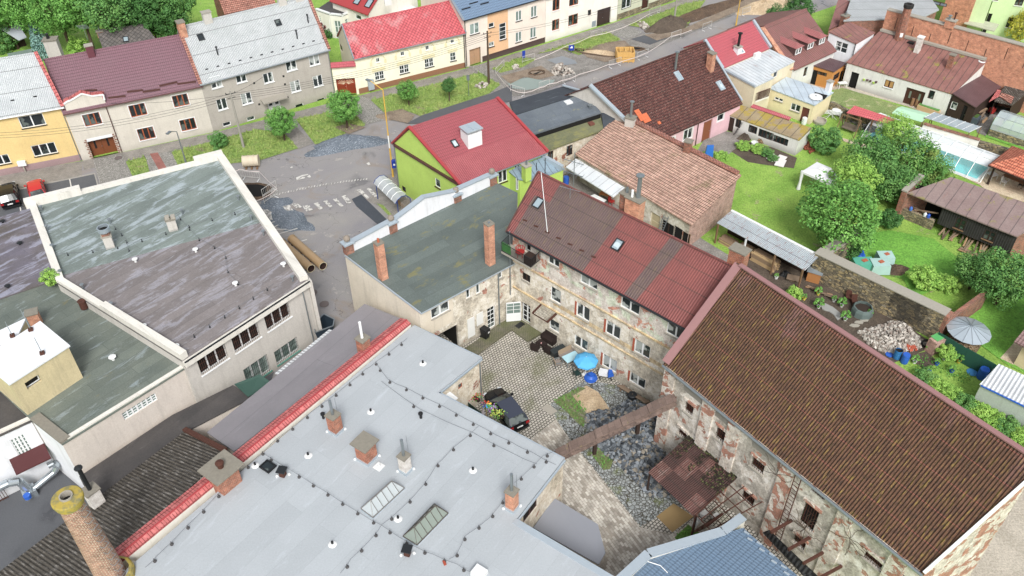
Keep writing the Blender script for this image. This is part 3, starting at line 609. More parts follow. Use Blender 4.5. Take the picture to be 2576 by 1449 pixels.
s,z=on(v4(995,1065),A_,B_);mb=MB(plain('grey_cabinet','#a6b0b5',.5));mb.box(g['pt'](s,-.16,z),(.75,.3,1.35),g['ang']);single('utility_cabinet',mb,'light grey utility cabinet against the pale yellow wall','cabinet')
GA=at((845,241.5));GB=at((904,237));GA=GB+(GA-GB)*1.0
s0,z0_=on(v4(505,885),GA,GB);s1,z1_=on(v4(865,790),GA,GB);zt_=(z0_+z1_)/2;L_=(GB-GA).length
gr_=rect(GA,GB,v4(552,1005),v4(845,1180));gr_=(gr_[0],0,min(gr_[2],L_-.3),gr_[3])
d_=(V2(GB)-V2(GA)).normalized();n_=nrm(GA,GB)
root=thing('gate_wall','pale yellow gate wall with red tiled top and red brown sunburst gate','gate',(GA.x,GA.y,0))
foot=[V2(GA),V2(GB),V2(GB)-n_*.5,V2(GA)-n_*.5]
body(root,foot,zt_,CREAMY,{0:[gr_]},name='wall')
mb=MB(R_RED2);q3=lambda s,o,z:P3(V2(GA),d_,s,z,n_,o)
mb.hexa([q3(-.05,.35,zt_),q3(L_+.05,.35,zt_),q3(L_+.05,-.25,zt_+.05),q3(-.05,-.25,zt_+.05)],[q3(-.05,.35,zt_+.1),q3(L_+.05,.35,zt_+.1),q3(L_+.05,-.25,zt_+.5),q3(-.05,-.25,zt_+.5)])
mb.hexa([q3(-.05,-.251,zt_+.05),q3(L_+.05,-.251,zt_+.05),q3(L_+.05,-.8,zt_),q3(-.05,-.8,zt_)],[q3(-.05,-.251,zt_+.5),q3(L_+.05,-.251,zt_+.5),q3(L_+.05,-.8,zt_+.1),q3(-.05,-.8,zt_+.1)]);part('tiled_coping',mb,root)
REDW=plain('red_brown_wood','#9a3d20',.5,sc_=8);go=doorset(root,GA,GB,gr_,REDW,.4,'gate',2,[(.08,.05,.92,.55)],pm=plain('darker_red_wood','#873219',.5))
mb=MB(plain('sunburst_cream','#e3cfae',.6));cx_=(gr_[0]+gr_[2])/2
for k in range(-6,7):
 if k==0:continue
 a=math.pi/2-k*.21;r1=min(abs((gr_[2]-cx_)*.95/max(.05,abs(math.cos(a)))),.95)
 mb.bar(q3(cx_+.25*math.cos(a),-.36,gr_[3]-1.0+.25*math.sin(a)),q3(cx_+r1*math.cos(a)*1.1,-.36,gr_[3]-1.0+r1*math.sin(a)),.07,.03)
part('sunburst',mb,go)
A_=at((1172,169.5));B_=at((1371,107))
so0=on(t1(1745,82),A_,B_)[0];so1=on(t1(1900,48),A_,B_)[0]
def mf6(s,z):return(DPL if z<.8 and s>2.6 else(ORANGE if so0<s<so1 else BEIGE))
F=wins(A_,B_,[(t1(1612,185),t1(1685,245)),(t2(28,88),t2(73,150)),(t2(143,52),t2(187,122)),(t2(27,248),t2(73,308)),(t2(138,213),t2(182,278))],fr=WHITE,gl=GREEN_GL,nc=2,sill=DARKMETAL)
F+=wins(A_,B_,[(t1(1755,178),t1(1797,200)),(t1(1757,322),t1(1797,345))],fr=WHITE,gl=GLASSC,nc=1,sill=DARKMETAL)
F+=wins(A_,B_,[(t1(1835,182),t1(1888,290))],fr=WHITE,gl=GLASS,nc=1,rows=4,sill=DARKMETAL)
r=rect(A_,B_,t1(1610,378),t1(1700,470));F.append(((r[0],0,r[2],r[3]),dict(door=True,mat=plain('light_brown_door','#b8906c',.6),depth=.3,nc=2)))
g=gable('terraced_house','tall beige and orange house with blue metal roof and snow rails','house',A_,B_,6.6,None,BEIGE,R_BLUE,front=F,half=5.5,hr=10.2,matf={0:mf6,1:lambda s,z:BEIGE,2:lambda s,z:BEIGE,3:lambda s,z:BEIGE},bz=(.8,),bs=(2.6,so0,so1))
gutter(g,DARKMETAL);downpipe(g['root'],g['pt'](.1,-.1,0),0,6.6,BLACKP)
capstrip(g['roof'],[g['pt'](-.2,-.35,6.6-.35*g['slope']+.2),g['pt'](-.2,g['half'],g['hr']+.22)],.3,.12,plain('grey_trim','#7d8790',.5),'verge')
for k in range(9):mb=MB(DARKMETAL);mb.box(g['pt'](1+k*g['L']/9.2,.9+(k%2)*.4,g['hE']+(.9+(k%2)*.4)*g['slope']+.25),(1.3,.06,.14),g['ang']);part('snow_guard',mb,g['roof'])
A_=at((1371.5,106.5));B_=at((1551,52))
F=wins(A_,B_,[(t2(307,0),t2(358,70)),(t2(433,-22),t2(500,30)),(t2(303,155),t2(355,218)),(t2(427,120),t2(495,178))],fr=BROWNF,gl=GLASS,nc=2,sill=WHITE);F+=wins(A_,B_,[(t2(573,78),t2(596,112))],fr=DBROWN,gl=GLASS,nc=1)
r=rect(A_,B_,t2(645,78),t2(742,160));F.append(((r[0],0,r[2],r[3]),dict(door=True,mat=plain('dark_brown_gate','#3f302c',.6),depth=.25,nc=2,name='gate')))
g=gable('terraced_house','white plastered house with large dark brown gate and brown windows','house',A_,B_,6.4,None,OFFW,R_OLDRED,front=F,half=5,hr=9.6);gutter(g,METAL)
s,z=on(t2(617,178),A_,B_);mb=MB(ZINC);mb.box(g['pt'](s,-.02,z),(.7,.07,.8),g['ang']);part('meter_box',mb,g['root'])
A_=at((1552,51.5));B_=at((1760,-22))
F=wins(A_,B_,[(t2(835,-15),t2(893,47))],fr=WHITE,gl=GLASS,nc=2,surround=plain('dark_surround','#3e4440',.8));r=rect(A_,B_,t2(985,-20),t2(1030,50));F.append(((r[0],.3,r[2],r[3]),dict(door=True,mat=DBROWN,depth=.3)))
g=gable('terraced_house','greenish plastered house with grey stone plinth at the top of the street','house',A_,B_,5.5,None,GSTONE,R_OLDRED,front=F,half=5,hr=8.8,matf={0:mf(STONE_W,GSTONE,.9),1:lambda s,z:GSTONE,2:lambda s,z:GSTONE,3:lambda s,z:GSTONE},bz=(.9,));gutter(g,METAL)
def flat(name,label,cat,pts,zr,wm,rm,z0=0,windows={},par=None,parm=None,ph=.35,pw=.3,over=0,group=None,roofz=None,skip=(),th=.12,holes_extra={},matf=None,bz=()):
 """flat or slightly sloping roofed building; pts = image points of the roof corners, counter-clockwise as seen; zr height(s)"""
 n=len(pts);zz=zr if isinstance(zr,(list,tuple))else[zr]*n
 P=[at(p,z)if not isinstance(p,Vector)else Vector((p.x,p.y,z))for p,z in zip(pts,zz)];foot=[V2(p)for p in P]
 root=thing(name,label,cat,(sum(p.x for p in P)/n,sum(p.y for p in P)/n,z0),group)
 H={};WL=[]
 for i,L in windows.items():
  for p,q_,kw in L:
   A,B=foot[i],foot[(i+1)%n]
   r=rect(A,B,p,q_)
   if kw.pop('ground',0):r=(r[0],z0,r[2],r[3])
   H.setdefault(i,[]).append(r);WL.append((i,r,kw))
 body(root,foot,[z-.02 for z in zz],wm,H,{},z0,skip=skip,matf=matf,bz=bz)
 c=Vector((sum(p.x for p in P)/n,sum(p.y for p in P)/n,0))
 R=[]
 for p in P:
  o=Vector((p.x-c.x,p.y-c.y,0));R.append(p+o.normalized()*over+Vector((0,0,th*.5)))
 mb=MB(rm);mb.sheet(R,th,rm);ro=part('roof',mb,root)
 for i,r,kw in WL:
  A,B=foot[i],foot[(i+1)%n];k2=dict(kw);(doorset if k2.pop('door',0)else window)(root,A,B,r,**k2)
 if par:
  for i in par:
   a,b=P[i],P[(i+1)%n];dd=V2(b-a).normalized();inn=-Vector((dd.y,-dd.x))*pw/2
   a2=a+Vector((inn.x,inn.y,0))+Vector((0,0,ph/2));b2=b+Vector((inn.x,inn.y,0))+Vector((0,0,ph/2))
   a2-=Vector((dd.x,dd.y,0))*.04;b2+=Vector((dd.x,dd.y,0))*.04
   mb=MB(parm or wm);mb.bar(a2,b2,pw,ph+.1);part('parapet',mb,ro)
 return dict(root=root,roof=ro,P=P,foot=foot)
z=4.6
a=at(v4(690,62),z);b=at(v4(970,165),z);dd=V2(b-a).normalized();bk_=Vector((-dd.y,dd.x))
hf,hr_=4.2,7.4
vil=gable('villa','white villa with steep red roof and skylights behind the pale yellow house','house',a+Vector((-dd.x,-dd.y,0))*3,b,z,None,OFFW,plain('dark_red_roof_sheet','#a93a3c',.5),half=4.6,hr=8.0,oh=.35,
  front=[(rect(a+Vector((-dd.x,-dd.y,0))*3,b,v4(800,175),v4(880,260)),dict(fr=WHITE,gl=GLASSC,nc=1)),(rect(a+Vector((-dd.x,-dd.y,0))*3,b,v4(545,0),v4(620,70)),dict(fr=WHITE,gl=GLASS,nc=2))])
for p in(v4(980,45),v4(835,5)):skylight(vil['roof'],roofpt(vil,p),vil['N'],vil['d'],1.0,1.3,gl=SKYGLASS)
mb=MB(WHITEP);q_=onpl(v4(1215,30),at(v4(1215,30),6),Vector((0,-1,0)));mb.box(q_,(.9,.4,.7),.3);single('air_conditioner',mb,'white air conditioner box mounted on the villa side wall','air conditioner')
FD=dict(fr=WHITE,gl=GREEN_GL,nc=2,rows=3,depth=.1)
flat('bay_extension','white polygonal bay with dark flat roof and tall glazed doors on the villa','extension',[v4(300,130),v4(478,192),v4(640,208),v4(745,162),v4(640,60),v4(470,20)],3.3,OFFW,R_LANE,windows={0:[(v4(335,195),v4(368,280),dict(FD,nc=1))],1:[(v4(465,250),v4(515,420),dict(FD,nc=1)),(v4(530,260),v4(628,390),dict(FD,ground=1))],2:[(v4(670,250),v4(755,300),dict(FD))]},par=[0,1,2],parm=WHITE,ph=.2)
flat('garage','low white walled garage with pale sheet roof beside the villa','garage',[v4(990,245),v4(1600,190),v4(1580,95),v4(1290,5)],3.0,OFFW,R_ZINCW)
A_=at((268,140),3.2);B_=at((405,120),3.2)
g=gable('garden_house','small house with dark diamond slate roof behind the mauve roof','house',A_,B_,3.2,None,OFFW,R_DSL,half=3,hr=5.2,rl=(250,92),rr=(362,66))
skylight(g['roof'],roofpt(g,x4(1015,317)),g['N'],g['d'],.7,.8)
q_=g['pt'](.3,g['half'],0);chimney(g['roof'],q_,4.5,vz(x4(768,258),q_),.8,.6,g['ang'],BRICK,MOSSC,1,METAL)
mb=MB(LGREY);q_=at(x4(470,470),6.5);zt_=8.6
q_=at((155,175),4);chimney_z=vz(x4(410,315),q_);root=thing('chimney_stack','pale plastered chimney block rising behind the white roofed house','chimney',(q_.x,q_.y,0))
mb.box((q_.x,q_.y,chimney_z/2),(1.5,1.1,chimney_z),.2);part('stack',mb,root);mb=MB(MOSSC);mb.box((q_.x,q_.y,chimney_z+.05),(1.7,1.3,.12),.2);part('cap',mb,root);vpipe(root,(q_.x-.2,q_.y,chimney_z+.1),(q_.x-.2,q_.y,chimney_z+.7),.18,DARKMETAL)
flat('garden_shelter','open garden shelter with slanting pale metal roof beside the blue spruce','shelter',[x4(150,325),x4(215,300),x4(150,200),x4(10,235)],[2.6,2.6,3.0,3.0],DWOOD,plain('light_sheet','#b8bfc6',.5),skip=(0,1,3))
flat('glazed_frame','low mossy glass cold frame behind the white roofed house','cold frame',[x4(70,470),x4(265,435),x4(258,395),x4(60,435)],.9,WOOD,plain('mossy_glass','#7d8f86',.3))
A_=at((566,32),4.0);B_=at((690,8),4.0)
gable('old_cottage','old house with faded clay tiles at the top edge behind the grey house','house',A_,B_,4.0,None,BRICKD,R_OLDRED,half=4,hr=7)
W1=dict(fr=WHITE,gl=GLASS,nc=2,sill=CONC);W1s=dict(W1,nc=1)
# ---------------------------------------------------------------- lime green corner house
A_=at(t1(1530,1380),5.6);B_=at(t2(245,1140),5.6);A2=V2(A_);d_=(V2(B_)-A2).normalized()
rk=t1(1165,972);Ab=V2(at((1006,480)));sk_,hr_=on(rk,Ab,A2);pn=Vector((-d_.y,d_.x));hf=(A2+(Ab-A2)*(1-sk_/(Ab-A2).length)-A2).dot(pn);kg=(Ab-A2).dot(d_)/(Ab-A2).dot(pn);dp_=(Ab-A2).dot(pn)
SWN=[(rect(Ab,A2,t1(1350,1340),t1(1392,1425)),dict(fr=WHITE,gl=GLASS,nc=1,sill=DBROWN)),(rect(Ab,A2,t1(1100,1398),t1(1133,1455)),dict(fr=DBROWN,gl=GLASS,nc=1))]
SWN[0][0].__class__
F=wins(A_,B_,[(t1(1828,1300),t1(1895,1362)),(t2(20,1240),t2(60,1290))],fr=WHITE,gl=GLASS,nc=2,sill=DBROWN)
g=gable('corner_house','lime green corner house with red metal roof and white boxed chimney','house',A_,B_,5.6,None,GRN,R_REDM,half=hf,hr=hr_,kk=kg,back=dp_/hf-1,hEb=5.8,front=F,sidewin=SWN,og=.05,oh=.35);gr1=g
mb=MB(R_REDC);pt=g['pt'];dz=.03
mb.sheet([pt(-.05,-.4,5.6-.4*g['slope']+g['lift']+dz),pt(g['L']+.05,-.4,5.6-.4*g['slope']+g['lift']+dz),pt(g['L']+.05,2.3,5.6+2.3*g['slope']+g['lift']+dz),pt(-.05,2.3,5.6+2.3*g['slope']+g['lift']+dz)],.03);part('lower_roof',mb,g['roof'])
for s in(-.12,g['L']+.1):capstrip(g['roof'],[pt(s,-.4,5.6-.4*g['slope']+.26),pt(s,g['half'],g['hr']+.28),pt(s,g['dep']+.2,5.6+.2)],.3,.16,REDT,'verge')
gutter(g,METAL);mb=MB(BRNT)
a,b=g['foot'][3],g['foot'][0];nn_=nrm(a,b)*.08;mb.bar((a.x+nn_.x,a.y+nn_.y,5.65),(b.x+nn_.x,b.y+nn_.y,5.5),.2,.28);part('ledge',mb,g['root'])
downpipe(g['root'],(a.x+nn_.x,a.y+nn_.y),0,5.6,METAL)
q_=roofpt(g,t1(1627,1065));root=g['roof']
mb=MB(WHITE);mb.box((q_.x,q_.y,q_.z+.35),(1.6,1.4,1.7),g['ang']);cb=part('boxed_chimney',mb,root)
mb=MB(BLACKP);mb.box((q_.x,q_.y,q_.z+1.3),(.8,.75,.3),g['ang']);part('vent_opening',mb,cb)
mb=MB(BLUEZ);mb.box((q_.x,q_.y,q_.z+1.5),(1.8,1.6,.12),g['ang']);mb.box((q_.x,q_.y,q_.z+1.58),(.25,1.3,.1),g['ang']+.1);part('cap',mb,cb)
skylight(root,roofpt(g,t1(1500,1085)),g['N'],g['d'],.6,.9)
zp=4.5;fl=flat('porch','small lime green porch with blue grey zinc roof behind the white parapet','porch',[v1(20,235),v1(150,340),v1(330,355),v1(700,215),v1(440,60)],[4.8,4.4,4.4,4.3,5.0],GRN,R_PORCH,windows={1:[(v1(100,330),v1(130,480),dict(fr=WHITE,gl=GLASS,nc=1))],3:[]},over=.15)
mb=MB(BLUEZ);mb.bar(at(v1(440,60),5.0),at(v1(690,200),4.6),.35,.6);part('parapet',mb,fl['roof'])
q_=at(v1(235,335),zp);chimney(fl['roof'],q_,zp-.1,vz(v1(235,165),q_),.7,.7,.6,GRN,CONC,1,METAL)
zz=[3.9,3.9,5.3,5.3];P=[at(t2(250,1135),3.9),at(t2(690,975),3.9),at(t2(540,680),5.3),at(t2(-20,775),5.3)]
root=thing('low_house','old house with stepped black and mossy felt roof beside the lime green house','house',(P[0].x,P[0].y,0));foot=[V2(p)for p in P]
r_=rect(foot[0],foot[1],t2(412,1105),t2(455,1165));r2_=rect(foot[0],foot[1],t2(270,1150),t2(310,1200))
body(root,foot,[3.7,3.7,5.1,5.1],OLDW,{0:[r_,r2_]});window(root,foot[0],foot[1],r_,DBROWN,GLASSC,2);window(root,foot[0],foot[1],r2_,DBROWN,GLASS,2)
def rp(name,pts,m,th=.15,par=None):
 mb=MB(m);mb.sheet([at(p,z)for p,z in pts],th,m);return part(name,mb,par or root)
rf=rp('roof',[(t2(20,868),5.9),(t2(540,703),5.9),(t2(388,650),5.3),(t2(-20,770),5.3)],R_BLACK)
rp('roof',[(t2(150,1012),5.3),(t2(672,845),5.3),(t2(545,705),5.9),(t2(22,872),5.9)],R_SLATE,.6)
rp('roof',[(t2(252,1142),3.95),(t2(692,980),3.95),(t2(664,856),4.75),(t2(160,1022),4.75)],R_MOSSY)
rp('roof',[(t2(692,978),3.96),(t2(812,864),5.0),(t2(674,850),5.0)],R_BLACK)
mb=MB(DARKV);P0,P1=at(t2(152,1016),5.2),at(t2(668,850),5.2);mb.bar(P0-Vector((0,0,.35)),P1-Vector((0,0,.35)),.12,.5);part('fascia',mb,root)
mb=MB(BLUEZ);mb.tube([at(t2(385,645),5.6),at(t2(545,690),6.1),at(t2(700,800),5.6),at(t2(812,862),5.1)],.14,6);part('verge',mb,rf)
q_=at(t2(425,775),5.75);mb=MB(WHITEP);mb.box(q_,(.8,.7,.3),.5);part('roof_hatch',mb,rf)
q_=at(t2(597,932),4.5);mb=MB(plain('brown_hatch','#7a4a3e'));mb.box(q_,(.6,.55,.2),.5);part('roof_hatch',mb,rf)
q_=at(t2(590,815),5.5);vpipe(rf,q_,q_+Vector((0,0,.3)),.15,METAL,True,'roof_vent')
A_=Vector((12.2,77.8,0));B_=at(t2(1725,780),3.0);A_=at((1632,361),3.0)
F=wins(A_,B_,[(t2(1300,988),t2(1357,1035)),(t2(1190,1045),t2(1225,1075)),(t2(1555,872),t2(1595,900))],fr=WHITE,gl=GLASS,nc=2,surround=WHITE);F[2][1]['nc']=1
r=rect(A_,B_,t2(1450,925),t2(1495,1028));F.append(((r[0],0,r[2],r[3]),dict(door=True,mat=plain('brown_door','#8a4f30'),depth=.15)))
g=gable('long_house','long pink walled house with steep dark lichen spotted clay roof','house',A_,B_,3.0,t2(1450,332),PINK,R_DTILE,matf={0:lambda s,z:PINK,1:lambda s,z:PINK,2:lambda s,z:PINK,3:lambda s,z:LGREY},side=2,half=6.9,rl=t2(600,668),rr=t2(1450,332),front=F,oh=.2);g3=g
for p in(t2(1255,575),t2(1572,648)):skylight(g['roof'],roofpt(g,p),g['N'],g['d'],.75,1.2,fr=BLUEZ)
q_=roofpt(g,t2(1232,520));vpipe(g['roof'],q_-Vector((0,0,.2)),(q_.x,q_.y,vz(t2(1240,395),q_)),.14,METAL,True)
q_=roofpt(g,t2(1492,520));chimney(g['roof'],q_,q_.z-.5,vz(t2(1500,400),q_),.6,.8,g['ang'],BRICKO,MOSSC,0)
for s in(-.2,):capstrip(g['roof'],[g['pt'](s,0,3.3),g['pt'](s,g['half'],g['hr']+.3)],.5,.2,BLUEZ,'verge')
capstrip(g['roof'],[g['pt'](g['L']+.2,0,3.3),g['pt'](g['L']+.2,g['half'],g['hr']+.3)],.2,.12,BLUEZ,'verge')
mb=MB(plain('new_orange_tiles','#e0703e',.7,sc_=9,var=.35));NN=g['N']if g['N'].z>0 else-g['N'];dd3=Vector((g['d'].x,g['d'].y,0));up=NN.cross(dd3)
for r_ in range(5):
 for c_ in range(4):
  if(r_>2 and c_>1)or(r_==0 and c_==0):continue
  q_=roofpt(g,t2(985,940))+dd3*(c_*.32)+up*(r_*.36);mb.hexa([q_+NN*.02+dd3*x+up*y for x,y in((0,0),(.3,0),(.3,.34),(0,.34))],[q_+NN*.1+dd3*x+up*y for x,y in((0,0),(.3,0),(.3,.34),(0,.34))])
part('loose_tiles',mb,g['roof'])
mb=MB(MATS['new_orange_tiles']);q_=roofpt(g,t2(1107,942));mb.hexa([q_+NN*.02+dd3*x+up*y for x,y in((0,0),(.35,0),(.35,.34),(0,.34))],[q_+NN*.1+dd3*x+up*y for x,y in((0,0),(.35,0),(.35,.34),(0,.34))]);part('loose_tile',mb,g['roof'])
downpipe(g['root'],g['pt'](on(t2(1385,1050),A_,B_)[0],-.1,0),0,3,BRNT)
DR=dict(door=True,ground=1,depth=.15)
bn=flat('barn','long barn with weathered pinkish clay tile roof and peeling walls','barn',[(1455,390),(1736,563),(1856,440),(1562,292)],[3.1,3.0,4.7,4.7],RUINA,R_CLAY,over=.35,th=.16,
  windows={0:[(v1(1610,645),v1(1700,880),dict(DR,mat=plain('ochre_door','#c9ab76',.7),panel=[(.15,.1,.85,.42),(.15,.5,.85,.92)],pm=plain('ochre_panel','#b5955f',.7))),(v1(1815,745),v1(1912,1000),dict(DR,mat=plain('cream_door','#d5c7a4',.7),panel=[(.15,.1,.85,.42),(.15,.5,.85,.92)],pm=plain('cream_panel','#bfae88',.7))),(v1(1565,510),v1(1603,680),dict(fr=WHITE,gl=GLASS,nc=1,rows=2)),(v1(1965,850),v1(2095,1100),dict(fr=DWOOD,gl=DARKV,nc=2,ground=1)),(v1(2110,920),v1(2195,1150),dict(fr=DWOOD,gl=DARKV,nc=1,ground=1)),(v1(2215,990),v1(2290,1180),dict(fr=WOOD,gl=DARKV,nc=1,ground=1))]},matf={1:lambda s,z:BRICKP,0:lambda s,z:RUINA,2:lambda s,z:BRICKP,3:lambda s,z:BRICKP})
mb=MB(R_OLDRED);a,b=bn['P'][3],bn['P'][2];mb.bar(a+Vector((0,0,.22)),b+Vector((0,0,.22)),.5,.25);part('ridge_cap',mb,bn['roof'])
q_=at(t2(893,925),4.9);c_=chimney(bn['roof'],q_,4.2,5.5,1.0,.8,-.5,LGREY,MOSSC);vpipe(c_,(q_.x,q_.y,5.5),(q_.x,q_.y,vz(t2(893,770),q_)),.13,METAL,True)
q_=at(t2(1325,1125),4.9);chimney(bn['roof'],q_,4.2,5.8,.7,.7,-.5,BRICKD,MOSSC)
flat('lean_to_canopy','white sheet metal lean-to canopy under the eave of the clay tiled barn','canopy',[v1(735,192),v1(1335,570),v1(1482,452),v1(862,82)],[2.3,2.3,2.7,2.7],None,R_ZINCW,skip=(0,1,2,3))
A_=at(w1(527,990),5.0);B_=at(w1(1188,705),5.0)
g=gable('terraced_house','house with bright red metal roof and white verges beside the dark tiled roof','house',A_,B_,5.0,w1(945,328),BEI2,R_RED2,side=2,half=3.4,oh=0);g6=g
for s in(-.15,g['L']+.15):capstrip(g['roof'],[g['pt'](s,-.1,5.25),g['pt'](s,g['half'],g['hr']+.3)],.34,.3,BLUEZ,'verge')
q_=roofpt(g,w1(735,740));c_=chimney(g['roof'],q_,q_.z-.5,vz(w1(735,665),q_),.7,.7,g['ang'],WHT,CONC);vpipe(c_,(q_.x,q_.y,vz(w1(735,665),q_)),(q_.x,q_.y,vz(w1(768,480),q_)),.16,BLACKP,True)
skylight(g['roof'],roofpt(g,w1(800,735)),g['N'],g['d'],.6,.6,fr=WHITE)
fl=flat('extension','beige rear extension with rust streaked zinc roof and balcony','extension',[w1(525,992),w1(990,1242),w1(1250,1110),w1(1190,1060),w1(1550,880),w1(1192,708)],[4.9,4.3,4.3,4.35,4.3,4.9],BEI2,R_SEAMW,over=.1,windows={3:[(w1(1265,1020),w1(1300,1090),dict(fr=WHITE,gl=GLASSC,nc=1))],1:[]})
mb=MB(BLUEZ);mb.bar(fl['P'][0]+Vector((0,0,.1)),fl['P'][1]+Vector((0,0,.1)),.25,.2);part('verge',mb,fl['roof'])
q_=at(w1(1010,830),4.75);mb=MB(WHITEP,DARKV);mb.box((q_.x,q_.y,q_.z+.35),(.9,.4,.7),.6);mb.box((q_.x,q_.y,q_.z+.02),(1.2,.9,.05),.6,DARKV);single('air_conditioner',mb,'white air conditioner standing on the rust streaked zinc roof','air conditioner')
zb=2.3;a=at(v2(660,425),zb);b=at(v2(940,325),zb);c=at(v2(530,360),zb);dd=(b-a);root=thing('balcony','beige concrete balcony with dark brown railing under the zinc roof','balcony',a)
mb=MB(OFFW);mb.sheet([a,b,b+(c-a),c],.25);part('slab',mb,root)
mb=MB(BRNT)
for k in range(23):q_=a.lerp(b,k/22);mb.bar(q_,q_+Vector((0,0,1)),.1,.03)
mb.bar(a+Vector((0,0,1.02)),b+Vector((0,0,1.02)),.06,.05)
for k in range(7):q_=a.lerp(c,k/6);mb.bar(q_,q_+Vector((0,0,1)),.1,.03)
mb.bar(a+Vector((0,0,1.02)),c+Vector((0,0,1.02)),.06,.05);part('railing',mb,root)
mb=MB(OFFW);mb.cyl(a+Vector((.1,.1,0)),a+Vector((.1,.1,1.9)),.1);part('post',mb,root)
D1=dict(door=True,ground=1,mat=plain('reddish_door','#6b3a30',.6),depth=.15)
fl=flat('outbuilding','low creamy yellow outbuilding with pale blue zinc roof','outbuilding',[v2(965,200),v2(1680,470),v2(1975,268),v2(1235,25)],[2.7,2.55,2.55,2.7],YEL2,R_SEAMB,over=.15,windows={0:[(v2(1040,330),v2(1165,425),dict(W1)),(v2(1312,430),v2(1440,595),dict(W1)),(v2(1492,495),v2(1575,680),dict(D1))]})
q_=at(v2(1905,245),2.6);chimney(fl['roof'],q_,2.5,vz(v2(1935,85),q_),.55,.55,.6,WHT,CONC)
mb=MB(WHITEP);q_=at(v2(1705,340),2.75);mb.lathe(q_,[(.8,0),(.75,.1),(.1,.16)],12);part('roof_hatch',mb,fl['roof'])
mb=MB(DARKV);q_=at(v2(1770,320),2.68);mb.box(q_,(1.5,1.2,.05),-.6);part('felt_patch',mb,fl['roof'])
WD=dict(fr=DWOOD,gl=GLASS,nc=4)
sh=flat('garden_shed','long low white shed with yellow mossy roof and dark glazed front','shed',[v2(212,608),v2(1425,1042),v2(1622,845),v2(485,478)],[1.95,2.0,2.4,2.4],WOLD,R_YMOSS,over=.12,windows={0:[(v2(275,650),v2(355,870),dict(door=True,ground=1,mat=DWOOD,depth=.1,handle=False)),(v2(410,690),v2(470,850),dict(WD,nc=2)),(v2(620,785),v2(735,950),dict(WD,nc=3)),(v2(785,850),v2(1000,1060),dict(WD)),(v2(1010,945),v2(1240,1145),dict(WD))]})
mb=MB(R_RED2);mb.sheet([at(v2(640,500),2.6),at(v2(1275,712),2.6),at(v2(1308,668),2.85),at(v2(690,452),2.85)],.08);single('tile_roof_strip',mb,'narrow red tiled lean-to roof behind the yellow mossy shed roof','roof')
A_=at(w1(1530,985),3.4);B_=at(w1(2130,712),3.4)
F=wins(A_,B_,[(w1(1700,965),w1(1725,1080))],fr=WHITE,gl=GLASS,nc=1)
r=rect(A_,B_,w1(1500,1030),w1(1590,1150))
g=gable('dormer_house','white house with wine red corrugated roof and three small dormers','house',A_,B_,3.4,w1(1112,388),WOLD,R_WINE,side=1,half=6.2,front=F,og=0);gd=g
capstrip(g['roof'],[g['pt'](-.3,0,3.4),g['pt'](-.3,g['half'],g['hr'])],.6,.3,BRICKO,'verge')
for(p,q_)in((w1(1560,700),w1(1645,755)),(w1(1730,620),w1(1818,680)),(w1(1895,555),w1(1980,610))):
 base=roofpt(g,(p[0]*.5+q_[0]*.5-1,p[1]*.35+q_[1]*.65+8));dd=g['d'];bk_=-g['n'];wd,hh=1.35,1.0
 c0=V2(base);z0=base.z;e0=c0-dd*wd/2;e1=c0+dd*wd/2;dp=(hh+.1)/g['slope']+.2
 mb=MB(R_BROWNS)
 wallface(mb,e0,e1,z0-.1,z0+hh,z0+hh,[(.12,.1+z0-.0,wd-.12,z0+hh-.12)],R_BROWNS,depth=.05)
 for e in(e0,e1):
  mb.q([(e.x,e.y,z0-.1),(e.x,e.y,z0+hh),(e.x+bk_.x*dp,e.y+bk_.y*dp,z0+hh)])
 dm=part('dormer',mb,g['roof'])
 mb=MB(R_DORM);ap0=c0-bk_*.0+bk_*.55;ap1=c0+bk_*(dp+.4)
 a0,a1=e0-dd*.15-bk_*.2,e1+dd*.15-bk_*.2;f0,f1=e0-dd*.15+bk_*dp,e1+dd*.15+bk_*dp;h=z0+hh+.02;hp=h+.36
 V=lambda v,z:Vector((v.x,v.y,z))
 mb.q([V(a0,h),V(a1,h),V(ap0,hp)]);mb.q([V(a1,h),V(f1,h),V(ap1,hp),V(ap0,hp)]);mb.q([V(f0,h),V(a0,h),V(ap0,hp),V(ap1,hp)]);mb.q([V(a0,h),V(f0,h),V(f1,h),V(a1,h)])
 part('dormer_roof',mb,dm)
 m2_=MB(WHITE);fr0=lambda s,z:P3(e0,dd,s,z,g['n'],.02)
 for s0,s1,za,zb_ in((.1,wd-.1,z0+.1,z0+.2),(.1,wd-.1,z0+hh-.2,z0+hh-.1),(.1,.22,z0+.2,z0+hh-.2),(wd-.22,wd-.1,z0+.2,z0+hh-.2),(wd/2-.08,wd/2+.08,z0+.2,z0+hh-.2)):
  m2_.hexa([fr0(s0,za),fr0(s1,za),P3(e0,dd,s1,za,g['n'],-.08),P3(e0,dd,s0,za,g['n'],-.08)],[fr0(s0,zb_),fr0(s1,zb_),P3(e0,dd,s1,zb_,g['n'],-.08),P3(e0,dd,s0,zb_,g['n'],-.08)])
 part('window',m2_,dm);m2_=MB(GLASS);m2_.q([P3(e0,dd,s,z,g['n'],-.04)for s,z in((.15,z0+.15),(wd-.15,z0+.15),(wd-.15,z0+hh-.15),(.15,z0+hh-.15))]);part('pane',m2_,dm)
hr_=g['hr'];mb=MB(R_WINE);pr=g['pt'](g['L']-.5,g['half'],hr_+.15)
fl=flat('house_wing','wing of the dormer house with red corrugated roof sloping to a brick gable','house',[w1(2040,430),w1(2235,330),w1(2540,78),w1(2185,-20)],[4.4,4.4,4.4,5.9],BRICKO,R_WINE,over=.1)
q_=at(w1(2255,330),5.0);chimney(fl['roof'],q_,4.4,6.0,.9,.7,.6,BRICKD,MOSSC,1,METAL)
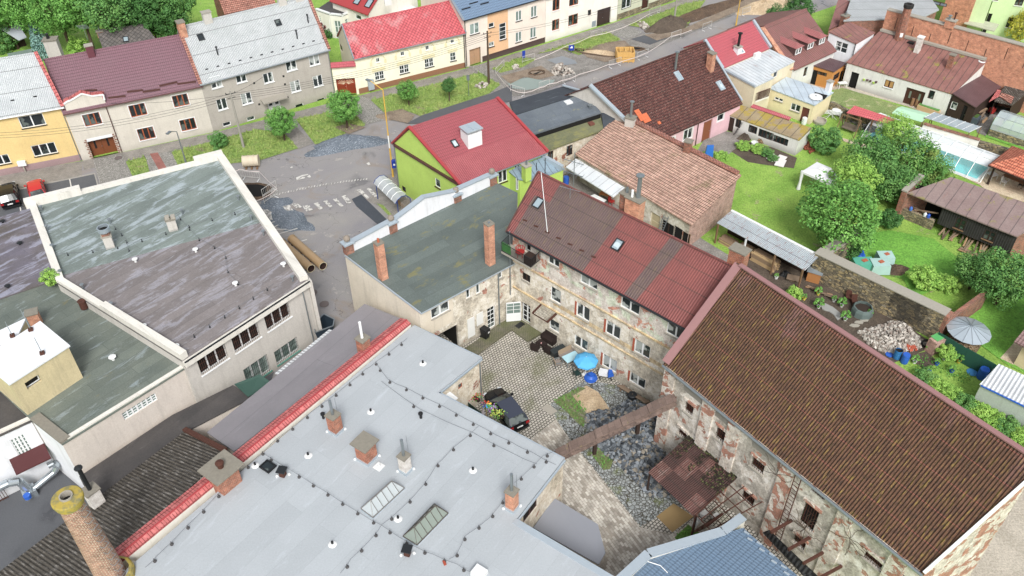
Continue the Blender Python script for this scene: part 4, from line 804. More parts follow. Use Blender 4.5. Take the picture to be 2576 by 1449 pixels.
fl=flat('stair_block','white painted upper block with small rust red lean-to roof','building',[w1(2052,455),w1(2428,620),w1(2690,470),w1(2335,325)],[5.3,4.9,5.0,5.5],WHT,R_RUSTS,over=.15,windows={0:[(w1(2150,575),w1(2285,770),dict(fr=WHITE,gl=GLASSC,nc=2,rows=2))]})
downpipe(fl['root'],fl['foot'][1]+Vector((-.05,-.15)),0,4.9,BLACKP)
OW=plain('orange_timber','#c98438',.7,sc_=6,var=.25)
fl=flat('porch','orange timber porch with dark purple metal roof beside the white wall','porch',[w1(1795,925),w1(2110,1022),w1(2285,905),w1(1978,812)],[2.5,2.4,2.4,2.5],OW,R_BROWNR,over=.12,windows={0:[(w1(1885,1010),w1(2005,1095),dict(fr=DBROWN,gl=GLASS,nc=2,rows=2)),(w1(1800,985),w1(1850,1180),dict(fr=DWOOD,gl=DARKV,nc=1,ground=1))],1:[(w1(2115,1075),w1(2180,1105),dict(fr=DBROWN,gl=GLASS,nc=2,rows=2)),(w1(2215,1020),w1(2262,1130),dict(fr=DBROWN,gl=DARKV,nc=1,ground=1))]})
lb=flat('long_outbuilding','long white outbuilding with big rust red sheet roof','outbuilding',[t3(600,472),t3(1388,708),t3(1645,462),t3(850,238)],[3.0,2.95,5.0,5.0],WOLD,R_RUSTS,over=.15,windows={0:[(w3(1050,130),w3(1120,370),dict(door=True,ground=1,mat=DARKV,depth=.2,handle=False)),(w3(1605,258),w3(1715,415),dict(fr=DBROWN,gl=plain('amber_curtain','#b58a4c',.5),nc=2,sill=WHITE)),(w3(1950,385),w3(2200,640),dict(door=True,ground=1,mat=DBROWN,depth=.2,nc=2,panel=[(.4,.4,.6,.8)],pm=METAL)),(w3(2325,430),w3(2370,590),dict(fr=DBROWN,gl=GLASS,nc=1))]})
a,b=lb['P'][3],lb['P'][2];mb=MB(CONC);mb.bar(a+Vector((0,.1,.2)),b+Vector((0,.1,.2)),.5,.25);part('coping',mb,lb['roof'])
bang=math.atan2(b.y-a.y,b.x-a.x)
lp=lambda p:onpl(p,lb['P'][0],(lb['P'][1]-lb['P'][0]).cross(lb['P'][3]-lb['P'][0]).normalized())
q_=lp(w2(840,830));chimney(lb['roof'],q_,q_.z-.2,vz(w2(912,590),q_),.62,.62,bang,BRICKW,WHITE)
q_=lp(w2(1345,1085));chimney(lb['roof'],q_,q_.z-.2,vz(w2(1420,870),q_),.6,.6,bang,BRICKD,MOSSC)
q_=lp(w2(750,690));mb=MB(DARKMETAL);mb.box((q_.x,q_.y,q_.z+.1),(.8,.5,.2),bang);part('roof_hatch',mb,lb['roof'])
q_=lp(w2(1875,985));mb=MB(WHITEP);mb.lathe(q_+Vector((0,0,.1)),[(.45,0),(.4,.08),(.02,.02)],12);part('satellite_dish',mb,lb['roof'])
A0,B0=V2(a),V2(b);dw=(B0-A0).normalized();nn_=-Vector((dw.y,-dw.x));A1=A0+nn_*.5;B1=B0+nn_*.5
T=[on(p,A1,B1)for p in(w2(375,160),w2(1360,405),w2(2544,690),w2(290,420))];print('brickwall',T)
root=thing('brick_wall','very long tall orange brick firewall with slab coping behind the rust red roof','wall',(A1.x,A1.y,0))
e0,e1=A1+dw*T[0][0],A1+dw*(T[2][0]+9);zt_=[T[0][1],T[2][1]-.3]
body(root,[e0,e1,e1+nn_*.6,e0+nn_*.6],[zt_[0],zt_[1],zt_[1],zt_[0]],BRICKO);mb=MB(CONC);mb.bar(Vector((e0.x+nn_.x*.3,e0.y+nn_.y*.3,zt_[0]+.06)),Vector((e1.x+nn_.x*.3,e1.y+nn_.y*.3,zt_[1]+.06)),.8,.12);part('coping',mb,root)
for k in range(9):
 q_=e0+dw*(1.5+k*2.2)-nn_*.02;zz_=zt_[0]-.6-(k%3)*.4;mb=MB(DARKMETAL);mb.bar((q_.x,q_.y,zz_-1.4),(q_.x,q_.y,zz_),.05,.05);part('wall_anchor',mb,root)
q_=at(w2(565,600),5.0);zt_=vz(w2(735,62),q_);root=thing('tall_chimney','tall weathered brick chimney with black crown in front of the brick firewall','chimney',(q_.x,q_.y,4.3))
mb=MB(BRICKD);mb.cyl((q_.x,q_.y,4.3),(q_.x,q_.y,zt_-.5),.62,.5,8,smooth=False);part('shaft',mb,root);mb=MB(plain('sooty_cap','#2d2c2c',.9));mb.lathe((q_.x,q_.y,zt_-.5),[(.52,0),(.62,.1),(.62,.45),(.5,.5),(.3,.5),(.3,.1)],8);part('crown',mb,root)
mb=MB(WHITE);mb.box((q_.x-.1,q_.y-.55,5.6),(.35,.12,.5),0);part('soot_door',mb,root)
q_=e0+dw*(T[1][0]-T[0][0])+nn_*.2;zz_=T[1][1];root=thing('wall_chimney','short brick chimney with two steel flues on the brick firewall','chimney',(q_.x,q_.y,zz_-.3));mb=MB(BRICKO);mb.box((q_.x,q_.y,zz_+.15),(1.1,.7,.9),bang);c_=part('stack',mb,root);mb=MB(CONC);mb.box((q_.x,q_.y,zz_+.65),(1.3,.9,.1),bang);part('cap',mb,root);vpipe(root,(q_.x-.3,q_.y,zz_+.7),(q_.x-.3,q_.y,zz_+1.1),.12,METAL,True);vpipe(root,(q_.x+.3,q_.y,zz_+.7),(q_.x+.3,q_.y,zz_+1.4),.09,RUST,True)
flat('workshop','large workshop with pale grey corrugated roof behind the brick firewall','building',[w2(-300,330),w2(900,285),w2(1170,158),w2(1040,-40),w2(-100,-260)],5.6,BRICKD,R_GREY,over=.2)
A_=at(w2(1120,560));B_=at(w2(1545,660));mb=0
root=thing('brick_building','orange and pale brick building with brown ribbon window at the top edge','building',A_);dd=(V2(B_)-V2(A_)).normalized();bk_=Vector((-dd.y,dd.x));ft=[V2(A_),V2(B_),V2(B_)+bk_*8,V2(A_)+bk_*8]
r=rect(ft[0],ft[1],w2(1115,15),w2(1310,115));body(root,ft,10.5,BRICKO,{0:[r]});window(root,ft[0],ft[1],r,DBROWN,plain('sky_glass','#8595a5',.2),2)
mb=MB(R_OLDRED);mb.sheet([Vector((p.x,p.y,10.6))for p in ft],.15);part('roof',mb,root)
A_=at(w2(1850,575));B_=at(w2(2900,700));dd=(V2(B_)-V2(A_)).normalized();bk_=Vector((-dd.y,dd.x));ft=[V2(A_),V2(B_),V2(B_)+bk_*8,V2(A_)+bk_*8]
root=thing('apartment_house','pale green rendered house with brown windows in the top right corner','house',A_);rs=[(rect(ft[0],ft[1],w2(2305,272),w2(2365,445)),dict(fr=DBROWN,gl=GLASS,nc=2,sill=WHITE)),(rect(ft[0],ft[1],w2(2435,-50),w2(2510,95)),dict(fr=DBROWN,gl=GLASS,nc=2,sill=WHITE)),(rect(ft[0],ft[1],w2(2030,-120),w2(2130,15)),dict(fr=DBROWN,gl=GLASS,nc=2,sill=WHITE))]
r=rect(ft[0],ft[1],w2(1930,205),w2(2000,350));r=(r[0],.1,r[2],r[3]);body(root,ft,9.5,GRNH,{0:[q_[0]for q_ in rs]+[r]})
for r0_,kw in rs:window(root,ft[0],ft[1],r0_,**kw)
doorset(root,ft[0],ft[1],r,DARKV,.2);mb=MB(R_OLDRED);mb.sheet([Vector((p.x,p.y,9.6))for p in ft],.15);part('roof',mb,root)
e=ft[0];w_=[e-dd*3.6-bk_*2.0,e-dd*.6-bk_*2.4,e-dd*.2+bk_*3,e-dd*3.4+bk_*3];body(root,w_,8.2,GRNH,name='wing');mb=MB(WHITE);mb.sheet([Vector((p.x,p.y,8.3))for p in w_],.2);part('roof',mb,root)
flat('polycarbonate_canopy','greyish polycarbonate canopy over the yard of the pale green house','canopy',[w2(1590,372),w2(2070,500),w2(2150,390),w2(1700,285)],2.7,None,seam('polycarbonate','#b5b5a2','#a9a996',1.2,.4,0,line=.0),skip=(0,1,2,3))
TB=corr('brown_log_boards','#4f342c','#5c3d33',.3,0,.8,.4);UVb=0
cab=flat('timber_cabin','dark brown timber cabin with plum metal roof beside the white outbuilding','cabin',[v3(822,702),v3(1102,875),v3(1412,625),v3(1160,466)],[3.1,2.4,2.4,3.1],DWOOD,R_BROWNR,over=.15,windows={0:[(v3(803,800),v3(845,918),dict(fr=WHITE,gl=GLASSC,nc=1)),(v3(955,850),v3(960,985),dict(door=True,ground=1,mat=DARKV,depth=.15))]})
flat('open_shed','open shed with red tile patch and dark corrugated panels by the brick firewall','shed',[v3(1340,800),v3(1560,850),v3(1760,690),v3(1500,570)],[2.2,2.2,2.6,2.6],DWOOD,R_MOSSCORR,over=.05,skip=(0,))
mb=MB(R_RIDGE);mb.sheet([at(v3(1270,805),2.45),at(v3(1395,735),2.5),at(v3(1425,665),2.6),at(v3(1380,650),2.6)],.1);single('tile_roof_strip',mb,'sloping strip of salmon red tiles between the cabin and the open shed','roof')
mb=MB(R_OLDRED);mb.sheet([at(v3(1395,735),2.45),at(v3(1550,830),2.45),at(v3(1590,745),2.75),at(v3(1435,690),2.75)],.1);single('tile_roof_strip',mb,'patch of old red tiles on the open shed by the greenhouse','roof')
# ---------------------------------------------------------------- warehouse
WE=8.5;WA=at((1681,916),WE);WBp=at((2322,1431),WE)
WINF=dict(fr=RUST,gl=DARKV,nc=1,depth=.35,bars=RUST)
def fl0(L,**k):return[(rect(WA,WBp,p,q_),dict(WINF,**k))for p,q_ in L]
F=fl0([(v5(872,940),v5(942,1132)),(v5(792,1245),v5(872,1400)),(v5(1232,1225),v5(1307,1445)),(x3(748,188),x3(822,348)),(x3(670,455),x3(742,612)),(b3(285,878),b3(332,1122)),(b3(205,1125),b3(268,1258)),(b3(742,1250),b3(846,1408)),(b3(338,752),b3(425,882)),(b3(1010,1430),b3(1150,1560))])
wg=gable('warehouse','derelict warehouse with huge mossy brown corrugated roof and peeling brick wall','warehouse',WA,WBp,WE,(1860,672),RUINB,R_WARE,side=1,half=6.4,rl=(1860,672),rr=(2627,1143),front=F,oh=.25,og=.25,back=.03,hEb=13.5,matf={0:lambda s,z:RUINB,1:lambda s,z:RUINP,2:lambda s,z:RUINB,3:lambda s,z:RUINB})
g=wg;gutter(g,METAL,r=.1)
capstrip(g['roof'],[g['pt'](-.1,-.2,WE+.2),g['pt'](-.1,g['half'],g['hr']+.2)],.6,.1,PINKT,'verge');capstrip(g['roof'],[g['pt'](g['L']+.25,-.3,WE+.15),g['pt'](g['L']+.25,g['half'],g['hr']+.2)],.17,.12,WHITE,'verge')
capstrip(g['roof'],[g['pt'](0,g['half'],g['hr']+.22),g['pt'](g['L'],g['half'],g['hr']+.22)],.35,.1,PINKT,'ridge_cap')
for s_ in[.35]+[on(p,WA,WBp)[0]for p in(v5(1150,960),v5(1445,1215),x3(1030,310),b3(590,1000),b3(1010,1290))]:
 mb=MB(RUINP);a=g['pt'](s_-.5,-.16,0);mb.hexa([g['pt'](s_-.5,-.16,0),g['pt'](s_+.5,-.16,0),g['pt'](s_+.5,0.01,0),g['pt'](s_-.5,.01,0)],[g['pt'](s_-.5,-.16,WE-.3),g['pt'](s_+.5,-.16,WE-.3),g['pt'](s_+.5,.01,WE-.3),g['pt'](s_-.5,.01,WE-.3)]);part('pilaster',mb,g['root'])
for r,kw in F[:8]:
 mb=MB(RUINP);mb.box(g['pt']((r[0]+r[2])/2,-.03,r[3]+.12),(r[2]-r[0]+.3,.14,.22),g['ang']);part('lintel',mb,g['root'])
 mb=MB(CONC);mb.box(g['pt']((r[0]+r[2])/2,-.03,r[1]-.08),(r[2]-r[0]+.2,.16,.12),g['ang']);part('window_sill',mb,g['root'])
for r,kw in F[:5]:
 mb=MB(plaster('dull_grey_plaster','#918c82',amt=.5)if 'dull_grey_plaster' not in MATS else MATS['dull_grey_plaster']);zt_=WE-.9  # plain mid grey plaster for the panels below the eave
 if r[3]>5:mb.box(g['pt']((r[0]+r[2])/2+.1,-.005,zt_),(1.7,.05,.45),g['ang']);part('blind_panel',mb,g['root'])
mb=MB(RUINP);mb.hexa([g['pt'](0,-.2,WE-.25),g['pt'](g['L'],-.2,WE-.25),g['pt'](g['L'],.01,WE-.25),g['pt'](0,.01,WE-.25)],[g['pt'](0,-.25,WE-.02),g['pt'](g['L'],-.25,WE-.02),g['pt'](g['L'],.01,WE-.02),g['pt'](0,.01,WE-.02)]);part('cornice',mb,g['root'])
for p,q_ in((b3(180,1030),b3(90,1100)),(b3(315,1160),b3(235,1225)),(b3(430,1265),b3(345,1330)),(b3(555,1375),b3(470,1440))):
 s_,z_=on(p,WA,WBp);z_=max(z_,1.5);mb=MB(RUST);mb.bar(g['pt'](s_,.1,z_),g['pt'](s_-.15,-1.7,z_-.1),.16,.2);part('steel_beam',mb,g['root'])
s_,z_=on(b3(250,690),WA,WBp);mb=MB(RUST)
for o in(-.22,.22):mb.bar(g['pt'](s_+o,-.25,.6),g['pt'](s_+o,-.25,z_),.05,.05)
for k in range(20):zz_=.8+k*(z_-1)/20;mb.bar(g['pt'](s_-.2,-.25,zz_),g['pt'](s_+.2,-.25,zz_),.03,.03)
part('wall_ladder',mb,g['root'])
random.seed(3);mb=MB(BARK)
for(p,q_)in((b3(300,1080),14),(b3(640,1150),9),(x3(950,330),6)):
 for k in range(q_):
  s_,z_=on(p,WA,WBp);a=random.uniform(0,6.28);pts=[]
  for t in range(7):
   pts.append(g['pt'](s_,-.22-random.random()*.06,z_));a+=random.uniform(-.6,.6);s_+=math.cos(a)*.25;z_+=math.sin(a)*.28
  for u,v in zip(pts,pts[1:]):mb.bar(u,v,.022,.022)
vn=single('bare_vine',mb,'bare brown vine branches climbing over the derelict warehouse wall','plant')
# ---------------------------------------------------------------- three storey house
WH=9.75;n0,n1=at((1292,797)),at((1628,1004));dd=(V2(n1)-V2(n0)).normalized();HA=V2(n0);HB=HA+dd*17.2
WT=dict(fr=WHITE,gl=GLASSC,nc=2,sill=CONC,depth=.1)
def hw(L,**k):return[(rect(HA,HB,p,q_),dict(WT,**k))for p,q_ in L]
F=hw([(m2(520,585),m2(642,748)),(m2(828,765),m2(958,938)),(m2(490,828),m2(582,985)),(m2(712,962),m2(812,1122)),(m2(930,1107),m2(1035,1268)),(m2(472,1072),m2(568,1208)),(m2(687,1216),m2(785,1370)),(m2(893,1352),m2(1000,1495)),(v5(665,28),v5(850,285))])
F+=hw([(m2(275,435),m2(356,578))],nc=2);F+=hw([(m2(292,707),m2(366,852)),(m2(282,948),m2(355,1070))],nc=1);F+=hw([(m2(78,600),m2(137,690))],gl=DARKV,fr=DWOOD)
r=rect(HA,HB,c3(585,20),c3(725,388));F.append(((r[0],.15,r[2],r[3]),dict(fr=WHITE,gl=DARKV,nc=2,rows=4,depth=.3,name='door')))
rb=rect(HA,HB,m2(92,318),m2(140,470));F.append((rb,dict(fr=WHITE,gl=DARKV,nc=1,depth=.3,name='balcony_door')))
def mfh(s,z):return RUINT if z>6.6 else(RUINC if 4.1<z<4.55 and s>4.5 else RUINA)
g=gable('apartment_house','three storey house with peeling plaster and red corrugated roof beside the courtyard','house',HA,HB,WH,(1362,440),RUINA,R_HOUSE,side=1,half=4.3,rl=(1362,440),rr=(1870,704),front=F,oh=.45,og=.3,back=.03,hEb=12.1,matf={0:mfh,1:lambda s,z:RUINA,2:lambda s,z:RUINA,3:lambda s,z:RUINA},bz=(4.1,4.55,6.6),bs=(4.5,));hg=g
gutter(g,DARKMETAL,r=.09)
capstrip(g['roof'],[g['pt'](-.32,-.5,WH-.3),g['pt'](-.32,g['half'],g['hr']+.12)],.12,.3,BRNT,'verge')
def patch(g,L,m,dz=.015,name='roof_patch'):
 for s0,s1,d0,d1 in L:
  mb=MB(m);P=[g['pt'](s,q_,WH+q_*g['slope']+g['lift']+dz)for s,q_ in((s0,d0),(s1,d0),(s1,d1),(s0,d1))];mb.sheet(P,.012);part(name,mb,g['roof'])
def hs(p):q_=roofpt(g,p);return(V2(q_)-g['A']).dot(g['d'])
sA,sB=hs(v1(1000,1449)),hs(v1(1380,880));sm_=(sA+sB)/2;patch(g,[(.4,sm_,-.42,g['half']*.62),(1.9,sm_,g['half']*.62,g['half']*.98)],R_HOUSEG);s2=hs(v1(1870,1320));patch(g,[(s2-.35,s2+.75,-.42,g['half']*.97)],R_HOUSEG)
for p in(v1(385,645),v1(1390,1175)):skylight(g['roof'],roofpt(g,p),g['N'],g['d'],.75,.95)
q_=g['pt'](hs(v1(1490,850)),g['half']+.5,0);zb=g['hr']-.9;c_=chimney(g['roof'],q_,zb,vz(v1(1480,575),q_),1.35,.75,g['ang'],BRICKO,MOSSC)
zt_=vz(v1(1480,575),q_);vpipe(c_,(q_.x+.2,q_.y,zt_),(q_.x+.2,q_.y,zt_+2.0),.17,METAL,True);vpipe(c_,(q_.x-.25,q_.y+.1,zt_),(q_.x-.25,q_.y+.1,zt_+.7),.1,WHITE)
q_=g['pt'](hs(v1(1370,800)),g['half']+.75,0);chimney(g['roof'],q_,zb,zt_-.1,.8,.7,g['ang'],BRICKD,MOSSC,1,METAL)
q_=g['pt'](hs((1806,662)),g['half']+.45,0);chimney(g['roof'],q_,g['hr']-.9,vz(m2(1600,415),q_),1.2,.8,g['ang'],BRICK,MOSSC,0)
q_=g['pt'](hs(v1(500,1030)),.5,0);base=roofpt(g,v1(500,1030));mb=MB(WHITE);tip=roofpt(g,v1(420,300))+Vector((0,0,.35));mb.cyl(base+Vector((0,0,.15)),tip,.03,.03,6);part('conduit',mb,g['roof'])
rz=g['hr']+.2
for p,tt in((v1(445,285),v1(447,135)),(v1(535,345),v1(545,70)),(v1(858,510),v1(872,0))):
 sx_=hs(p);q_=g['pt'](sx_,g['half'],rz);zt_=vz(tt,q_);mb=MB(METAL if p[0]>v1(700,0)[0]else DARKMETAL);mb.cyl(q_,(q_.x,q_.y,zt_),.035,.03,6)
 if p[0]>v1(700,0)[0]:
  for k in range(2):
   z_=zt_-.9-1.1*k;mb.bar((q_.x-.8,q_.y+.5,z_),(q_.x+.7,q_.y-.4,z_),.04,.04)
   for j in range(5):u=-.7+.33*j;mb.bar((q_.x+u-.2,q_.y-u*.6-.3,z_),(q_.x+u+.2,q_.y-u*.6+.3,z_),.02,.02)
 part('antenna',mb,g['roof'])
a=roofpt(g,v1(655,548))+Vector((0,0,.9));b=roofpt(g,v1(910,620))+Vector((0,0,.9));c=roofpt(g,v1(785,580));mb=MB(METAL);mb.bar(a,b,.04,.04);mb.cyl(c,c+Vector((0,0,.95)),.025,.025,6);part('antenna',mb,g['roof'])
for k in range(7):
 q_=g['pt'](.8+k*1.15,.75,WH+.75*g['slope']+g['lift']+.05);mb=MB(RUST);mb.box(q_,(.4,.1,.1),g['ang']+.2);part('snow_guard',mb,g['roof'])
zb=rb[1]-.05;root=thing('balcony','small black iron railed balcony at the corner of the three storey house','balcony',g['pt'](.1,0,zb));bq=g['pt']
mb=MB(CONC);mb.hexa([bq(-.35,-1.25,zb-.2),bq(3.0,-1.25,zb-.2),bq(3.0,-.002,zb-.2),bq(-.35,-.002,zb-.2)],[bq(-.35,-1.25,zb),bq(3.0,-1.25,zb),bq(3.0,-.002,zb),bq(-.35,-.002,zb)]);part('slab',mb,root)
mb=MB(DARKMETAL);cor=[(-.33,0),(-.33,-1.22),(2.98,-1.22),(2.98,0)]
for(s0,o0),(s1,o1)in zip(cor,cor[1:]):
 L_=math.hypot(s1-s0,o1-o0);k=int(L_/.13)
 for z_ in(.05,.9):mb.bar(bq(s0,o0,zb+z_),bq(s1,o1,zb+z_),.04,.04)
 for i in range(k+1):
  t=i/k;q_=bq(s0+(s1-s0)*t,o0+(o1-o0)*t,zb+.05);mb.bar(q_,q_+Vector((0,0,.85)),.035 if i%3 else.07,.03)
part('railing',mb,root)
mb=MB(DWOOD);mb.hexa([bq(2.1,-1.15,zb+.01),bq(2.9,-1.15,zb+.01),bq(2.9,-.4,zb+.01),bq(2.1,-.4,zb+.01)],[bq(2.1,-1.15,zb+.75),bq(2.9,-1.15,zb+.75),bq(2.9,-.4,zb+.75),bq(2.1,-.4,zb+.75)]);single('balcony_cabinet',mb,'dark wooden box standing on the small iron railed balcony','cabinet')
mb=MB(REDP);q_=bq(1.4,-.75,zb+.45)
mb.lathe((q_.x,q_.y,q_.z),[(.0,0),(.33,0),(.38,.08),(.0,.06)],12);mb.lathe((q_.x,q_.y+.1,q_.z+.05),[(.38,.3),(.4,.34),(.36,.34)],12)
for k in range(4):a_=k*1.57+.7;mb.bar((q_.x+.27*math.cos(a_),q_.y+.27*math.sin(a_),zb+.0),(q_.x+.24*math.cos(a_),q_.y+.24*math.sin(a_),q_.z),.04,.04)
for k in range(7):a_=k*.5;mb.bar((q_.x+.36*math.cos(a_),q_.y+.36*math.sin(a_),q_.z+.05),(q_.x+.38*math.cos(a_),q_.y+.1+.38*math.sin(a_),q_.z+.38),.05,.02)
single('plastic_chair',mb,'dark red plastic chair standing on the iron railed balcony','chair')
mb=MB(plain('green_mat','#3f8a3a',.8));mb.hexa([bq(-.3,-1.2,zb+.1),bq(.7,-1.2,zb+.1),bq(.7,-1.17,zb+.1),bq(-.3,-1.17,zb+.1)],[bq(-.3,-1.2,zb+.95),bq(.7,-1.2,zb+.95),bq(.7,-1.17,zb+.95),bq(-.3,-1.17,zb+.95)]);part('green_screen',mb,root)
a,b=[on(p,HA,HB)for p in(c3(890,62),c3(1080,200))];zc=(a[1]+b[1])/2
root=thing('door_canopy','broken rusty wire glass canopy frame above the courtyard wall','canopy',bq(a[0],0,zc));mb=MB(RUST)
mb.bar(bq(a[0],0,zc),bq(a[0],-1.2,zc-.1),.12,.14);mb.bar(bq(b[0]+.3,0,zc),bq(b[0]+.3,-1.2,zc-.1),.14,.16);mb.bar(bq(a[0],-1.2,zc-.1),bq(b[0]+.3,-1.2,zc-.1),.06,.08);part('frame',mb,root)
mb=MB(plain('wire','#7d7a74',.6))
for k in range(1,7):mb.bar(bq(a[0]+(b[0]+.3-a[0])*k/7,-.02,zc-.02),bq(a[0]+(b[0]+.3-a[0])*k/7,-1.2,zc-.12),.012,.012)
for k in range(1,5):mb.bar(bq(a[0],-1.2*k/5,zc-.06),bq(b[0]+.3,-1.2*k/5,zc-.06),.012,.012)
part('wire_mesh',mb,root)
mb=MB(WHITE);ds,dz=r[0],.15;hg_=bq(r[0],-.02,.15);e=bq(r[0]-1.0,-1.0,.15);H_=r[3]-.2;mb.bar(hg_+Vector((0,0,H_*.21)),e+Vector((0,0,H_*.21)),.05,H_*.42);mb.bar(hg_+Vector((0,0,H_-.06)),e+Vector((0,0,H_-.06)),.05,.12)
for t in(.04,.5,.96):q_=hg_.lerp(e,t);mb.bar(q_,q_+Vector((0,0,H_)),.07,.05)
for k in(1,2):mb.bar(hg_+Vector((0,0,H_*(.42+.19*k))),e+Vector((0,0,H_*(.42+.19*k))),.04,.04)
lf=part('door_leaf',mb,hg['root']);mb=MB(GREEN_GL);mb.bar(hg_+Vector((0,0,H_*.7)),e+Vector((0,0,H_*.7)),.01,H_*.55);part('pane',mb,lf)
for i in(2,3,4,6,7):
 r_=F[i][0];mb=MB(plain('bare_red_brick','#b5583c',.9,sc_=9,var=.4));mb.box(bq(r_[0]-.09,-.012,(r_[1]+r_[3])/2),(.16,.04,r_[3]-r_[1]),g['ang']);part('brick_jamb',mb,g['root'])
for z_ in(6.45,3.5):mb=MB(RUINC);mb.hexa([bq(0,-.1,z_),bq(g['L'],-.1,z_),bq(g['L'],.01,z_),bq(0,.01,z_)],[bq(0,-.12,z_+.16),bq(g['L'],-.12,z_+.16),bq(g['L'],.01,z_+.16),bq(0,.01,z_+.16)]);part('string_course',mb,g['root'])
downpipe(g['root'],bq(.05,-.5,0),3,WH,METAL)
# ---------------------------------------------------------------- annex with mossy roof and white street parapet
CI=Vector((HA.x-.1,HA.y+.05,0));P1=at((868,645),6.45);P2=at((1055,787),6.1);P3_=Vector((HA.x,HA.y,6.1));P4=at((1250,462),6.75);P4b=at((1302,487),6.75)
r_st=on((1300,487),P1,P1+(P3_-P2));
ft=[P2,P3_,P4b,P4,P1]
root=thing('annex','two storey annex with mossy felt roof and ornamental white street parapet','building',(P2.x,P2.y,0));foot=[V2(p)for p in ft]
def aw(p,q_):return rect(foot[0],foot[1],p,q_)
RW=[(aw(m1(1318,890),m1(1460,888)),dict(W1,gl=GLASSC)),(aw(m1(1583,730),m1(1617,792)),dict(W1s)),(aw(m1(1658,690),m1(1690,757)),dict(W1s)),(aw(m1(1830,592),m1(1858,642)),dict(W1s))]
rd=aw(m1(1745,885),m1(1808,1005));rd=(rd[0],.15,rd[2],rd[3]);ra=aw(m1(1362,1085),m1(1530,1150));ra=(max(.5,ra[0]),0,ra[2],ra[3]);print('annex arch',ra,rd)
bd=body(root,foot,[6.05,6.05,6.6,6.6,6.4],None,{0:[x[0]for x in RW]+[rd]+[ra]},matf={0:lambda s,z:(RUINA if(s>ra[2]-.3 or z<3.3)else ANX),1:lambda s,z:ANX,2:lambda s,z:ANX,3:lambda s,z:WOLD,4:lambda s,z:ANX},bz=(3.3,),bs=(ra[2]-.3,))
for r_,kw in RW:window(root,foot[0],foot[1],r_,**kw)
window(root,foot[0],foot[1],rd,WHITE,GLASS,1,1,None,.15,'door',rows=5)
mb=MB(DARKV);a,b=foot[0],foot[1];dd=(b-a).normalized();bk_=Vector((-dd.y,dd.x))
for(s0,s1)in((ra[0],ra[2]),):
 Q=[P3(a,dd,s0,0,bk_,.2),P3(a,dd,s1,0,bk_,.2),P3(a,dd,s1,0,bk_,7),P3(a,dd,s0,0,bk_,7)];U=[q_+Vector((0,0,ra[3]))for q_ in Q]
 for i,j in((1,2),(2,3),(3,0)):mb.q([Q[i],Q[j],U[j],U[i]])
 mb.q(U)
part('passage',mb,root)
for(p,q_)in((m1(1592,965),m1(1652,1075)),(m1(1662,925),m1(1714,985))):
 r_=aw(p,q_);mb=MB(plain('white_panel','#dfe0dc',.8));mb.box(P3(a,dd,(r_[0]+r_[2])/2,(r_[1]+r_[3])/2,bk_,-.02),(r_[2]-r_[0],.05,r_[3]-r_[1]),math.atan2(dd.y,dd.x));part('blind_panel',mb,root)
uvdir(P2,P3_)
mb=MB(R_ANX);up=Vector((0,0,.1));o_=Vector((bk_.x,bk_.y,0))*.2
mb.sheet([P2-o_+up,P3_-o_+up,P4b+up,P4+up,P1+up],.14);rf=part('roof',mb,root);mb=MB(BLUEZ);mb.bar(P2-o_+up,P1+up,.1,.12);mb.bar(P2-o_+up-Vector((0,0,.06)),P3_-o_+up-Vector((0,0,.06)),.12,.1);part('roof_edge',mb,rf)
pa,pb=V2(P1),V2(P4);dp=(pb-pa).normalized();ib=nrm(pb,pa)
pts=[on(p,pa,pb)for p in(m1(735,385),m1(985,245),m1(1060,205),m1(1270,45),m1(1490,0))];pts.append(on(t1(1770,1325),pa,pb));print('parapet',[(round(s,1),round(z,1))for s,z in pts],(pb-pa).length)
L_=(pb-pa).length
mb=MB(WHT);cp=MB(BLUEZ);PP=[(0.2,pts[0][1]-.0)]+pts[1:]
PP=[(s,max(z,6.9))for s,z in PP]
for(s0,z0),(s1,z1)in zip(PP,PP[1:]):
 if s1-s0<.05:continue
 q0,q1=pa+dp*s0,pa+dp*s1;b0_,b1_=q0+ib*.0,q1+ib*.0;c0_,c1_=q0+ib*.35,q1+ib*.35
 mb.hexa([(b0_.x,b0_.y,0),(b1_.x,b1_.y,0),(c1_.x,c1_.y,0),(c0_.x,c0_.y,0)],[(b0_.x,b0_.y,z0),(b1_.x,b1_.y,z1),(c1_.x,c1_.y,z1),(c0_.x,c0_.y,z0)])
 e0,e1=q0+ib*.17,q1+ib*.17;cp.bar((e0.x,e0.y,z0+.05),(e1.x,e1.y,z1+.05),.55,.1)
pr_=part('street_parapet',mb,root);part('coping',cp,pr_)
STN=plain('carved_stone','#9c9082',.9,sc_=9,var=.5)
for p,tp in((m1(705,440),m1(690,340)),(m1(1035,285),m1(1018,185)),(m1(1520,60),m1(1515,-20)),(t1(1790,1370),t1(1778,1282))):
 s_,z_=on(p,pa,pb);q_=pa+dp*s_+ib*.15;zb=6.5;zt_=max(7.5,vz(tp,q_)-.6);mb=MB(BRICKD);mb.box((q_.x,q_.y,(zb+zt_)/2),(.75,.6,zt_-zb),math.atan2(dp.y,dp.x));pl_=part('pillar',mb,pr_)
 mb=MB(BLUEZ);mb.box((q_.x,q_.y,zt_+.05),(1.0,.85,.12),math.atan2(dp.y,dp.x));mb.box((q_.x,q_.y,zt_+.15),(.7,.6,.1),math.atan2(dp.y,dp.x));part('cap',mb,pl_)
 mb=MB(STN);mb.lathe((q_.x,q_.y,zt_+.2),[(.1,0),(.26,.1),(.3,.28),(.24,.45),(.1,.55),(.02,.56)],10);part('stone_ball',mb,pl_)
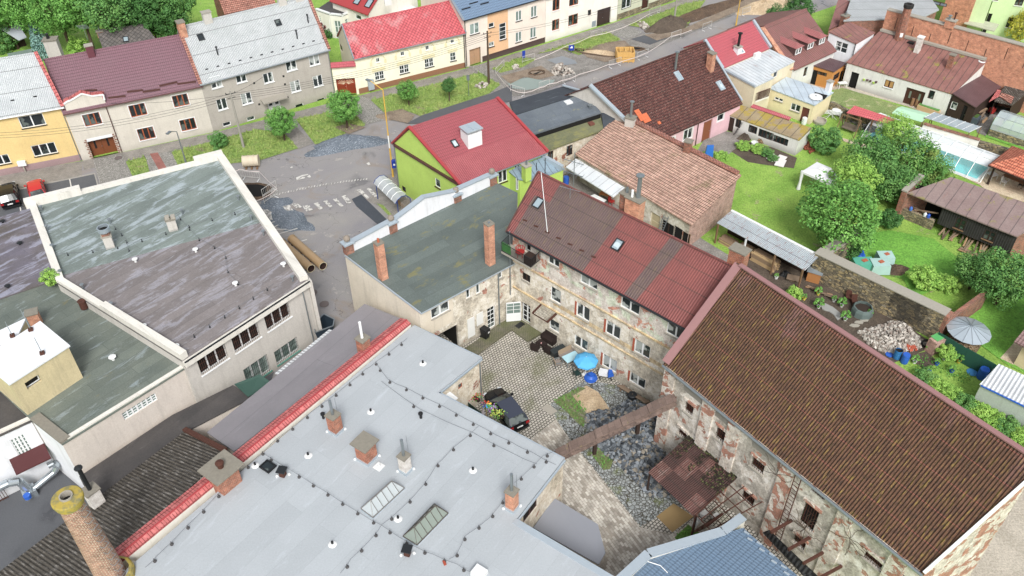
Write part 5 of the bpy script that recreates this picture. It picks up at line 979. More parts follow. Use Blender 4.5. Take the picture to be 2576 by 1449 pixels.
for p,tp in((m1(962,655),m1(925,385)),(m1(1768,535),m1(1765,240))):
 q_=at(p,6.3);c_=chimney(rf,q_,6.0,vz(tp,q_),.62,.62,math.atan2(dp.y,dp.x),BRICKO,MOSSC,0,base=None,capo=.04)
 zt_=vz(tp,q_)+.08
 if p[0]<1000:mb=MB(TERRA);mb.cyl((q_.x,q_.y,zt_),(q_.x,q_.y,zt_+.35),.1,.1)
 else:mb=MB(METAL);mb.cyl((q_.x,q_.y,zt_),(q_.x,q_.y,zt_+.1),.12,.1)
 part('chimney_pot',mb,c_)
downpipe(root,P3(a,dd,on(m1(1828,800),foot[0],foot[1])[0],0,bk_,-.1),0,6.0,METAL,.06)
mb=MB(R_RIDGE);q_=at(m1(1280,1000),3.4);mb.sheet([at(m1(1210,960),3.5),at(m1(1290,1060),3.2),at(m1(1352,1025),3.2),at(m1(1260,945),3.6)],.12);part('tiled_hood',mb,root)
uvdir()
# ---------------------------------------------------------------- big flat roofed hall (left)
C1=[(457,906),(772,702),(560,394),(73,516),(143,710),(257,781)]
P=[at(p,6.75)for p in C1];foot=[V2(p)for p in P];uvdir(P[0],P[1])
root=thing('flat_roofed_hall','large grey rendered hall with green and brown felt roof and white parapets','building',(P[0].x,P[0].y,0))
def w0(p,q_):return rect(foot[0],foot[1],p,q_)
W3=dict(fr=WHITE,gl=DARKV,nc=3,sill=WHITE,depth=.25,bars=RUST);W4=dict(fr=WHITE,gl=GREEN_GL,nc=3,sill=plain('green_sill','#4e8a7c',.6),depth=.25,bars=DARKMETAL)
RW=[(w0(m0(1485,1275),m0(1728,1250)),W3),(w0(m1(60,945),m1(268,935)),W3),(w0(m0(1745,1105),m0(1932,1090))if 0 else w0(m0(1745,1105),m1(40,1085)),W3),(w0(m1(135,1210),m1(330,1190)),W4),(w0(m1(-98,1345),m1(115,1345)),W4)]
RW=[RW[0],(w0(m0(1745,1110),(m1(38,1090))),W3),RW[1],RW[3],RW[4]]
print('C1 wins',[tuple(round(v,1)for v in r[0])for r in RW],(foot[1]-foot[0]).length)
bd=body(root,foot,6.55,LGREY,{0:[r[0]for r in RW]})
for r_,kw in RW:window(root,foot[0],foot[1],r_,**kw)
s1_=at(m0(430,640),6.75);s2_=at((663,558),6.75)
mb=MB(R_BROWNB);mb.sheet([P[0],P[1],s2_,s1_,P[4],P[5]],.15);rf=part('roof',mb,root)
mb=MB(R_GREENB);mb.sheet([s1_+Vector((0,0,.015)),s2_+Vector((0,0,.015)),P[2]+Vector((0,0,.015)),P[3]+Vector((0,0,.015))],.165);part('roof',mb,root)
WP=plaster('white_parapet','#dad6cc',amt=.45)
def par(i0,i1,hh=.35,wd=.55,m=None,t0_=0,t1_=1,sh=0):
 a,b=P[i0].lerp(P[i1],t0_),P[i0].lerp(P[i1],t1_);n_=nrm(P[i0],P[i1])*(-wd/2+sh);mb=MB(m or WP);o_=Vector((n_.x,n_.y,hh/2));d3=(b-a).normalized()*.05
 mb.bar(a+o_-d3,b+o_+d3,wd,hh+.06);return part('parapet',mb,rf)
par(1,2,.45,.7,sh=.1);par(3,4,.35,.6);par(4,5,.3,.5);par(5,0,.55,.55);par(2,3,.3,.5,t0_=0,t1_=1);par(2,3,.75,.6,t0_=.0,t1_=.15,sh=.05);par(2,3,.75,.6,t0_=.745,t1_=1.01,sh=.05)
mb=MB(WP);a,b=P[0],P[1];n_=nrm(a,b);o_=Vector((n_.x,n_.y,0));mb.bar(a+o_*.2-Vector((0,0,.35)),b+o_*.2-Vector((0,0,.35)),.4,.4);part('cornice',mb,root);mb=MB(DARKMETAL);mb.bar(a+o_*.35-Vector((0,0,.05)),b+o_*.35-Vector((0,0,.05)),.1,.08);part('roof_edge',mb,rf)
n_=nrm(P[1],P[2]);mb=MB(LGREY);q_=V2(P[1]);dd=(V2(P[2])-V2(P[1])).normalized();mb.prism([(q_.x-dd.x*.3+n_.x*.3,q_.y-dd.y*.3+n_.y*.3),(q_.x+dd.x*.6+n_.x*.3,q_.y+dd.y*.6+n_.y*.3),(q_.x+dd.x*.6,q_.y+dd.y*.6),(q_.x-dd.x*.3,q_.y-dd.y*.3)],0,6.6);part('corner_pier',mb,root)
q_=P[1]+Vector((0,0,0));dn=nrm(P[0],P[1]);d0=(V2(P[1])-V2(P[0])).normalized();e=V2(P[1])-d0*.7+dn*.1;downpipe(root,e,0,6.4,METAL)
ZR=6.75
def vent(par_,p,z,m,h=.45,r=.07,cap=True,name='roof_vent'):
 q_=at(p,z);mb=MB(m);mb.cyl(q_,q_+Vector((0,0,h)),r,r,8)
 if cap:mb.lathe(q_+Vector((0,0,h)),[(r*2.4,0),(r*2.4,.04),(.01,.1)],8,m);mb.lathe(q_+Vector((0,0,h)),[(.01,.0),(r*2.4,.0)],8,m)
 return part(name,mb,par_)
for p in(m0(835,215),m0(1380,145),m0(362,265),m0(405,410),m0(465,605),m0(632,710),m0(850,850),m0(1803,40),m0(1900,190),m1(60,305),m1(280,650),m0(320,118)):vent(rf,(p[0],p[1]+8),ZR,METAL,.5)
for p in(m0(1480,440),m0(1025,515),m0(1092,1018),m0(1338,1170),m0(1780,695),m1(210,550)):vent(rf,(p[0],p[1]+4),ZR,WHITEP,.3,.1)
def supports(par_,pts,z,n,m=None,wire=True,r=.11,lab='conductor_block'):
 """lightning conductor: a wire on small round blocks"""
 W_=[at(p,z)for p in pts];L=[0]
 for a,b in zip(W_,W_[1:]):L.append(L[-1]+(b-a).length)
 for k in range(n):
  t=L[-1]*(k+.5)/n
  for i in range(len(L)-1):
   if L[i]<=t<=L[i+1]:q_=W_[i].lerp(W_[i+1],(t-L[i])/(L[i+1]-L[i]));break
  mb=MB(m or BLK);mb.lathe(q_,[(r,0),(r,.07),(.03,.1),(.025,.32),(.0,.33)],9);part(lab,mb,par_)
 if wire:
  mb=MB(plain('conductor_wire','#6d7175',.5));up=Vector((0,0,.3))
  for a,b in zip(W_,W_[1:]):
   m_=a.lerp(b,.5)-Vector((0,0,.08));mb.cyl(a+up,m_+up,.013,.013,4,caps=False);mb.cyl(m_+up,b+up,.013,.013,4,caps=False)
  part('lightning_wire',mb,par_)
BLK=plain('block_grey','#4c4a4a',.8)
supports(rf,[m0(420,490),m0(835,445),m0(1150,355),m0(1580,225),m0(1860,150)],ZR,8,DARKMETAL,r=.07);supports(rf,[m0(1330,175),m0(1500,365),m0(1700,470),m0(1725,625),m0(1845,745)],ZR,7,DARKMETAL,r=.07);supports(rf,[m0(850,260),m0(950,360),m0(985,480)],ZR,4,DARKMETAL,r=.07);supports(rf,[m0(1410,1135),m0(1550,1045),m0(1825,870),m1(15,788),m1(140,712)],ZR,6,DARKMETAL,r=.07)
q_=at(m0(835,415),ZR);c_=chimney(rf,q_,ZR,vz(m0(800,330),q_),.7,.55,.4,LGREY,CONC);zt_=vz(m0(800,330),q_)
mb=MB(BRICKD);mb.box((q_.x,q_.y,zt_+.2),(.6,.5,.25),.4);part('brick_top',mb,c_);mb=MB(ZINC);mb.lathe((q_.x,q_.y,zt_+.35),[(.3,0),(.5,.15),(.5,.55),(.42,.55),(.42,.2),(0,.2)],14);part('steel_collar',mb,c_);mb=MB(DARKV);mb.lathe((q_.x,q_.y,zt_+.35),[(.41,.3),(0,.3)],14);part('flue_opening',mb,c_)
q_=at(m0(1310,285),ZR);c_=chimney(rf,q_,ZR,vz(m0(1285,205),q_),.75,.5,.4,LGREY,MOSSC);zt_=vz(m0(1285,205),q_);mb=MB(CONC);mb.box((q_.x-.22,q_.y,zt_+.2),(.35,.5,.2),.4);mb.box((q_.x+.25,q_.y+.1,zt_+.2),(.35,.5,.2),.4);part('twin_flue',mb,c_)
q_=at(m0(637,875),6.0);mb=MB(RUST);mb.lathe(q_,[(.28,0),(.28,.7),(.33,.75),(.25,.78),(0,.7)],12);part('roof_vent',mb,rf)
# ---------------------------------------------------------------- lower roofs left
G1=flat('lower_hall','lower cream rendered hall with dark green felt roof in front of the large hall','building',[(80,1056),(156,1117),(463,927),(140,706),(-60,775),(-60,925)],5.75,WARMG,R_DGREEN,over=.1,windows={1:[(b0(918,225),b0(1193,118),dict(fr=WHITE,gl=GREEN_GL,nc=7,rows=3,depth=.12))]},par=[1],parm=WP,ph=.12,pw=.3,matf={0:lambda s,z:WHT,1:lambda s,z:WARMG,2:lambda s,z:WARMG,3:lambda s,z:WARMG,4:lambda s,z:WARMG,5:lambda s,z:WARMG})
mb=MB(MOSSC);mb.bar(G1['P'][0]+Vector((.2,.2,.15)),G1['P'][1]+Vector((.2,.2,.15)),.7,.2);part('mossy_coping',mb,G1['roof'])
for p in(m0(858,1270),):vent(G1['roof'],p,5.75,WHITEP,.35,.12)
flat('lower_hall','dark purple felt roof section between parking lot and large hall','building',[(-60,772),(138,704),(78,525),(-60,565)],5.9,WARMG,R_DARKB,over=.05)
for p in(m0(65,725),m0(25,235),m0(155,400)):vent(G1['roof'],p,5.9,DARKMETAL,.25,.1)
b5=flat('white_workshop','white rendered workshop with dark felt roof and steel ducts in the bottom left corner','building',[(-90,1135),(78,1058),(-10,962),(-90,965)],5.6,WHT,R_LANE,over=.15,par=[0],parm=WP,ph=.15,windows={0:[(b0(72,425),b0(262,518),dict(fr=WHITE,gl=GREEN_GL,nc=4,rows=6,depth=.08)),(b0(200,830),b0(345,925),dict(door=True,ground=1,mat=plain('dark_red_door','#5a1a1c',.5),depth=.15,nc=2))]})
A0,B0=b5['foot'][0],b5['foot'][1];dd=(B0-A0).normalized();ang0=math.atan2(dd.y,dd.x);fn=nrm(A0,B0)
s_,z_=on(b0(330,700),A0,B0);mb=MB(plain('dark_red_canopy','#54282a',.5));q_=lambda s,o,z:P3(A0,dd,s,z,fn,o)
sa,sb=on(b0(230,830),A0,B0)[0],on(b0(470,690),A0,B0)[0];z_=2.7;mb.hexa([q_(sa,1.3,z_),q_(sb,1.3,z_),q_(sb,.002,z_+.3),q_(sa,.002,z_+.3)],[q_(sa,1.3,z_+.1),q_(sb,1.3,z_+.1),q_(sb,.002,z_+.45),q_(sa,.002,z_+.45)]);part('door_canopy',mb,b5['root'])
DUCT=plain('bright_duct','#c3cdd3',.25,.8);s_,z_=on(b0(40,690),A0,B0);pts=[q_(s_-2,.8,z_),q_(s_,.8,z_),q_(s_+.6,.9,z_-.2),q_(s_+.8,.9,z_-1.4)]
mb=MB(DUCT);mb.tube(pts,.3,12);mb.box(pts[-1]-Vector((0,0,.3)),(.9,.9,.7),ang0);pts=[q_(s_+1.2,.9,z_-1.5),q_(s_+2.8,.9,z_-.9),q_(s_+3.1,.9,z_-.5),q_(s_+3.0,.9,z_-.1),q_(s_+2.6,.9,z_-.1)];mb.tube(pts,.24,12)
part('ventilation_duct',mb,b5['root']);mb=MB(BLUEP);mb.lathe(q_(s_+.6,1.5,z_-1.5),[(.25,0),(.25,.3),(0,.3)],10);part('fan_motor',mb,b5['root'])
ga,gb=q_(on(b0(5,1190),A0,B0)[0]-.5,.2,0),q_(on(b0(195,1050),A0,B0)[0],.2,0);mb=MB(RUST);dg=(gb-ga)
for k in range(15):p_=ga+dg*(k/14);mb.bar(p_,p_+Vector((0,0,1.3)),.03,.03)
mb.bar(ga+Vector((0,0,1.3)),gb+Vector((0,0,1.3)),.05,.05);mb.bar(ga+Vector((0,0,.1)),gb+Vector((0,0,.1)),.05,.05);single('metal_gate',mb,'brown metal bar gate against the white workshop wall','gate')
C3_=flat('stair_tower','sandy rendered stair tower with white flat roof on the left','tower',[(25,965),(171,871),(100,812),(-45,905)],9.0,SAND,plain('white_roof_paint','#e2e5e8',.5,sc_=1),z0=5.8,over=.15,windows={0:[(m0(185,1445),m0(318,1425),dict(fr=WHITE,gl=DARKV,nc=1,depth=.3))]})
flat('stair_tower','second white roofed block behind the sandy stair tower','tower',[(-60,900),(40,850),(63,803),(-60,862)],8.7,SAND,plain('white_roof_paint2','#e2e5e8',.5,sc_=1),z0=5.8,over=.1)
q_=at(m0(280,995),5.9);chimney(C3_['root'],q_,5.8,vz(m0(237,910),q_),.8,.7,.4,BRICKO,MOSSC)
for p,tt in((m0(322,1222),m0(278,1090)),(m0(97,1090),m0(45,975)),(m0(235,1045),m0(152,888))):
 q_=at(p,9.05);mb=MB(METAL);mb.cyl(q_,(q_.x,q_.y,vz(tt,q_)),.03,.02,6);mb.box((q_.x,q_.y,q_.z+.1),(.3,.3,.2),.4,RUST);part('lightning_rod',mb,C3_['roof'])
uvdir(at((463,1087)),at((0,1440)))
flat('lane_roof','dark felt lean-to roof in the gap between the halls','roof',[b0(600,702),b0(700,905),b0(1395,370),b0(1905,105),b0(1760,12),b0(1300,238)],2.7,WARMG,R_LANE,over=0)
uvdir(at((587,1133),4.2),at((1003,800),4.2))
c7=flat('grey_sheet_building','long building with smooth grey sheet roof beside the red tiled parapet','building',[(522,1088),(590,1136),(1008,803),(917,766)],[3.5,4.2,4.2,3.7],WARMG,R_PLUM,over=.03)
a=c7['P'][0].lerp(c7['P'][3],.42);b=c7['P'][0].lerp(c7['P'][3],.78);n_=nrm(c7['P'][3],c7['P'][0]);o_=Vector((n_.x,n_.y,0))
mb=MB(R_WCORR);mb.sheet([a+o_*.6-Vector((0,0,.3)),a-Vector((0,0,.12)),b-Vector((0,0,.12)),b+o_*.6-Vector((0,0,.3))],.05);part('white_gutter_sheet',mb,c7['roof'])
mb=MB(plain('green_tarp_dark','#2f4f45',.7));mb.sheet([at(m0(1768,1449),3.2),at(b0(1870,95),3.0),at(m1(135,1449),3.0),at(m1(30,1375),3.4)],.05);single('green_tarpaulin',mb,'dark green tarpaulin awning under the hall windows','awning')
c6=flat('mossy_roof_building','low building with lichen covered corrugated asbestos roof beside the brick smokestack','building',[(-40,1470),(205,1490),(567,1140),(465,1087)],[2.8,4.4,4.4,2.9],WARMG,R_MOSSCORR,over=.08)
mb=MB(RUST);a,b=c6['P'][3],c6['P'][2];mb.bar(a+Vector((0,.1,.2)),b+Vector((0,.1,.2)),.35,.2);part('tiled_verge',mb,c6['roof'])
q_=at(b0(735,900),3.1);zt_=vz(b0(700,790),q_);c_=chimney(c6['roof'],q_,2.6,zt_,.85,.8,.9,BRICKW,MOSSC);vpipe(c_,(q_.x,q_.y,zt_),(q_.x,q_.y,vz(b0(600,635),q_)),.14,DARKMETAL,True)
ZP=5.25;A_=at((1024,804),ZP);B_=at((283,1409),ZP);root=thing('parapet_wall','long cream parapet wall capped with bright red tiles','wall',(A_.x,A_.y,0));dd=(V2(B_)-V2(A_)).normalized();n_=nrm(A_,B_);T_w=.35
mb=MB(OFFW);mb.prism([V2(A_)+n_*T_w,V2(B_)+n_*T_w,V2(B_)-n_*.36,V2(A_)-n_*.36],0,ZP-.25);part('wall',mb,root)
mb=MB(R_RIDGE);uvdir()
a,b=Vector((A_.x,A_.y,ZP)),Vector((B_.x,B_.y,ZP));n3=Vector((n_.x,n_.y,0));ov=.42
ov=.72
mb.hexa([a+n3*ov-Vector((0,0,.3)),b+n3*ov-Vector((0,0,.3)),b-Vector((0,0,.3)),a-Vector((0,0,.3))],[a+n3*ov-Vector((0,0,.2)),b+n3*ov-Vector((0,0,.2)),b,a])
ov=.38
mb.hexa([a-n3*ov-Vector((0,0,.3)),b-n3*ov-Vector((0,0,.3)),b-n3*.002-Vector((0,0,.3)),a-n3*.002-Vector((0,0,.3))],[a-n3*ov-Vector((0,0,.2)),b-n3*ov-Vector((0,0,.2)),b-n3*.002,a-n3*.002]);tc=part('tiled_coping',mb,root)
mb=MB(REDT);mb.cyl(a,b,.06,.06,6);part('ridge',mb,tc)
q_=at(m1(815,1180),4.9);c_=chimney(root,q_,4.2,vz(m1(810,1105),q_),.75,.75,math.atan2(dd.y,dd.x),BRICK,MOSSC);zt_=vz(m1(810,1105),q_);vpipe(c_,(q_.x,q_.y,zt_),(q_.x,q_.y,vz(m1(795,980),q_)),.11,WHITE)
q_=at(b0(1710,745),4.9);zt_=vz(b0(1690,625),q_);c_=chimney(root,q_,4.3,zt_,1.5,1.3,math.atan2(dd.y,dd.x),BRICK,MOSSC,capo=.35);mb=MB(RUST);mb.lathe((q_.x,q_.y,zt_+.1),[(.2,0),(.2,.35),(.28,.35),(.28,.45),(.0,.55)],12);part('chimney_pot',mb,c_)
# ---------------------------------------------------------------- big membrane roof building
ZC=4.65;pts8=[(333,1424),(245,1500),(1640,1510),(1300,1308),(1418,1157),(1102,990),(1210,903),(1040,822)];P8=[at(p,ZC)for p in pts8];uvdir(P8[0],P8[7])
g8=flat('membrane_roofed_building','large cream building with pale grey membrane roof covered in vents and chimneys','building',pts8,ZC,RUINA,R_MEMB,over=.0,par=[2],parm=BLUEZ,ph=.12,pw=.45,th=.3,windows={3:[(b2(85,985),b2(188,920),dict(fr=DBROWN,gl=DARKV,nc=2))],5:[(b1(1525,10),b1(1558,20),dict(fr=BROWNF,gl=GLASS,nc=1))]},matf={i:(lambda s,z:OLDW)for i in range(8)})
rf=g8['roof'];Z8=ZC+.16
for i in(3,4,5,6):
 a,b=P8[i],P8[(i+1)%8];n_=nrm(a,b);mb=MB(BLUEZ);mb.bar(a+Vector((n_.x,n_.y,0))*.1,b+Vector((n_.x,n_.y,0))*.1,.12,.14);part('gutter',mb,rf)
a=P8[6];downpipe(g8['root'],(a.x-.1,a.y-.15),0,4.4,METAL,.07)
for p in(b1(867,210),b1(395,540),b1(1638,652),b1(1073,1018),b1(578,1210),m1(1260,1295),(b1(-5,615))):
 q_=at((p[0],p[1]),Z8);mb=MB(WHITEP);mb.lathe(q_,[(.28,0),(.24,.04),(.08,.1)],14);mb.cyl(q_+Vector((0,0,.06)),q_+Vector((0,0,.3)),.075,.075,10,BLACKP);part('roof_vent',mb,rf)
for p in(b1(1245,255),b1(510,258)):
 q_=at(p,Z8);mb=MB(BLACKP);mb.cyl(q_,q_+Vector((0,0,.4)),.1,.1,10);mb.lathe(q_+Vector((0,0,.4)),[(.17,0),(.17,.1),(0,.16)],10);part('roof_vent',mb,rf)
A8=math.atan2((P8[5]-P8[4]).y,(P8[5]-P8[4]).x)
def whiteblobs(par_,q_,a,b):
 for sx_,sy_ in((-1,-1),(1,-1),(1,1)):
  u=Vector((math.cos(A8),math.sin(A8),0));v=Vector((-u.y,u.x,0));mb=MB(WHITEP);mb.lathe(q_+u*sx_*(a/2+.08)+v*sy_*(b/2+.08),[(.11,0),(.09,.08),(0,.12)],8);part('sealant_cap',mb,par_)
def chim8(p,top,a,b,mat,capm=MOSSC,capo=.06,flue=None,rod=None,fm=METAL):
 q_=at(p,Z8);zt_=vz(top,q_);c_=chimney(rf,q_,Z8-.1,zt_,a,b,A8,mat,capm,capo=capo);mb=MB(BLUEZ);mb.box((q_.x,q_.y,Z8+.08),(a+.16,b+.16,.2),A8);part('flashing',mb,c_);whiteblobs(c_,Vector((q_.x,q_.y,Z8)),a,b)
 if flue:mb=MB(fm);mb.cyl((q_.x,q_.y,zt_+.05),(q_.x,q_.y,vz(flue,q_)),.1,.1,12);part('flue_pipe',mb,c_)
 if rod:mb=MB(METAL);e=q_+Vector((.3,.2,0));mb.cyl((e.x,e.y,zt_-.3),(e.x,e.y,vz(rod,e)),.015,.015,6);part('lightning_rod',mb,c_)
 return c_
chim8(b1(605,350),b1(585,235),.72,.72,BRICK,flue=b1(572,120),rod=b1(540,120));c_=chim8(b1(840,555),b1(825,440),1.0,1.0,BRICK,capo=.2);chim8(b1(1130,650),b1(1113,545),.6,.6,BRICKW,flue=b1(1098,420),rod=b1(1130,395));chim8(b1(1932,930),b1(1925,810),.62,.62,BRICKO,flue=b1(1928,680),rod=b1(1905,690),fm=METAL)
for p in(b1(205,690),b1(1145,1285)):
 q_=at(p,Z8);mb=MB(RUST);mb.box((q_.x,q_.y,q_.z+.28),(.36,.36,.56),A8+.3);c_=part('vent_box',mb,rf);mb=MB(DARKMETAL);mb.box((q_.x,q_.y,q_.z+.6),(.6,.6,.07),A8+.4);part('cap',mb,c_);whiteblobs(c_,Vector((q_.x,q_.y,Z8)),.4,.4)
q_=at(b1(90,625),Z8+.15);skylight(rf,q_,Vector((0,0,1)),Vector((math.cos(A8),math.sin(A8),0)),.9,.75,fr=BLACKP,gl=GLASS)
q_=at(b1(928,625),Z8);mb=MB(WHITEP);mb.box((q_.x,q_.y,q_.z+.02),(.6,.6,.04),A8);mb.cyl(q_,q_+Vector((0,0,.35)),.1,.1,12);part('roof_vent',mb,rf)
for name,(a1,b1_,c1_,d1_),glm in(('rooflight',(b1(1020,735),b1(1120,785),b1(882,1008),b1(792,940)),clear('roof_light_glass','#c2ccd0',.7)),('rooflight',(b1(1345,905),b1(1450,975),b1(1215,1215),b1(1110,1150)),clear('green_roof_glass','#8b9a90',.7))):
 Q=[at(p,Z8+.12)for p in(a1,b1_,c1_,d1_)];c=sum(Q,Vector())/4;e=(Q[0]+Q[1])/2;f=(Q[2]+Q[3])/2;r0,r1=e.lerp(f,.16)+Vector((0,0,.85)),e.lerp(f,.84)+Vector((0,0,.85))
 mb=MB(glm);mb.q([Q[0],Q[1],r0]);mb.q([Q[1],Q[2],r1,r0]);mb.q([Q[2],Q[3],r1]);mb.q([Q[3],Q[0],r0,r1]);sk=part('rooflight',mb,rf)
 FRM=plain('rooflight_frame','#8d8a86',.5,.3,.4)if glm.name!='green_roof_glass' else plain('old_frame','#5b554e',.7)
 mb=MB(FRM)
 for k in range(7):
  t=k/6;u0,u1=Q[0].lerp(Q[3],t),Q[1].lerp(Q[2],t);rr=r0.lerp(r1,min(1,max(0,(t-.16)/.68)));mb.bar(u0-(u0-c)*.0+Vector((0,0,.03)),rr+Vector((0,0,.03)),.03,.05);mb.bar(u1+Vector((0,0,.03)),rr+Vector((0,0,.03)),.03,.05)
 mb.bar(r0,r1,.06,.06)
 for i in range(4):mb.bar(Q[i],Q[(i+1)%4],.05,.08)
 part('frame',mb,sk);mb=MB(BLUEZ);mb.prism([(p.x+(p.x-c.x)*.03,p.y+(p.y-c.y)*.03)for p in Q][::-1],Z8-.02,Z8+.1);part('kerb',mb,sk)
 mb=MB(LGREY);mb.q([p.lerp(c,.06)+Vector((0,0,-.015))for p in Q])if 0 else mb.q([Q[0]-Vector((0,0,.015)),Q[1]-Vector((0,0,.015)),Q[2]-Vector((0,0,.015)),Q[3]-Vector((0,0,.015))]);part('well',mb,sk,None)
Zw=Z8
supports(rf,[m1(1145,1120),m1(1100,1155),m1(905,1305),m1(825,1362),m1(735,1440),b1(430,225),b1(150,445),b0(1845,660),b0(1635,870),b0(1410,1100),b0(1190,1320),b0(1105,1405)],Zw,18)
supports(rf,[b1(65,545),b1(335,710),b1(540,838),b1(790,995),b1(950,1085)],Zw,8);supports(rf,[b1(950,1085),b1(1200,1245),b1(1350,1310),b1(1520,1380),b1(1640,1449)],Zw,5);supports(rf,[b1(950,1085),b1(890,1170),b1(725,1335),b1(640,1449)],Zw,3)
supports(rf,[b1(950,1085),b1(1105,955),b1(1265,785),b1(1365,630),b1(1485,505),b1(1680,340)],Zw,6);supports(rf,[m1(905,1305),m1(1000,1435),b1(1130,45),b1(1420,190),b1(1725,355),b1(1910,450),b2(160,540),b2(330,630)],Zw,11);supports(rf,[b1(950,0),b1(1240,210),b1(1645,390),b2(0,540),b2(190,625)],Zw,2)
supports(rf,[b1(1900,850),b1(1770,1025),b1(1582,1165),b1(1515,1305),b1(1460,1340)],Zw,5);supports(rf,[b2(330,520),b2(235,560),b2(110,685),b2(20,765)],Zw,3)
for p in(b1(740,445),b1(1422,1350)):
 q_=at(p,Z8+(1.02 if p[1]<1200 else.05));mb=MB(plain('loose_brick','#a8482e',.8));mb.box(q_,(.3,.15,.12),.9 if p[1]<1200 else 2.0);single('loose_brick',mb,'loose red brick lying on the wide chimney slab' if p[1]<1200 else 'loose red brick lying on the grey membrane roof','brick')
mb=MB(WHITEP);q_=at(b1(1685,1425),Z8+.2);mb.box(q_,(.8,.7,.4),A8);part('roof_hatch',mb,rf)
zz=[on(b2(175,1085),P8[3],P8[4])[1],0,0,0,on(b2(322,870),P8[3],P8[4])[1]];za=max(1.4,min(3.6,zz[4]));print('C15 z',zz)
uvdir(P8[3],P8[4]);c15=flat('small_extension','small extension with dull grey membrane roof on the courtyard side','extension',[b2(170,1088),b2(650,1358),b2(697,1272),b2(640,1065),b2(322,870)],[za+.2,za-.2,za-.2,za-.2,za],WARMG,plain('dull_membrane','#8b8e96',.45,sc_=.6,var=.1),over=.08)
uvdir()
zb_=4.3;P=[at(b2(900,1470),zb_),at(b3(260,1490),zb_+.9),at(b2(1742,1092),zb_+.3),at(b2(1052,1302),zb_)]
root=thing('blue_roofed_house','house with slate blue metal tile roof and white parapet at the bottom edge','house',(P[0].x,P[0].y,0));foot=[V2(p)for p in P];body(root,foot,[p.z-.02 for p in P],BEI2);mb=MB(R_BLUE2);mb.sheet([p+Vector((0,0,.1))for p in P],.15);rf_=part('roof',mb,root)
q0,q1,q2,q3_=[at(p,zb_+.45)for p in(b2(800,1490),b2(1030,1278),b2(1595,1110),b2(1745,1000))]
for a,b in((q0,q1),(q1,q2),(q2,q3_)):
 mb=MB(WP);dd_=V2(b-a).normalized();e=Vector((dd_.y,-dd_.x))*.22;mb.prism([V2(a)-e,V2(a)+e,V2(b)+e,V2(b)-e],0,zb_+.35);wl_=part('parapet',mb,root);mb=MB(BLUEZ);mb.bar(a,b,.6,.1);part('coping',mb,wl_)
for p in(b2(1770,1125),b2(1795,1175),b2(1865,1205),b2(1885,1255),b3(28,1290),b3(45,1345),b3(118,1382),b3(140,1432)):
 q_=onpl(p,P[0]+Vector((0,0,.12)),(P[1]-P[0]).cross(P[2]-P[0]).normalized());mb=MB(BLUEZ);mb.box(q_+Vector((0,0,.03)),(.35,.1,.08),-.7);part('snow_guard',mb,rf_)
mb=MB(WHITE);mb.tube([at(b2(1010,1335),zb_+.3),at(b2(1120,1370),zb_+.3),at(b2(1175,1425),zb_+.3)],.03);part('cable',mb,rf_)
P=[at(b2(1028,668),2.6),at(b2(1378,1005),2.6),at(b2(1700,706),3.5),at(b2(1330,392),3.5)];root=thing('rusty_canopy','rusty corrugated canopy with dead leaves beside the derelict warehouse','canopy',(P[0].x,P[0].y,0))
for i in range(4):
 for j in range(3):
  a=P[0].lerp(P[1],i/4);b=P[0].lerp(P[1],(i+1)/4);c=P[3].lerp(P[2],(i+1)/4);d=P[3].lerp(P[2],i/4);u0,u1=j/3,(j+1)/3+.02;zo=Vector((0,0,.02*((i+j)%3)));e_=.015
  mb=MB(R_RUSTC if(i*2+j)%3 else MATS.get('rc2')or corr('rc2','#6b4a42','#7d524a',.14,1.4,.5,.8,'#a08a80',.54));mb.sheet([a.lerp(d,u0)+zo,b.lerp(c,u0)+zo,b.lerp(c,u1)+zo,a.lerp(d,u1)+zo],.02);part('sheet',mb,root)
mb=MB(DWOOD)
for p in P[:2]:mb.cyl((p.x+.2,p.y+.3,0),(p.x+.2,p.y+.3,p.z-.05),.08)
part('post',mb,root)if 0 else None
for p in P[:2]:mb=MB(DWOOD);mb.cyl((p.x+.2,p.y+.3,0),(p.x+.2,p.y+.3,p.z-.05),.08);part('post',mb,root)
random.seed(4);lf=MB(plain('dead_leaves','#2f2a1e',.9,sc_=9,var=.5),plain('moss_tuft','#5c6434',.9))
for k in range(900):
 u,v=random.random(),random.random()**1.8
 if math.sin(u*19)+math.sin(u*7+2)<-.3 and v>.12:continue
 p=P[3].lerp(P[2],u).lerp(P[0].lerp(P[1],u),v*.5)+Vector((0,0,.05+random.random()*.08));a_=random.uniform(0,3.1);d_=Vector((math.cos(a_),math.sin(a_),random.uniform(-.4,.4)))*.07;e_=Vector((-d_.y,d_.x,.02));lf.q([p-d_,p-e_,p+d_,p+e_],lf.mats[random.random()<.2])
struct('dead_leaves',lf,'stuff')
fr0,fr1,fr2,fr3=[at(b2(1400,1010),3.0),at(b2(1500,1110),3.0),at(b2(1895,885),3.3),at(b2(1700,705),3.3)];root=thing('steel_frame','bare rusty steel grid frame between the canopy and the blue roof','frame',(fr0.x,fr0.y,3))
mb=MB(RUST)
fr0,fr1=at(b2(1290,850),3.0)*0+at(b2(1385,985),3.0),at(b2(1500,1105),3.0)
for k in range(6):mb.bar(fr0.lerp(fr3,k/5),fr1.lerp(fr2,k/5),.05,.05)
for k in range(4):mb.bar(fr0.lerp(fr1,k/3),fr3.lerp(fr2,k/3),.06,.06)
part('grid',mb,root)
for p in(fr0,fr1,fr2):mb=MB(RUST);mb.cyl((p.x,p.y,0),p,.04);part('post',mb,root)
s_,z_=on(b2(1240,90),WA,WBp);e1=wg['pt'](s_,-.1,z_);e0=at(b2(335,528),1.7);print('beam z',z_)
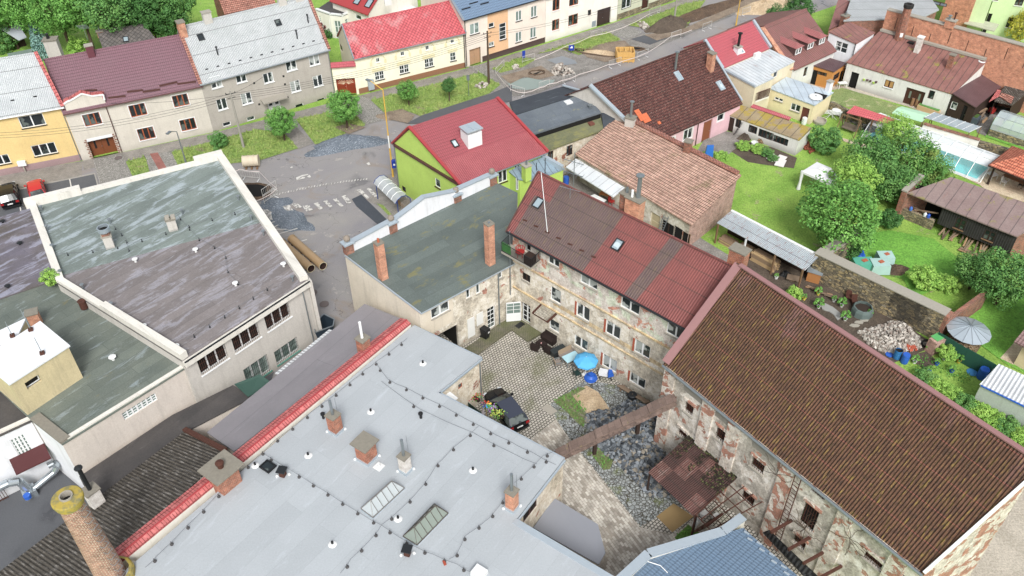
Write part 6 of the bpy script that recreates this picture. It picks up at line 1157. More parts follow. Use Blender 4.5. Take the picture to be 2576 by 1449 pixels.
root=thing('conveyor_bridge','mossy tiled conveyor duct bridging the courtyard to the warehouse wall','conveyor',e0);DUC=ruin('duct_tiles','#7a665c','#685750',.7,.5,1.5,('#7c5e54','#5d463f'));DU2=strips('duct_top','#806b60','#6e5b52','#94857c',.6,.5,.9,moss='#a39b2a',mt=.6)
for k in range(9):
 a,b=e0.lerp(e1,k/9),e0.lerp(e1,(k+.98)/9);zo=Vector((0,0,.06*(k%2)));mb=MB(DUC);mb.bar(a+Vector((0,0,-.35)),b+Vector((0,0,-.35)),.62,.6);sg=part('duct_segment',mb,root);mb=MB(DU2);mb.bar(a+zo,b+zo,.78,.12);part('cover_slab',mb,sg)
for p in(b2(590,515),b2(855,368)):
 q_=at(p);t=((V2(q_)-V2(e0)).dot(V2(e1)-V2(e0)))/(V2(e1)-V2(e0)).length_squared;u=e0.lerp(e1,max(.1,min(.9,t)));mb=MB(DWOOD);hh_=min(u.z-.6,1.5);mb.box((u.x,u.y,u.z-.6-hh_/2),(.25,.25,hh_),.3);part('post',mb,root)
q_=at((284,1452),4.5);zt_=vz((148,1262),q_)-.55;root=thing('smokestack','tall round brick smokestack with yellow lichen crown in the bottom left','chimney',(q_.x,q_.y,0))
mb=MB(BRICK)
nS=28;r0_,r1_=1.0,.64;zs0=4.0
for i in range(nS):
 a0_,a1_=2*math.pi*i/nS,2*math.pi*(i+1)/nS;mb.q([(q_.x+r0_*math.cos(a0_),q_.y+r0_*math.sin(a0_),0),(q_.x+r0_*math.cos(a1_),q_.y+r0_*math.sin(a1_),0),(q_.x+r1_*math.cos(a1_),q_.y+r1_*math.sin(a1_),zt_),(q_.x+r1_*math.cos(a0_),q_.y+r1_*math.sin(a0_),zt_)],None,True)
sh_=part('shaft',mb,root)
me=sh_.data;uvl=me.uv_layers[0].data
for i,pgn in enumerate(me.polygons):
 for li,(cu,cv)in zip(pgn.loop_indices,((i,0),(i+1,0),(i+1,zt_),(i,zt_))):uvl[li].uv=(cu*2*math.pi*.85/nS*.92,cv)
sh_.data.materials[0]=brickm('smokestack_brick','#a56a58','#875446','#b8ab9a',.30,.115,.02)
LICH=MT('yellow_lichen_concrete');LICH=LICH.out(LICH.mix(LICH.step(LICH.noise(LICH.pos(),2.5,7,.7),.42,.55),'#7d7850','#a8922e'),.9)
mb=MB(LICH);mb.lathe((q_.x,q_.y,zt_),[(.66,-.1),(.76,.05),(.78,.3),(.83,.32),(.83,.5),(.77,.56),(.36,.6),(.34,.5)],24);cr=part('crown',mb,root);mb=MB(CONC,DARKV);mb.lathe((q_.x,q_.y,zt_+.5),[(.36,.08),(.36,.22),(.3,.22),(.3,-.3)],16,CONC);mb.lathe((q_.x,q_.y,zt_+.3),[(.3,0),(0,0)],16,DARKV);part('flue',mb,cr)
mb=MB(LICH);mb.lathe((q_.x+.25,q_.y-.1,4.6),[(1.2,0),(1.2,.5),(1.1,.65),(.95,.7)],12);part('base_collar',mb,root)
mb=MB(METAL)
for k in range(12):
 t=k/11;r_=r0_+(r1_-r0_)*(.4+.6*t);a_=-.35;z_=5.5+(zt_-5.5)*t;c_,s_=math.cos(a_),math.sin(a_);mb.tube([(q_.x+r_*c_-s_*.2,q_.y+r_*s_+c_*.2,z_),(q_.x+(r_+.3)*c_-s_*.2,q_.y+(r_+.3)*s_+c_*.2,z_),(q_.x+(r_+.3)*c_+s_*.2,q_.y+(r_+.3)*s_-c_*.2,z_),(q_.x+r_*c_+s_*.2,q_.y+r_*s_-c_*.2,z_)],.02,5)
part('climbing_rungs',mb,root)
mb=MB(DWOOD)
uvdir(WA,WBp);dk=corr('black_corrugated','#26282b','#2f3033',.3,0,.6,.3)
P=[at(b3(20,1180),2.6),at(b3(390,1480),2.6),at(b3(350,1390),3.4),at(b3(0,1105),3.4)];P=[at(b3(-40,1120),2.4),at(b3(300,1480),2.4),at(b3(420,1490),3.0),at(b3(10,1100),3.0)]
mb=MB(dk);mb.sheet(P,.05);single('black_lean_to',mb,'black corrugated lean-to roof along the foot of the warehouse wall','roof');uvdir()
# ---------------------------------------------------------------- ground materials
def grassm(name,a,b,c3,sc_=1,worn=None,wt=.6):
 m=MT(name);n=m.noise(m.pos(),.35*sc_,7,.65);f=m.noise(m.pos(),6,6,.8);c=m.mix(m.step(n,.35,.65),a,b)
 c=m.mix(m.math('MULTIPLY',m.step(m.noise(m.pos(),1.1,8,.75),.52,.66),.6),c,c3)
 if worn:c=m.mix(m.math('MULTIPLY',m.step(m.noise(m.pos(),.5,8,.7,.4),wt,wt+.06),.9),c,worn)
 c=m.mix(.75,c,m.ramp(f,[(.3,.12),(.7,.85)]),'OVERLAY');m.out(c,.95,f,1,.08);MATS[name]=m.m;return m.m
def asph(name,a,b,pale='#a8a29a',pt=.62,wet_sheen='#77797f',dirt='#8b7d70',dt=.6,crack=True):
 m=MT(name);n=m.noise(m.pos(),.12,8,.65,.6);c=m.mix(m.step(n,.35,.65),a,b)
 c=m.mix(m.math('MULTIPLY',m.step(m.noise(m.mp(m.pos(),(1,1,1),0,(9,4,0)),.22,9,.7,.8),dt,dt+.1),.65),c,dirt)
 c=m.mix(m.math('MULTIPLY',m.step(m.noise(m.mp(m.pos(),(1,1,1),0,(3,14,0)),.7,8,.7),pt,pt+.04),.6),c,pale)
 wm=m.step(m.noise(m.mp(m.pos(),(1,1,1),0,(30,2,0)),.18,6,.6,.5),.58,.66);c=m.mix(m.math('MULTIPLY',wm,.4),c,'#3c3d41')
 f=m.noise(m.pos(),14,5,.8);c=m.mix(.4,c,m.ramp(f,[(.3,.2),(.7,.8)]),'OVERLAY')
 if crack:
  v=m.math('ABSOLUTE',m.math('SUBTRACT',m.noise(m.pos(),.09,5,.6),.5));c=m.mix(m.math('MULTIPLY',m.math('LESS_THAN',v,.0012),.6),c,'#45423f')
 m.out(c,m.ramp(wm,[(0,.75),(1,.18)]),f,.4,.01);MATS[name]=m.m;return m.m
def pavers(name,a,b,joint,w_=.2,h_=.1,mo=.012,moss=None,mt=.55,off=.5,ja=.5,big=None,rough=.75,ov=.45):
 m=MT(name);c,f=m.brick(m.uv(),w_,h_,mo,a,b,joint,off);c=m.mix(ov,c,m.ramp(m.noise(m.pos(),.8,8,.7),[(.3,.2),(.7,.8)]),'OVERLAY')
 if moss:c=m.mix(m.math('MULTIPLY',m.step(m.noise(m.pos(),.28,7,.65,.3),mt,mt+.15),.6),c,moss)
 if big:c=m.mix(m.step(m.noise(m.mp(m.pos(),(1,1,1),0,(5,5,0)),.5,8,.72,.5),.5,.56),c,big)
 m.out(c,rough,m.math('SUBTRACT',1,f),.8,.02);MATS[name]=m.m;return m.m
def cobbles(name,a,b,joint='#4b473f',sc_=7,moss='#66702f',mt=.55):
 m=MT(name);d=m.vor(m.pos(),sc_,'DISTANCE_TO_EDGE');cc=m.vor(m.pos(),sc_,'F1',1);v=m.xyz(cc)[0];c=m.mix(v,a,b)
 c=m.mix(m.math('LESS_THAN',d,.07),c,joint)
 if moss:c=m.mix(m.math('MULTIPLY',m.step(m.noise(m.pos(),.6,8,.7),mt,mt+.1),.8),c,moss)
 c=m.mix(.3,c,m.ramp(m.noise(m.pos(),9,5,.7),[(.3,.2),(.7,.8)]),'OVERLAY');m.out(c,.8,m.step(d,0,.15),1,.04);MATS[name]=m.m;return m.m
def soil(name,a,b,peb='#a59a8c',pt=.66,sc_=.6):
 m=MT(name);c=m.mix(m.step(m.noise(m.pos(),sc_,9,.7,.4),.4,.6),a,b);f=m.noise(m.pos(),7,6,.8)
 c=m.mix(m.step(m.noise(m.pos(),10,3,.6),pt,pt+.05),c,peb);c=m.mix(.6,c,m.ramp(f,[(.3,.15),(.7,.85)]),'OVERLAY');m.out(c,.95,f,1,.08);MATS[name]=m.m;return m.m
GR_L=grassm('lawn_grass','#74a028','#90b43c','#5c8a22',1,'#98946a',.6);GR_B=grassm('bright_lawn','#5c9c20','#72b02c','#4a8420',1,'#86984a',.64);GR_S=grassm('rough_grass','#72903a','#8c9c4a','#5a7c2a',1.5,'#857a5e',.6)
GR_W=grassm('worn_lawn','#75894a','#8a9658','#5a7836',1.2,'#b5ab86',.56);GR_D=grassm('deep_green_grass','#4d7526','#5f8a2e','#3c6420')  # worn lawn with bare spots; the second grass is a deeper green
ASP=asph('old_asphalt','#918d89','#827f83',dt=.55,pt=.6);ASPD=asph('dark_asphalt','#515357','#5a5c60',dt=.7,pt=.7,crack=False);ASPN=asph('new_asphalt_strip','#3f444c','#464b53',dt=.75,pt=.75,crack=False)
PAVE=pavers('grey_pavers','#a09a92','#8f8a83','#6d6862',.22,.11,.02);YARD=pavers('courtyard_pavers','#bfb9ae','#aaa498','#4d4a41',.26,.23,.036,'#5d6136',.5,ov=.35);YARD2=pavers('brown_brick_pavers','#c6c0b4','#8f8679','#8a8275',.4,.2,.014,None,ov=.55)
YARD3=pavers('mossy_dark_pavers','#847e6c','#75705e','#3f3f33',.22,.11,.02,'#5c6234',.42);KERBM=plain('kerb_stone','#a8a49c',.85,sc_=4,var=.3);COB=cobbles('granite_setts','#b5b2ab','#918e88','#6b6861',8,None);COBD=cobbles('old_mossy_setts','#a0a5a4','#7d8281','#4e4b42',4.2);REDP_=pavers('red_brick_path','#a5655a','#96584f','#7d6a62',.2,.1,.01)
SOIL=soil('bare_soil','#8f7f6c','#7a6a5a');SOILD=soil('dark_soil','#4f443a','#5f5346','#8f8578',.68);SOILG=soil('grey_mud','#8d8983','#77736d','#b3aea6',.62);SAND_=soil('sandy_soil','#c2ab8a','#ad9574');GRAVM=soil('grey_gravel','#69727d','#59626c','#9aa3ab',.58);TEALM=plain('grey_green_slurry','#8b9a94',.6,var=.2,sc_=.8);TRENCH=soil('trench_soil','#4f4034','#65513f')
CONCY=soil('concrete_yard','#bdb3a2','#aaa08f','#8f8676',.7,.3);SANDP=pavers('sandy_pavers','#d5c3a6','#c6b395','#a99879',.3,.3,.012)
mb=MB(GR_L);mb.q([(-700,-200,0),(700,-200,0),(700,1300,0),(-700,1300,0)]);struct('ground',mb)
LV=[0]
def zone(name,pts,m,z=None,dirn=None,kind='structure'):
 LV[0]+=1;zz_=.004*LV[0]if z is None else z
 if dirn:uvdir(at(dirn[0]),at(dirn[1]))
 mb=MB(m);mb.q([at(p,zz_)if not isinstance(p,Vector)else Vector((p.x,p.y,zz_))for p in pts]);o=struct(name,mb,kind);uvdir();return o
zone('road',[(-400,1000),(-400,510),(0,441),(208,405),(537,334),(904,241),(1171,173),(1371,111),(1551,55),(1800,-31),(2250,-200),(2500,-200),(2200,-20),(1960,62),(1790,125),(1560,330),(1280,500),(1180,700),(1060,960),(600,1000)],ASP)
zone('alley',[(-200,1200),(300,1150),(500,1060),(700,900),(640,1100),(250,1480),(-300,1560)],ASPD)
zone('back_yard',[(2340,1500),(2325,1440),(2600,1080),(2900,1200),(2800,1700)],CONCY)
def band(name,line,w0_,m,dirn=None):
 W_=[V2(at(p))for p in line];o=[]
 for i,p in enumerate(W_):
  n_=nrm(W_[max(0,i-1)],W_[min(len(W_)-1,i+1)]);o.append(p+n_*w0_)
 LV[0]+=1;zz_=.004*LV[0];uvdir(W_[0],W_[-1]);mb=MB(m)
 for i in range(len(W_)-1):mb.q([(W_[i].x,W_[i].y,zz_),(o[i].x,o[i].y,zz_),(o[i+1].x,o[i+1].y,zz_),(W_[i+1].x,W_[i+1].y,zz_)])
 r=struct(name,mb);uvdir();return r
band('pavement',[(-150,467),(0,441),(208,405)],4.2,PAVE);band('pavement',[(208,405),(537,334),(904,241),(1171,173),(1371,111),(1551,55),(1800,-31)],2.1,PAVE)
zone('parking_lot',[c2(-300,700),c2(345,515),c2(1800,210),c2(1895,560),c2(1700,760),c2(-300,1150)],ASPD)
kb=[c2(-300,620),c2(345,515),c2(870,405),c2(1800,210),c2(1895,560)];mb=MB(KERBM);[mb.bar(at(a,.05),at(b,.05),.12,.12)for a,b in zip(kb,kb[1:])];struct('kerb',mb)
PW=plain('worn_white_paint','#d2cfc8',.8,sc_=5,var=.25);PW2=MT('faded_road_paint');PW2=PW2.out(PW2.mix(PW2.step(PW2.noise(PW2.pos(),3.5,7,.75),.46,.52),'#85827f','#c9c6bf'),.8)
def mark(pts,m=None):LV[0]+=0;mb=MB(m or PW2);mb.q([at(p,.16)for p in pts]);return mb
zmk=.004*16
def marking(pts,m=None):
 mb=MB(m or PW2);mb.q([at(p,zmk)for p in pts]);return struct('road_marking',mb)
def mline(a,b,w_=.12,m=None):
 a,b=at(a,zmk),at(b,zmk);d=(b-a).normalized();n_=Vector((-d.y,d.x,0))*w_/2;mb=MB(m or PW);mb.q([a-n_,b-n_,b+n_,a+n_]);return struct('road_marking',mb)
for a,b in((c2(1325,315),c2(1380,590)),(c2(385,850),c2(400,960)),(c4(385,672),c4(478,648)),(c4(420,720),c4(500,670)),(c4(435,732),c4(575,730)),(c4(465,778),c4(655,722)),(c4(570,880),c4(745,828)),(c4(700,985),c4(832,938)),(c4(1640,470),c4(1700,530))):mline(a,b)
for q_ in([(1310,345),(1345,335),(1418,415),(1385,425)],[(1220,358),(1260,348),(1340,432),(1318,440)],[(1075,418),(1110,405),(1172,475),(1130,490)],[(990,445),(1025,435),(1095,510),(1065,515)],[(900,465),(935,452),(992,515),(960,522)],[(810,485),(850,475),(900,535),(862,543)],[(700,510),(765,498),(805,550),(740,562)],[(600,490),(650,482),(700,520),(650,535)],[(510,510),(580,500),(620,560),(560,570)],[(328,548),(385,540),(460,632),(400,645)]):
 marking([c4(*p)for p in q_][::-1])
for k in range(34):
 t=k/33;x=400+910*t;y=412-160*t-18*math.sin(t*3.1);marking([c4(x-7,y+12),c4(x+6,y+8),c4(x+12,y-10),c4(x,y-6)])
for q_ in([(640,240),(700,215),(755,205),(760,212),(690,232),(650,265)],[(655,262),(720,248),(730,235),(700,232),(690,243)],[(745,232),(770,212),(785,235),(770,240)],[(1310,105),(1335,92),(1350,115),(1330,122)],[(585,140),(605,133),(612,142),(592,150)]):marking([c4(*p)for p in q_][::-1],PW)
zone('road_patch',[c4(1170,445),c4(1262,400),c4(1520,652),c4(1440,705),c4(1218,515)],ASPN)
zone('pavement',[c4(1330,455),c4(1480,225),c4(1600,190),c4(1660,560),c4(1560,625),c4(1500,560)],PAVE,dirn=(c4(1480,225),c4(1600,190)))
zone('grass_strip',[c4(1410,485),c4(1470,500),c4(1560,600),c4(1540,620)],GR_S)
zone('driveway',[t0(702,1205),t0(925,1165),t0(990,1345),t0(870,1440),t0(770,1449)],COB);zone('garden_path',[t0(1090,1182),t0(1290,1140),t0(1365,1285),t0(1400,1330),t0(1130,1320)],COB)
zone('garden_path',[t0(1130,1160),t0(1190,1150),t0(1295,1330),t0(1225,1330)],REDP_);zone('garden_path',[t1(205,1000),t1(295,950),t1(435,1082),t1(318,1125)],PAVE,dirn=(t1(205,1000),t1(295,950)))
zone('garden_path',[t1(770,718),t1(860,745),t1(1000,895),t1(930,915),t1(820,940),t1(750,860)],COB);zone('garden_path',[x5(830,215),x5(985,160),x5(1152,232),x5(1040,282),x5(960,255)],COB);zone('garden_path',[t1(1600,502),t1(1725,480),t1(1932,650),t1(1840,640)],COB)
GZ=[[t0(950,1218),t0(1095,1185),t0(1130,1300),t0(1005,1345)],[t0(1295,1145),t0(1640,1055),t0(1932,975),t1(210,1000),t1(318,1118),t1(20,1212),t0(1750,1232),t0(1640,1300),t0(1375,1320)],[t1(300,900),t1(540,848),t1(760,880),t1(825,945),t1(500,1078),t1(445,1088)],
 [t1(865,755),t1(1690,548),t1(1845,640),t1(1760,705),t1(1240,875),t1(1120,830),t1(980,860)],[x5(65,492),x5(280,408),x5(385,425),x5(290,480),x5(130,522)],[x5(385,388),x5(890,228),x5(992,282),x5(690,395),x5(560,350)],[x5(1040,180),x5(1456,25),x5(1600,0),x5(1456,200),x5(1240,215)]]
zone('road_works',[x5(60,520),x5(380,398),x5(560,352),x5(700,385),x5(1000,285),x5(1160,238),x5(1456,195),x5(1900,-20),x5(2050,0),x5(1600,190),x5(1200,355),x5(560,600),x5(400,665),x5(200,690),x5(20,640)],SOILG)
for q_ in GZ:zone('grass_strip',q_,GR_S)
zone('slurry_patch',[x5(180,600),x5(230,570),x5(330,555),x5(430,575),x5(520,570),x5(500,600),x5(400,632),x5(310,645),x5(215,632)],TEALM);zone('mud_patch',[x5(460,430),x5(570,400),x5(660,430),x5(680,455),x5(560,470)],plain('grey_mud_patch','#878d92',.6,var=.25,sc_=1));zone('mud_patch',[x5(1060,280),x5(1200,240),x5(1330,270),x5(1200,320)],ASPD)
zone('bare_soil',[x5(690,360),x5(900,300),x5(1020,290),x5(1060,330),x5(980,425),x5(880,445),x5(750,410)],SOIL);zone('bare_soil',[x5(130,545),x5(300,500),x5(420,470),x5(520,540),x5(400,570),x5(300,550),x5(200,600)],SOIL);zone('bare_soil',[x5(1160,250),x5(1456,200),x5(1900,-10),x5(2000,0),x5(1560,200),x5(1250,290)],SOIL)
zone('bare_soil',[t1(960,850),t1(1100,820),t1(1200,870),t1(1150,930),t1(1010,900)],SOIL);zone('bare_soil',[t1(590,960),t1(700,930),t1(830,960),t1(700,1010)],SOIL)
zone('asphalt_edge',[t1(1140,930),t1(1250,870),t1(1500,790),t1(1760,710),t1(1930,640),t1(1932,760),t1(1500,850),t1(1300,930)],ASPD)
def blob(name,c,rx,ry,h,m,label=None,cat=None,n=26,jit=.25,seed=1,ang=0,kind=None,rings=7,noise_=.12):
 random.seed(seed);C0=at(c)if not isinstance(c,Vector)else c;mb=MB(m);R=[[(1+random.uniform(-jit,jit))for i in range(n)]for k in range(1)][0]
 R=[(R[i]+R[i-1]+R[(i+1)%n])/3 for i in range(n)];rows=[]
 for k in range(rings+1):
  t=k/rings;rows.append([])
  for i in range(n):
   a=2*math.pi*i/n;x,y=rx*(1-t)*R[i]*math.cos(a),ry*(1-t)*R[i]*math.sin(a);z=h*math.sin(t*math.pi/2)**1.2*(1+random.uniform(-noise_,noise_))if k else-.02
   rows[-1].append(C0+Vector((x*math.cos(ang)-y*math.sin(ang),x*math.sin(ang)+y*math.cos(ang),z)))
 for A,B in zip(rows,rows[1:]):
  for i in range(n):j=(i+1)%n;mb.q([A[i],A[j],B[j],B[i]],None,False)
 if kind:return struct(name,mb,kind)
 return single(name,mb,label,cat)
blob('gravel_heap',t1(690,1085),5.2,1.7,.9,GRAVM,kind='stuff',seed=4,ang=.3,jit=.4,rings=9);blob('gravel_spill',c4(430,500),1.8,1.4,.18,GRAVM,kind='stuff',seed=5,jit=.4);blob('gravel_spill',c4(580,640),3.0,1.6,.22,GRAVM,kind='stuff',seed=6,ang=-.6,jit=.4)
blob('soil_heap',x5(1330,190),4.2,2.0,1.5,SOILD,kind='stuff',seed=7,ang=.5,jit=.3);blob('soil_heap',w1(1110,110),5.5,2.2,1.1,SAND_,kind='stuff',seed=8,ang=.5,jit=.3);blob('soil_heap',w1(250,190),11,1.4,.9,TRENCH,kind='stuff',seed=9,ang=.62,jit=.3)
blob('soil_heap',t1(1000,880),1.8,1.0,.25,SOIL,kind='stuff',seed=10);blob('soil_heap',x5(850,385),3.4,.9,.5,SAND_,kind='stuff',seed=19,ang=-.3)
def pit(p,rx,ry,ang,seed):
 random.seed(seed);c=at(p,.0);mb=MB(TRENCH,DARKV);n=16;A=[];B=[]
 for i in range(n):
  a=2*math.pi*i/n;r=random.uniform(.85,1.15);x,y=rx*r*math.cos(a),ry*r*math.sin(a);v=Vector((x*math.cos(ang)-y*math.sin(ang),x*math.sin(ang)+y*math.cos(ang),0));A.append(c+v+Vector((0,0,.02)));B.append(c+v*.8+Vector((0,0,.22+random.random()*.1)))
 D=[c+(b-c)*.9+Vector((0,0,-.12))for b in B]
 for i in range(n):j=(i+1)%n;mb.q([A[i],A[j],B[j],B[i]]);mb.q([B[i],B[j],D[j],D[i]])
 mb.q(D,DARKV);struct('excavation',mb)
pit(x5(390,528),1.3,.8,.2,1);pit(x5(800,385),4.3,.8,-.35,2);pit(x5(1090,355),1.8,.5,-.2,3);pit(c4(250,370),2.2,1.5,-.6,4)
LV[0]=2
zone('courtyard',[(1060,850),(1130,790),(1296,797),(1664,1026),(2160,1520),(1450,1620),(1250,1250),(1120,960)],YARD,dirn=(c3(0,760),c3(440,475)))
zone('courtyard_brick_area',[b2(140,420),b2(330,265),b2(440,425),b2(965,1080),b2(1215,1135),b2(1400,1010),b2(1560,1100),b2(1050,1449),b2(300,1449),b2(290,560)],YARD2,dirn=(b2(330,270),b2(965,1080)))
zone('old_cobble_area',[b2(290,150),b2(490,10),b2(560,-30),b2(800,10),b2(1160,150),b2(1180,540),b2(1330,900),b2(1180,960),b2(970,1075),b2(640,660),b2(440,420),b2(330,260)],COBD)
zone('bare_soil',[b2(460,90),b2(560,10),b2(650,60),b2(740,190),b2(600,225),b2(520,210)],SAND_);GR_M=grassm('weedy_moss','#6f7a48','#616e3e','#536530',1.5,'#857d6c',.5);zone('mossy_patch',[b2(310,130),b2(500,20),b2(560,30),b2(460,90),b2(560,215),b2(540,330),b2(490,290),b2(400,200)],GR_M);zone('mossy_patch',[b2(590,520),b2(680,470),b2(770,560),b2(740,640),b2(690,650)],GR_M)
zone('grass_patch',[b2(1225,1160),b2(1330,1060),b2(1420,1130),b2(1250,1180)],GR_D);zone('sand_puddle',[b2(1090,1000),b2(1220,900),b2(1370,1000),b2(1210,1120)],plain('wet_sand','#a58a5c',.25,sc_=1.2,var=.25));zone('stone_slab',[b2(215,180),b2(275,150),b2(345,205),b2(290,235)],CONC)
Q=[c3(-260,760),c3(455,235),c3(905,522),c3(685,652),c3(445,475),c3(-150,900)];uvdir(at(Q[0]),at(Q[1]));mb=MB(YARD3);mb.prism([at(p)for p in Q],0,.16,None,False);struct('raised_walkway',mb);uvdir()
mb=MB(BLACKP);q_=at(c3(568,385),.17);mb.box(q_,(.8,.5,.02),.8);single('doormat',mb,'dark doormat on the raised walkway before the open white door','doormat')
LV[0]=2
zone('back_garden_yard',[v2(-60,950),v2(190,880),v2(700,1000),v2(500,1130),v2(250,1290),v2(0,1200),v2(-250,1250)],SOILG);zone('vegetable_bed',[v2(330,1230),v2(560,1060),v2(1000,1160),v2(1400,1330),v2(1350,1500),v2(900,1449),v2(600,1400)],SOILD)
zone('barn_yard',[(1330,520),(1460,385),(1700,560),(1830,640),(1960,620),(2060,690),(1900,700),(1790,720),(1500,640)],SOILG);zone('sand_patch',[m3(-120,260)]and[m2(1640,470),m2(1750,455),m2(1860,560),m2(1750,640),m2(1640,610)],SAND_)
zone('garden_soil',[(1850,640),(2040,640),(2340,860),(2330,880),(2230,920),(2150,890),(2040,800),(1900,720)],SOILD);zone('garden_soil',[m3(1040,1240),m3(1200,1200),m3(1290,1290),m3(1180,1340)],SOILD)
zone('garden_terrace',[w3(-30,250),w3(400,270),w3(960,370),w3(2500,800),w3(2500,900),w3(1960,700),w3(900,400),w3(700,440),w3(200,330)],CONCY);zone('worn_lawn',[w3(760,430),w3(950,405),w3(1850,700),w3(1620,860),w3(1030,720),w3(700,620)],GR_W)
zone('pool_terrace',[w4(850,900),w4(1100,980),w4(1540,1185),w4(1800,1400),w4(2500,1449),w4(2500,850),w4(1900,800),w4(1500,600),w4(700,380),w4(500,800)],SANDP,dirn=(w4(1110,1010),w4(1540,1165)))
zone('garden_path',[w3(900,1215),w3(1080,1265),w3(1480,1380),w3(1500,1449),w3(1390,1420),w3(900,1260)],SANDP);zone('yard_ground',[v3(1060,1000),v3(1100,880),v3(1420,640),v3(1800,820),v3(1700,900),v3(1340,1010),v3(1230,1240),v3(1120,1200)],SOILG);zone('bright_lawn',[w5(1330,270),w5(1700,200),w6(500,490),w6(740,680),w6(700,819),m3(1100,800),w5(1900,900),w5(1000,640),w5(850,510)],GR_B)
zone('bright_lawn',[m3(1400,1000),m3(1640,720),m3(2200,800),m3(2200,1500),m3(1800,1300)],GR_B);zone('tiled_path',[x2(1035,430),x2(1140,482),x2(1300,250),x2(1180,270)],SANDP)
zone('lawn_strip',[v3(1220,1250),v3(1713,1415),v3(1713,1380),v3(1240,1220)],GR_B);zone('lawn_far',[(-400,300),(-100,30),(120,-40),(-400,-60)],GR_B)
# ---------------------------------------------------------------- foliage
def leafm(name,a,b,c3):
 m=MT(name);g=m.N('ShaderNodeNewGeometry');r=g.outputs['Random Per Island'];c=m.mix(m.step(r,.1,.9),a,b);c=m.mix(m.math('MULTIPLY',m.step(m.noise(m.pos(),.8,4,.6),.5,.68),.6),c,c3)
 m.out(c,.6,spec=.25);m.b.inputs['Subsurface Weight'].default_value=0;MATS[name]=m.m;return m.m
LG=leafm('maple_leaves','#457a28','#65a038','#82b84a');LD=leafm('dark_leaves','#2f5a24','#457a32','#5a8f42');LY=leafm('yellow_green_leaves','#6a9c2c','#93c042','#a8cc50');LM=leafm('mid_green_leaves','#3f7232','#5f943e','#7caa4c');LB=leafm('blue_spruce_needles','#5f8a86','#86aca4','#9bbcb4');LR=leafm('red_leaves','#4a1c20','#6b2a2c','#7d3a34');LGOLD=leafm('golden_conifer','#a5a020','#c9c22c','#8f9a22');LMIX=leafm('orange_tinged_leaves','#40722a','#60983a','#8f9440')
def crown_mesh(name,n,size,mat,clumps=26,seed=1,squash=1.0,inner=.55,conif=False,cr=.34):
 random.seed(seed);V,Fc=[],[];cl=[]
 for i in range(clumps):
  z=1-2*(i+.5)/clumps;a=i*2.39996;rr=math.sqrt(1-z*z);d=random.uniform(inner,.95)
  if conif:t=(z+1)/2;R=(1-t)*.62+.04;cl.append((Vector((math.cos(a)*R,math.sin(a)*R,z)),.24*(1.15-t)))
  else:cl.append((Vector((math.cos(a)*rr*d,math.sin(a)*rr*d,z*d*squash)),cr*random.uniform(.45,1.2)))
 for k in range(n):
  c,r=random.choice(cl);v=Vector((random.gauss(0,1),random.gauss(0,1),random.gauss(0,1))).normalized();p=c+v*r*random.uniform(.72,1.05);s=size*random.uniform(.6,1.3)
  nn=(v+Vector((random.uniform(-.7,.7),random.uniform(-.7,.7),random.uniform(0,.9)))).normalized();a=nn.orthogonal().normalized();th=random.uniform(0,6.28);a=(a*math.cos(th)+nn.cross(a)*math.sin(th));b=nn.cross(a)
  i=len(V);V+=[p-a*s,p-b*s*.6,p+a*s,p+b*s*.6];Fc.append((i,i+1,i+2,i+3))
 me=bpy.data.meshes.new(name);me.from_pydata([tuple(v)for v in V],[],Fc);me.materials.append(mat);return me
PRO=dict(maple=crown_mesh('maple',7500,.05,LG,34,1,.9),dark=crown_mesh('dark',9000,.046,LD,40,2,1.0),mid=crown_mesh('mid',9000,.042,LM,44,3,.85,.5),yel=crown_mesh('yel',9000,.04,LY,44,4,.9,.5),bush=crown_mesh('bush',3500,.07,LM,20,5,.8),ybush=crown_mesh('ybush',3500,.07,LY,20,6,.8),conif=crown_mesh('conif',7000,.05,LB,70,7,1,conif=True),dbush=crown_mesh('dbush',3500,.07,LD,20,8,.8),small=crown_mesh('small',500,.16,LG,9,9,.8),mixd=crown_mesh('mixd',9000,.042,LMIX,44,10,.85,.5),big=crown_mesh('big',11000,.036,LG,60,11,.8,.6,cr=.28),rbush=crown_mesh('rbush',2500,.08,LR,16,12,.9),gold=crown_mesh('gold',3500,.06,LGOLD,26,13,1.3))
TRM={}
def tree(p,zc,r,kind,label,name='tree',cat='tree',group=None,sz=1.0,trunk=True,rot=None,xy=None):
 c=at(p,zc)if xy is None else Vector((xy[0],xy[1],zc));root=thing(name,label,cat,(c.x,c.y,0),group);random.seed(int(p[0]*7+p[1]))
 o=bpy.data.objects.new('crown' if trunk else 'foliage',PRO[kind]);COL.objects.link(o);o.parent=root;o.location=(0,0,zc);o.scale=(r,r*random.uniform(.9,1.08),r*sz);o.rotation_euler=(0,0,random.uniform(0,6.28)if rot is None else rot)
 if trunk:
  mb=MB(BARK);b=Vector((c.x,c.y,0));h=zc;tr=max(.07,r*.055);mb.cyl(b,b+Vector((random.uniform(-.1,.1),random.uniform(-.1,.1),h*.7)),tr*1.3,tr*.8,8,caps=False)
  for k in range(6):
   a=k*1.05+random.random();s0=b+Vector((0,0,h*(.45+.05*k)));e=Vector((c.x+math.cos(a)*r*.55,c.y+math.sin(a)*r*.55,zc+random.uniform(-.1,.5)*r*sz));mb.cyl(s0,e,tr*.6,tr*.15,5,caps=False)
  part('trunk',mb,root)
 return root
tree(t1(185,905),2.7,1.75,'maple','round green maple by the white house door canopy','maple_tree',group='young trees on the grass strips');tree(t1(662,792),3.1,2.0,'maple','largest round green maple beside the paved driveway','maple_tree',group='young trees on the grass strips')
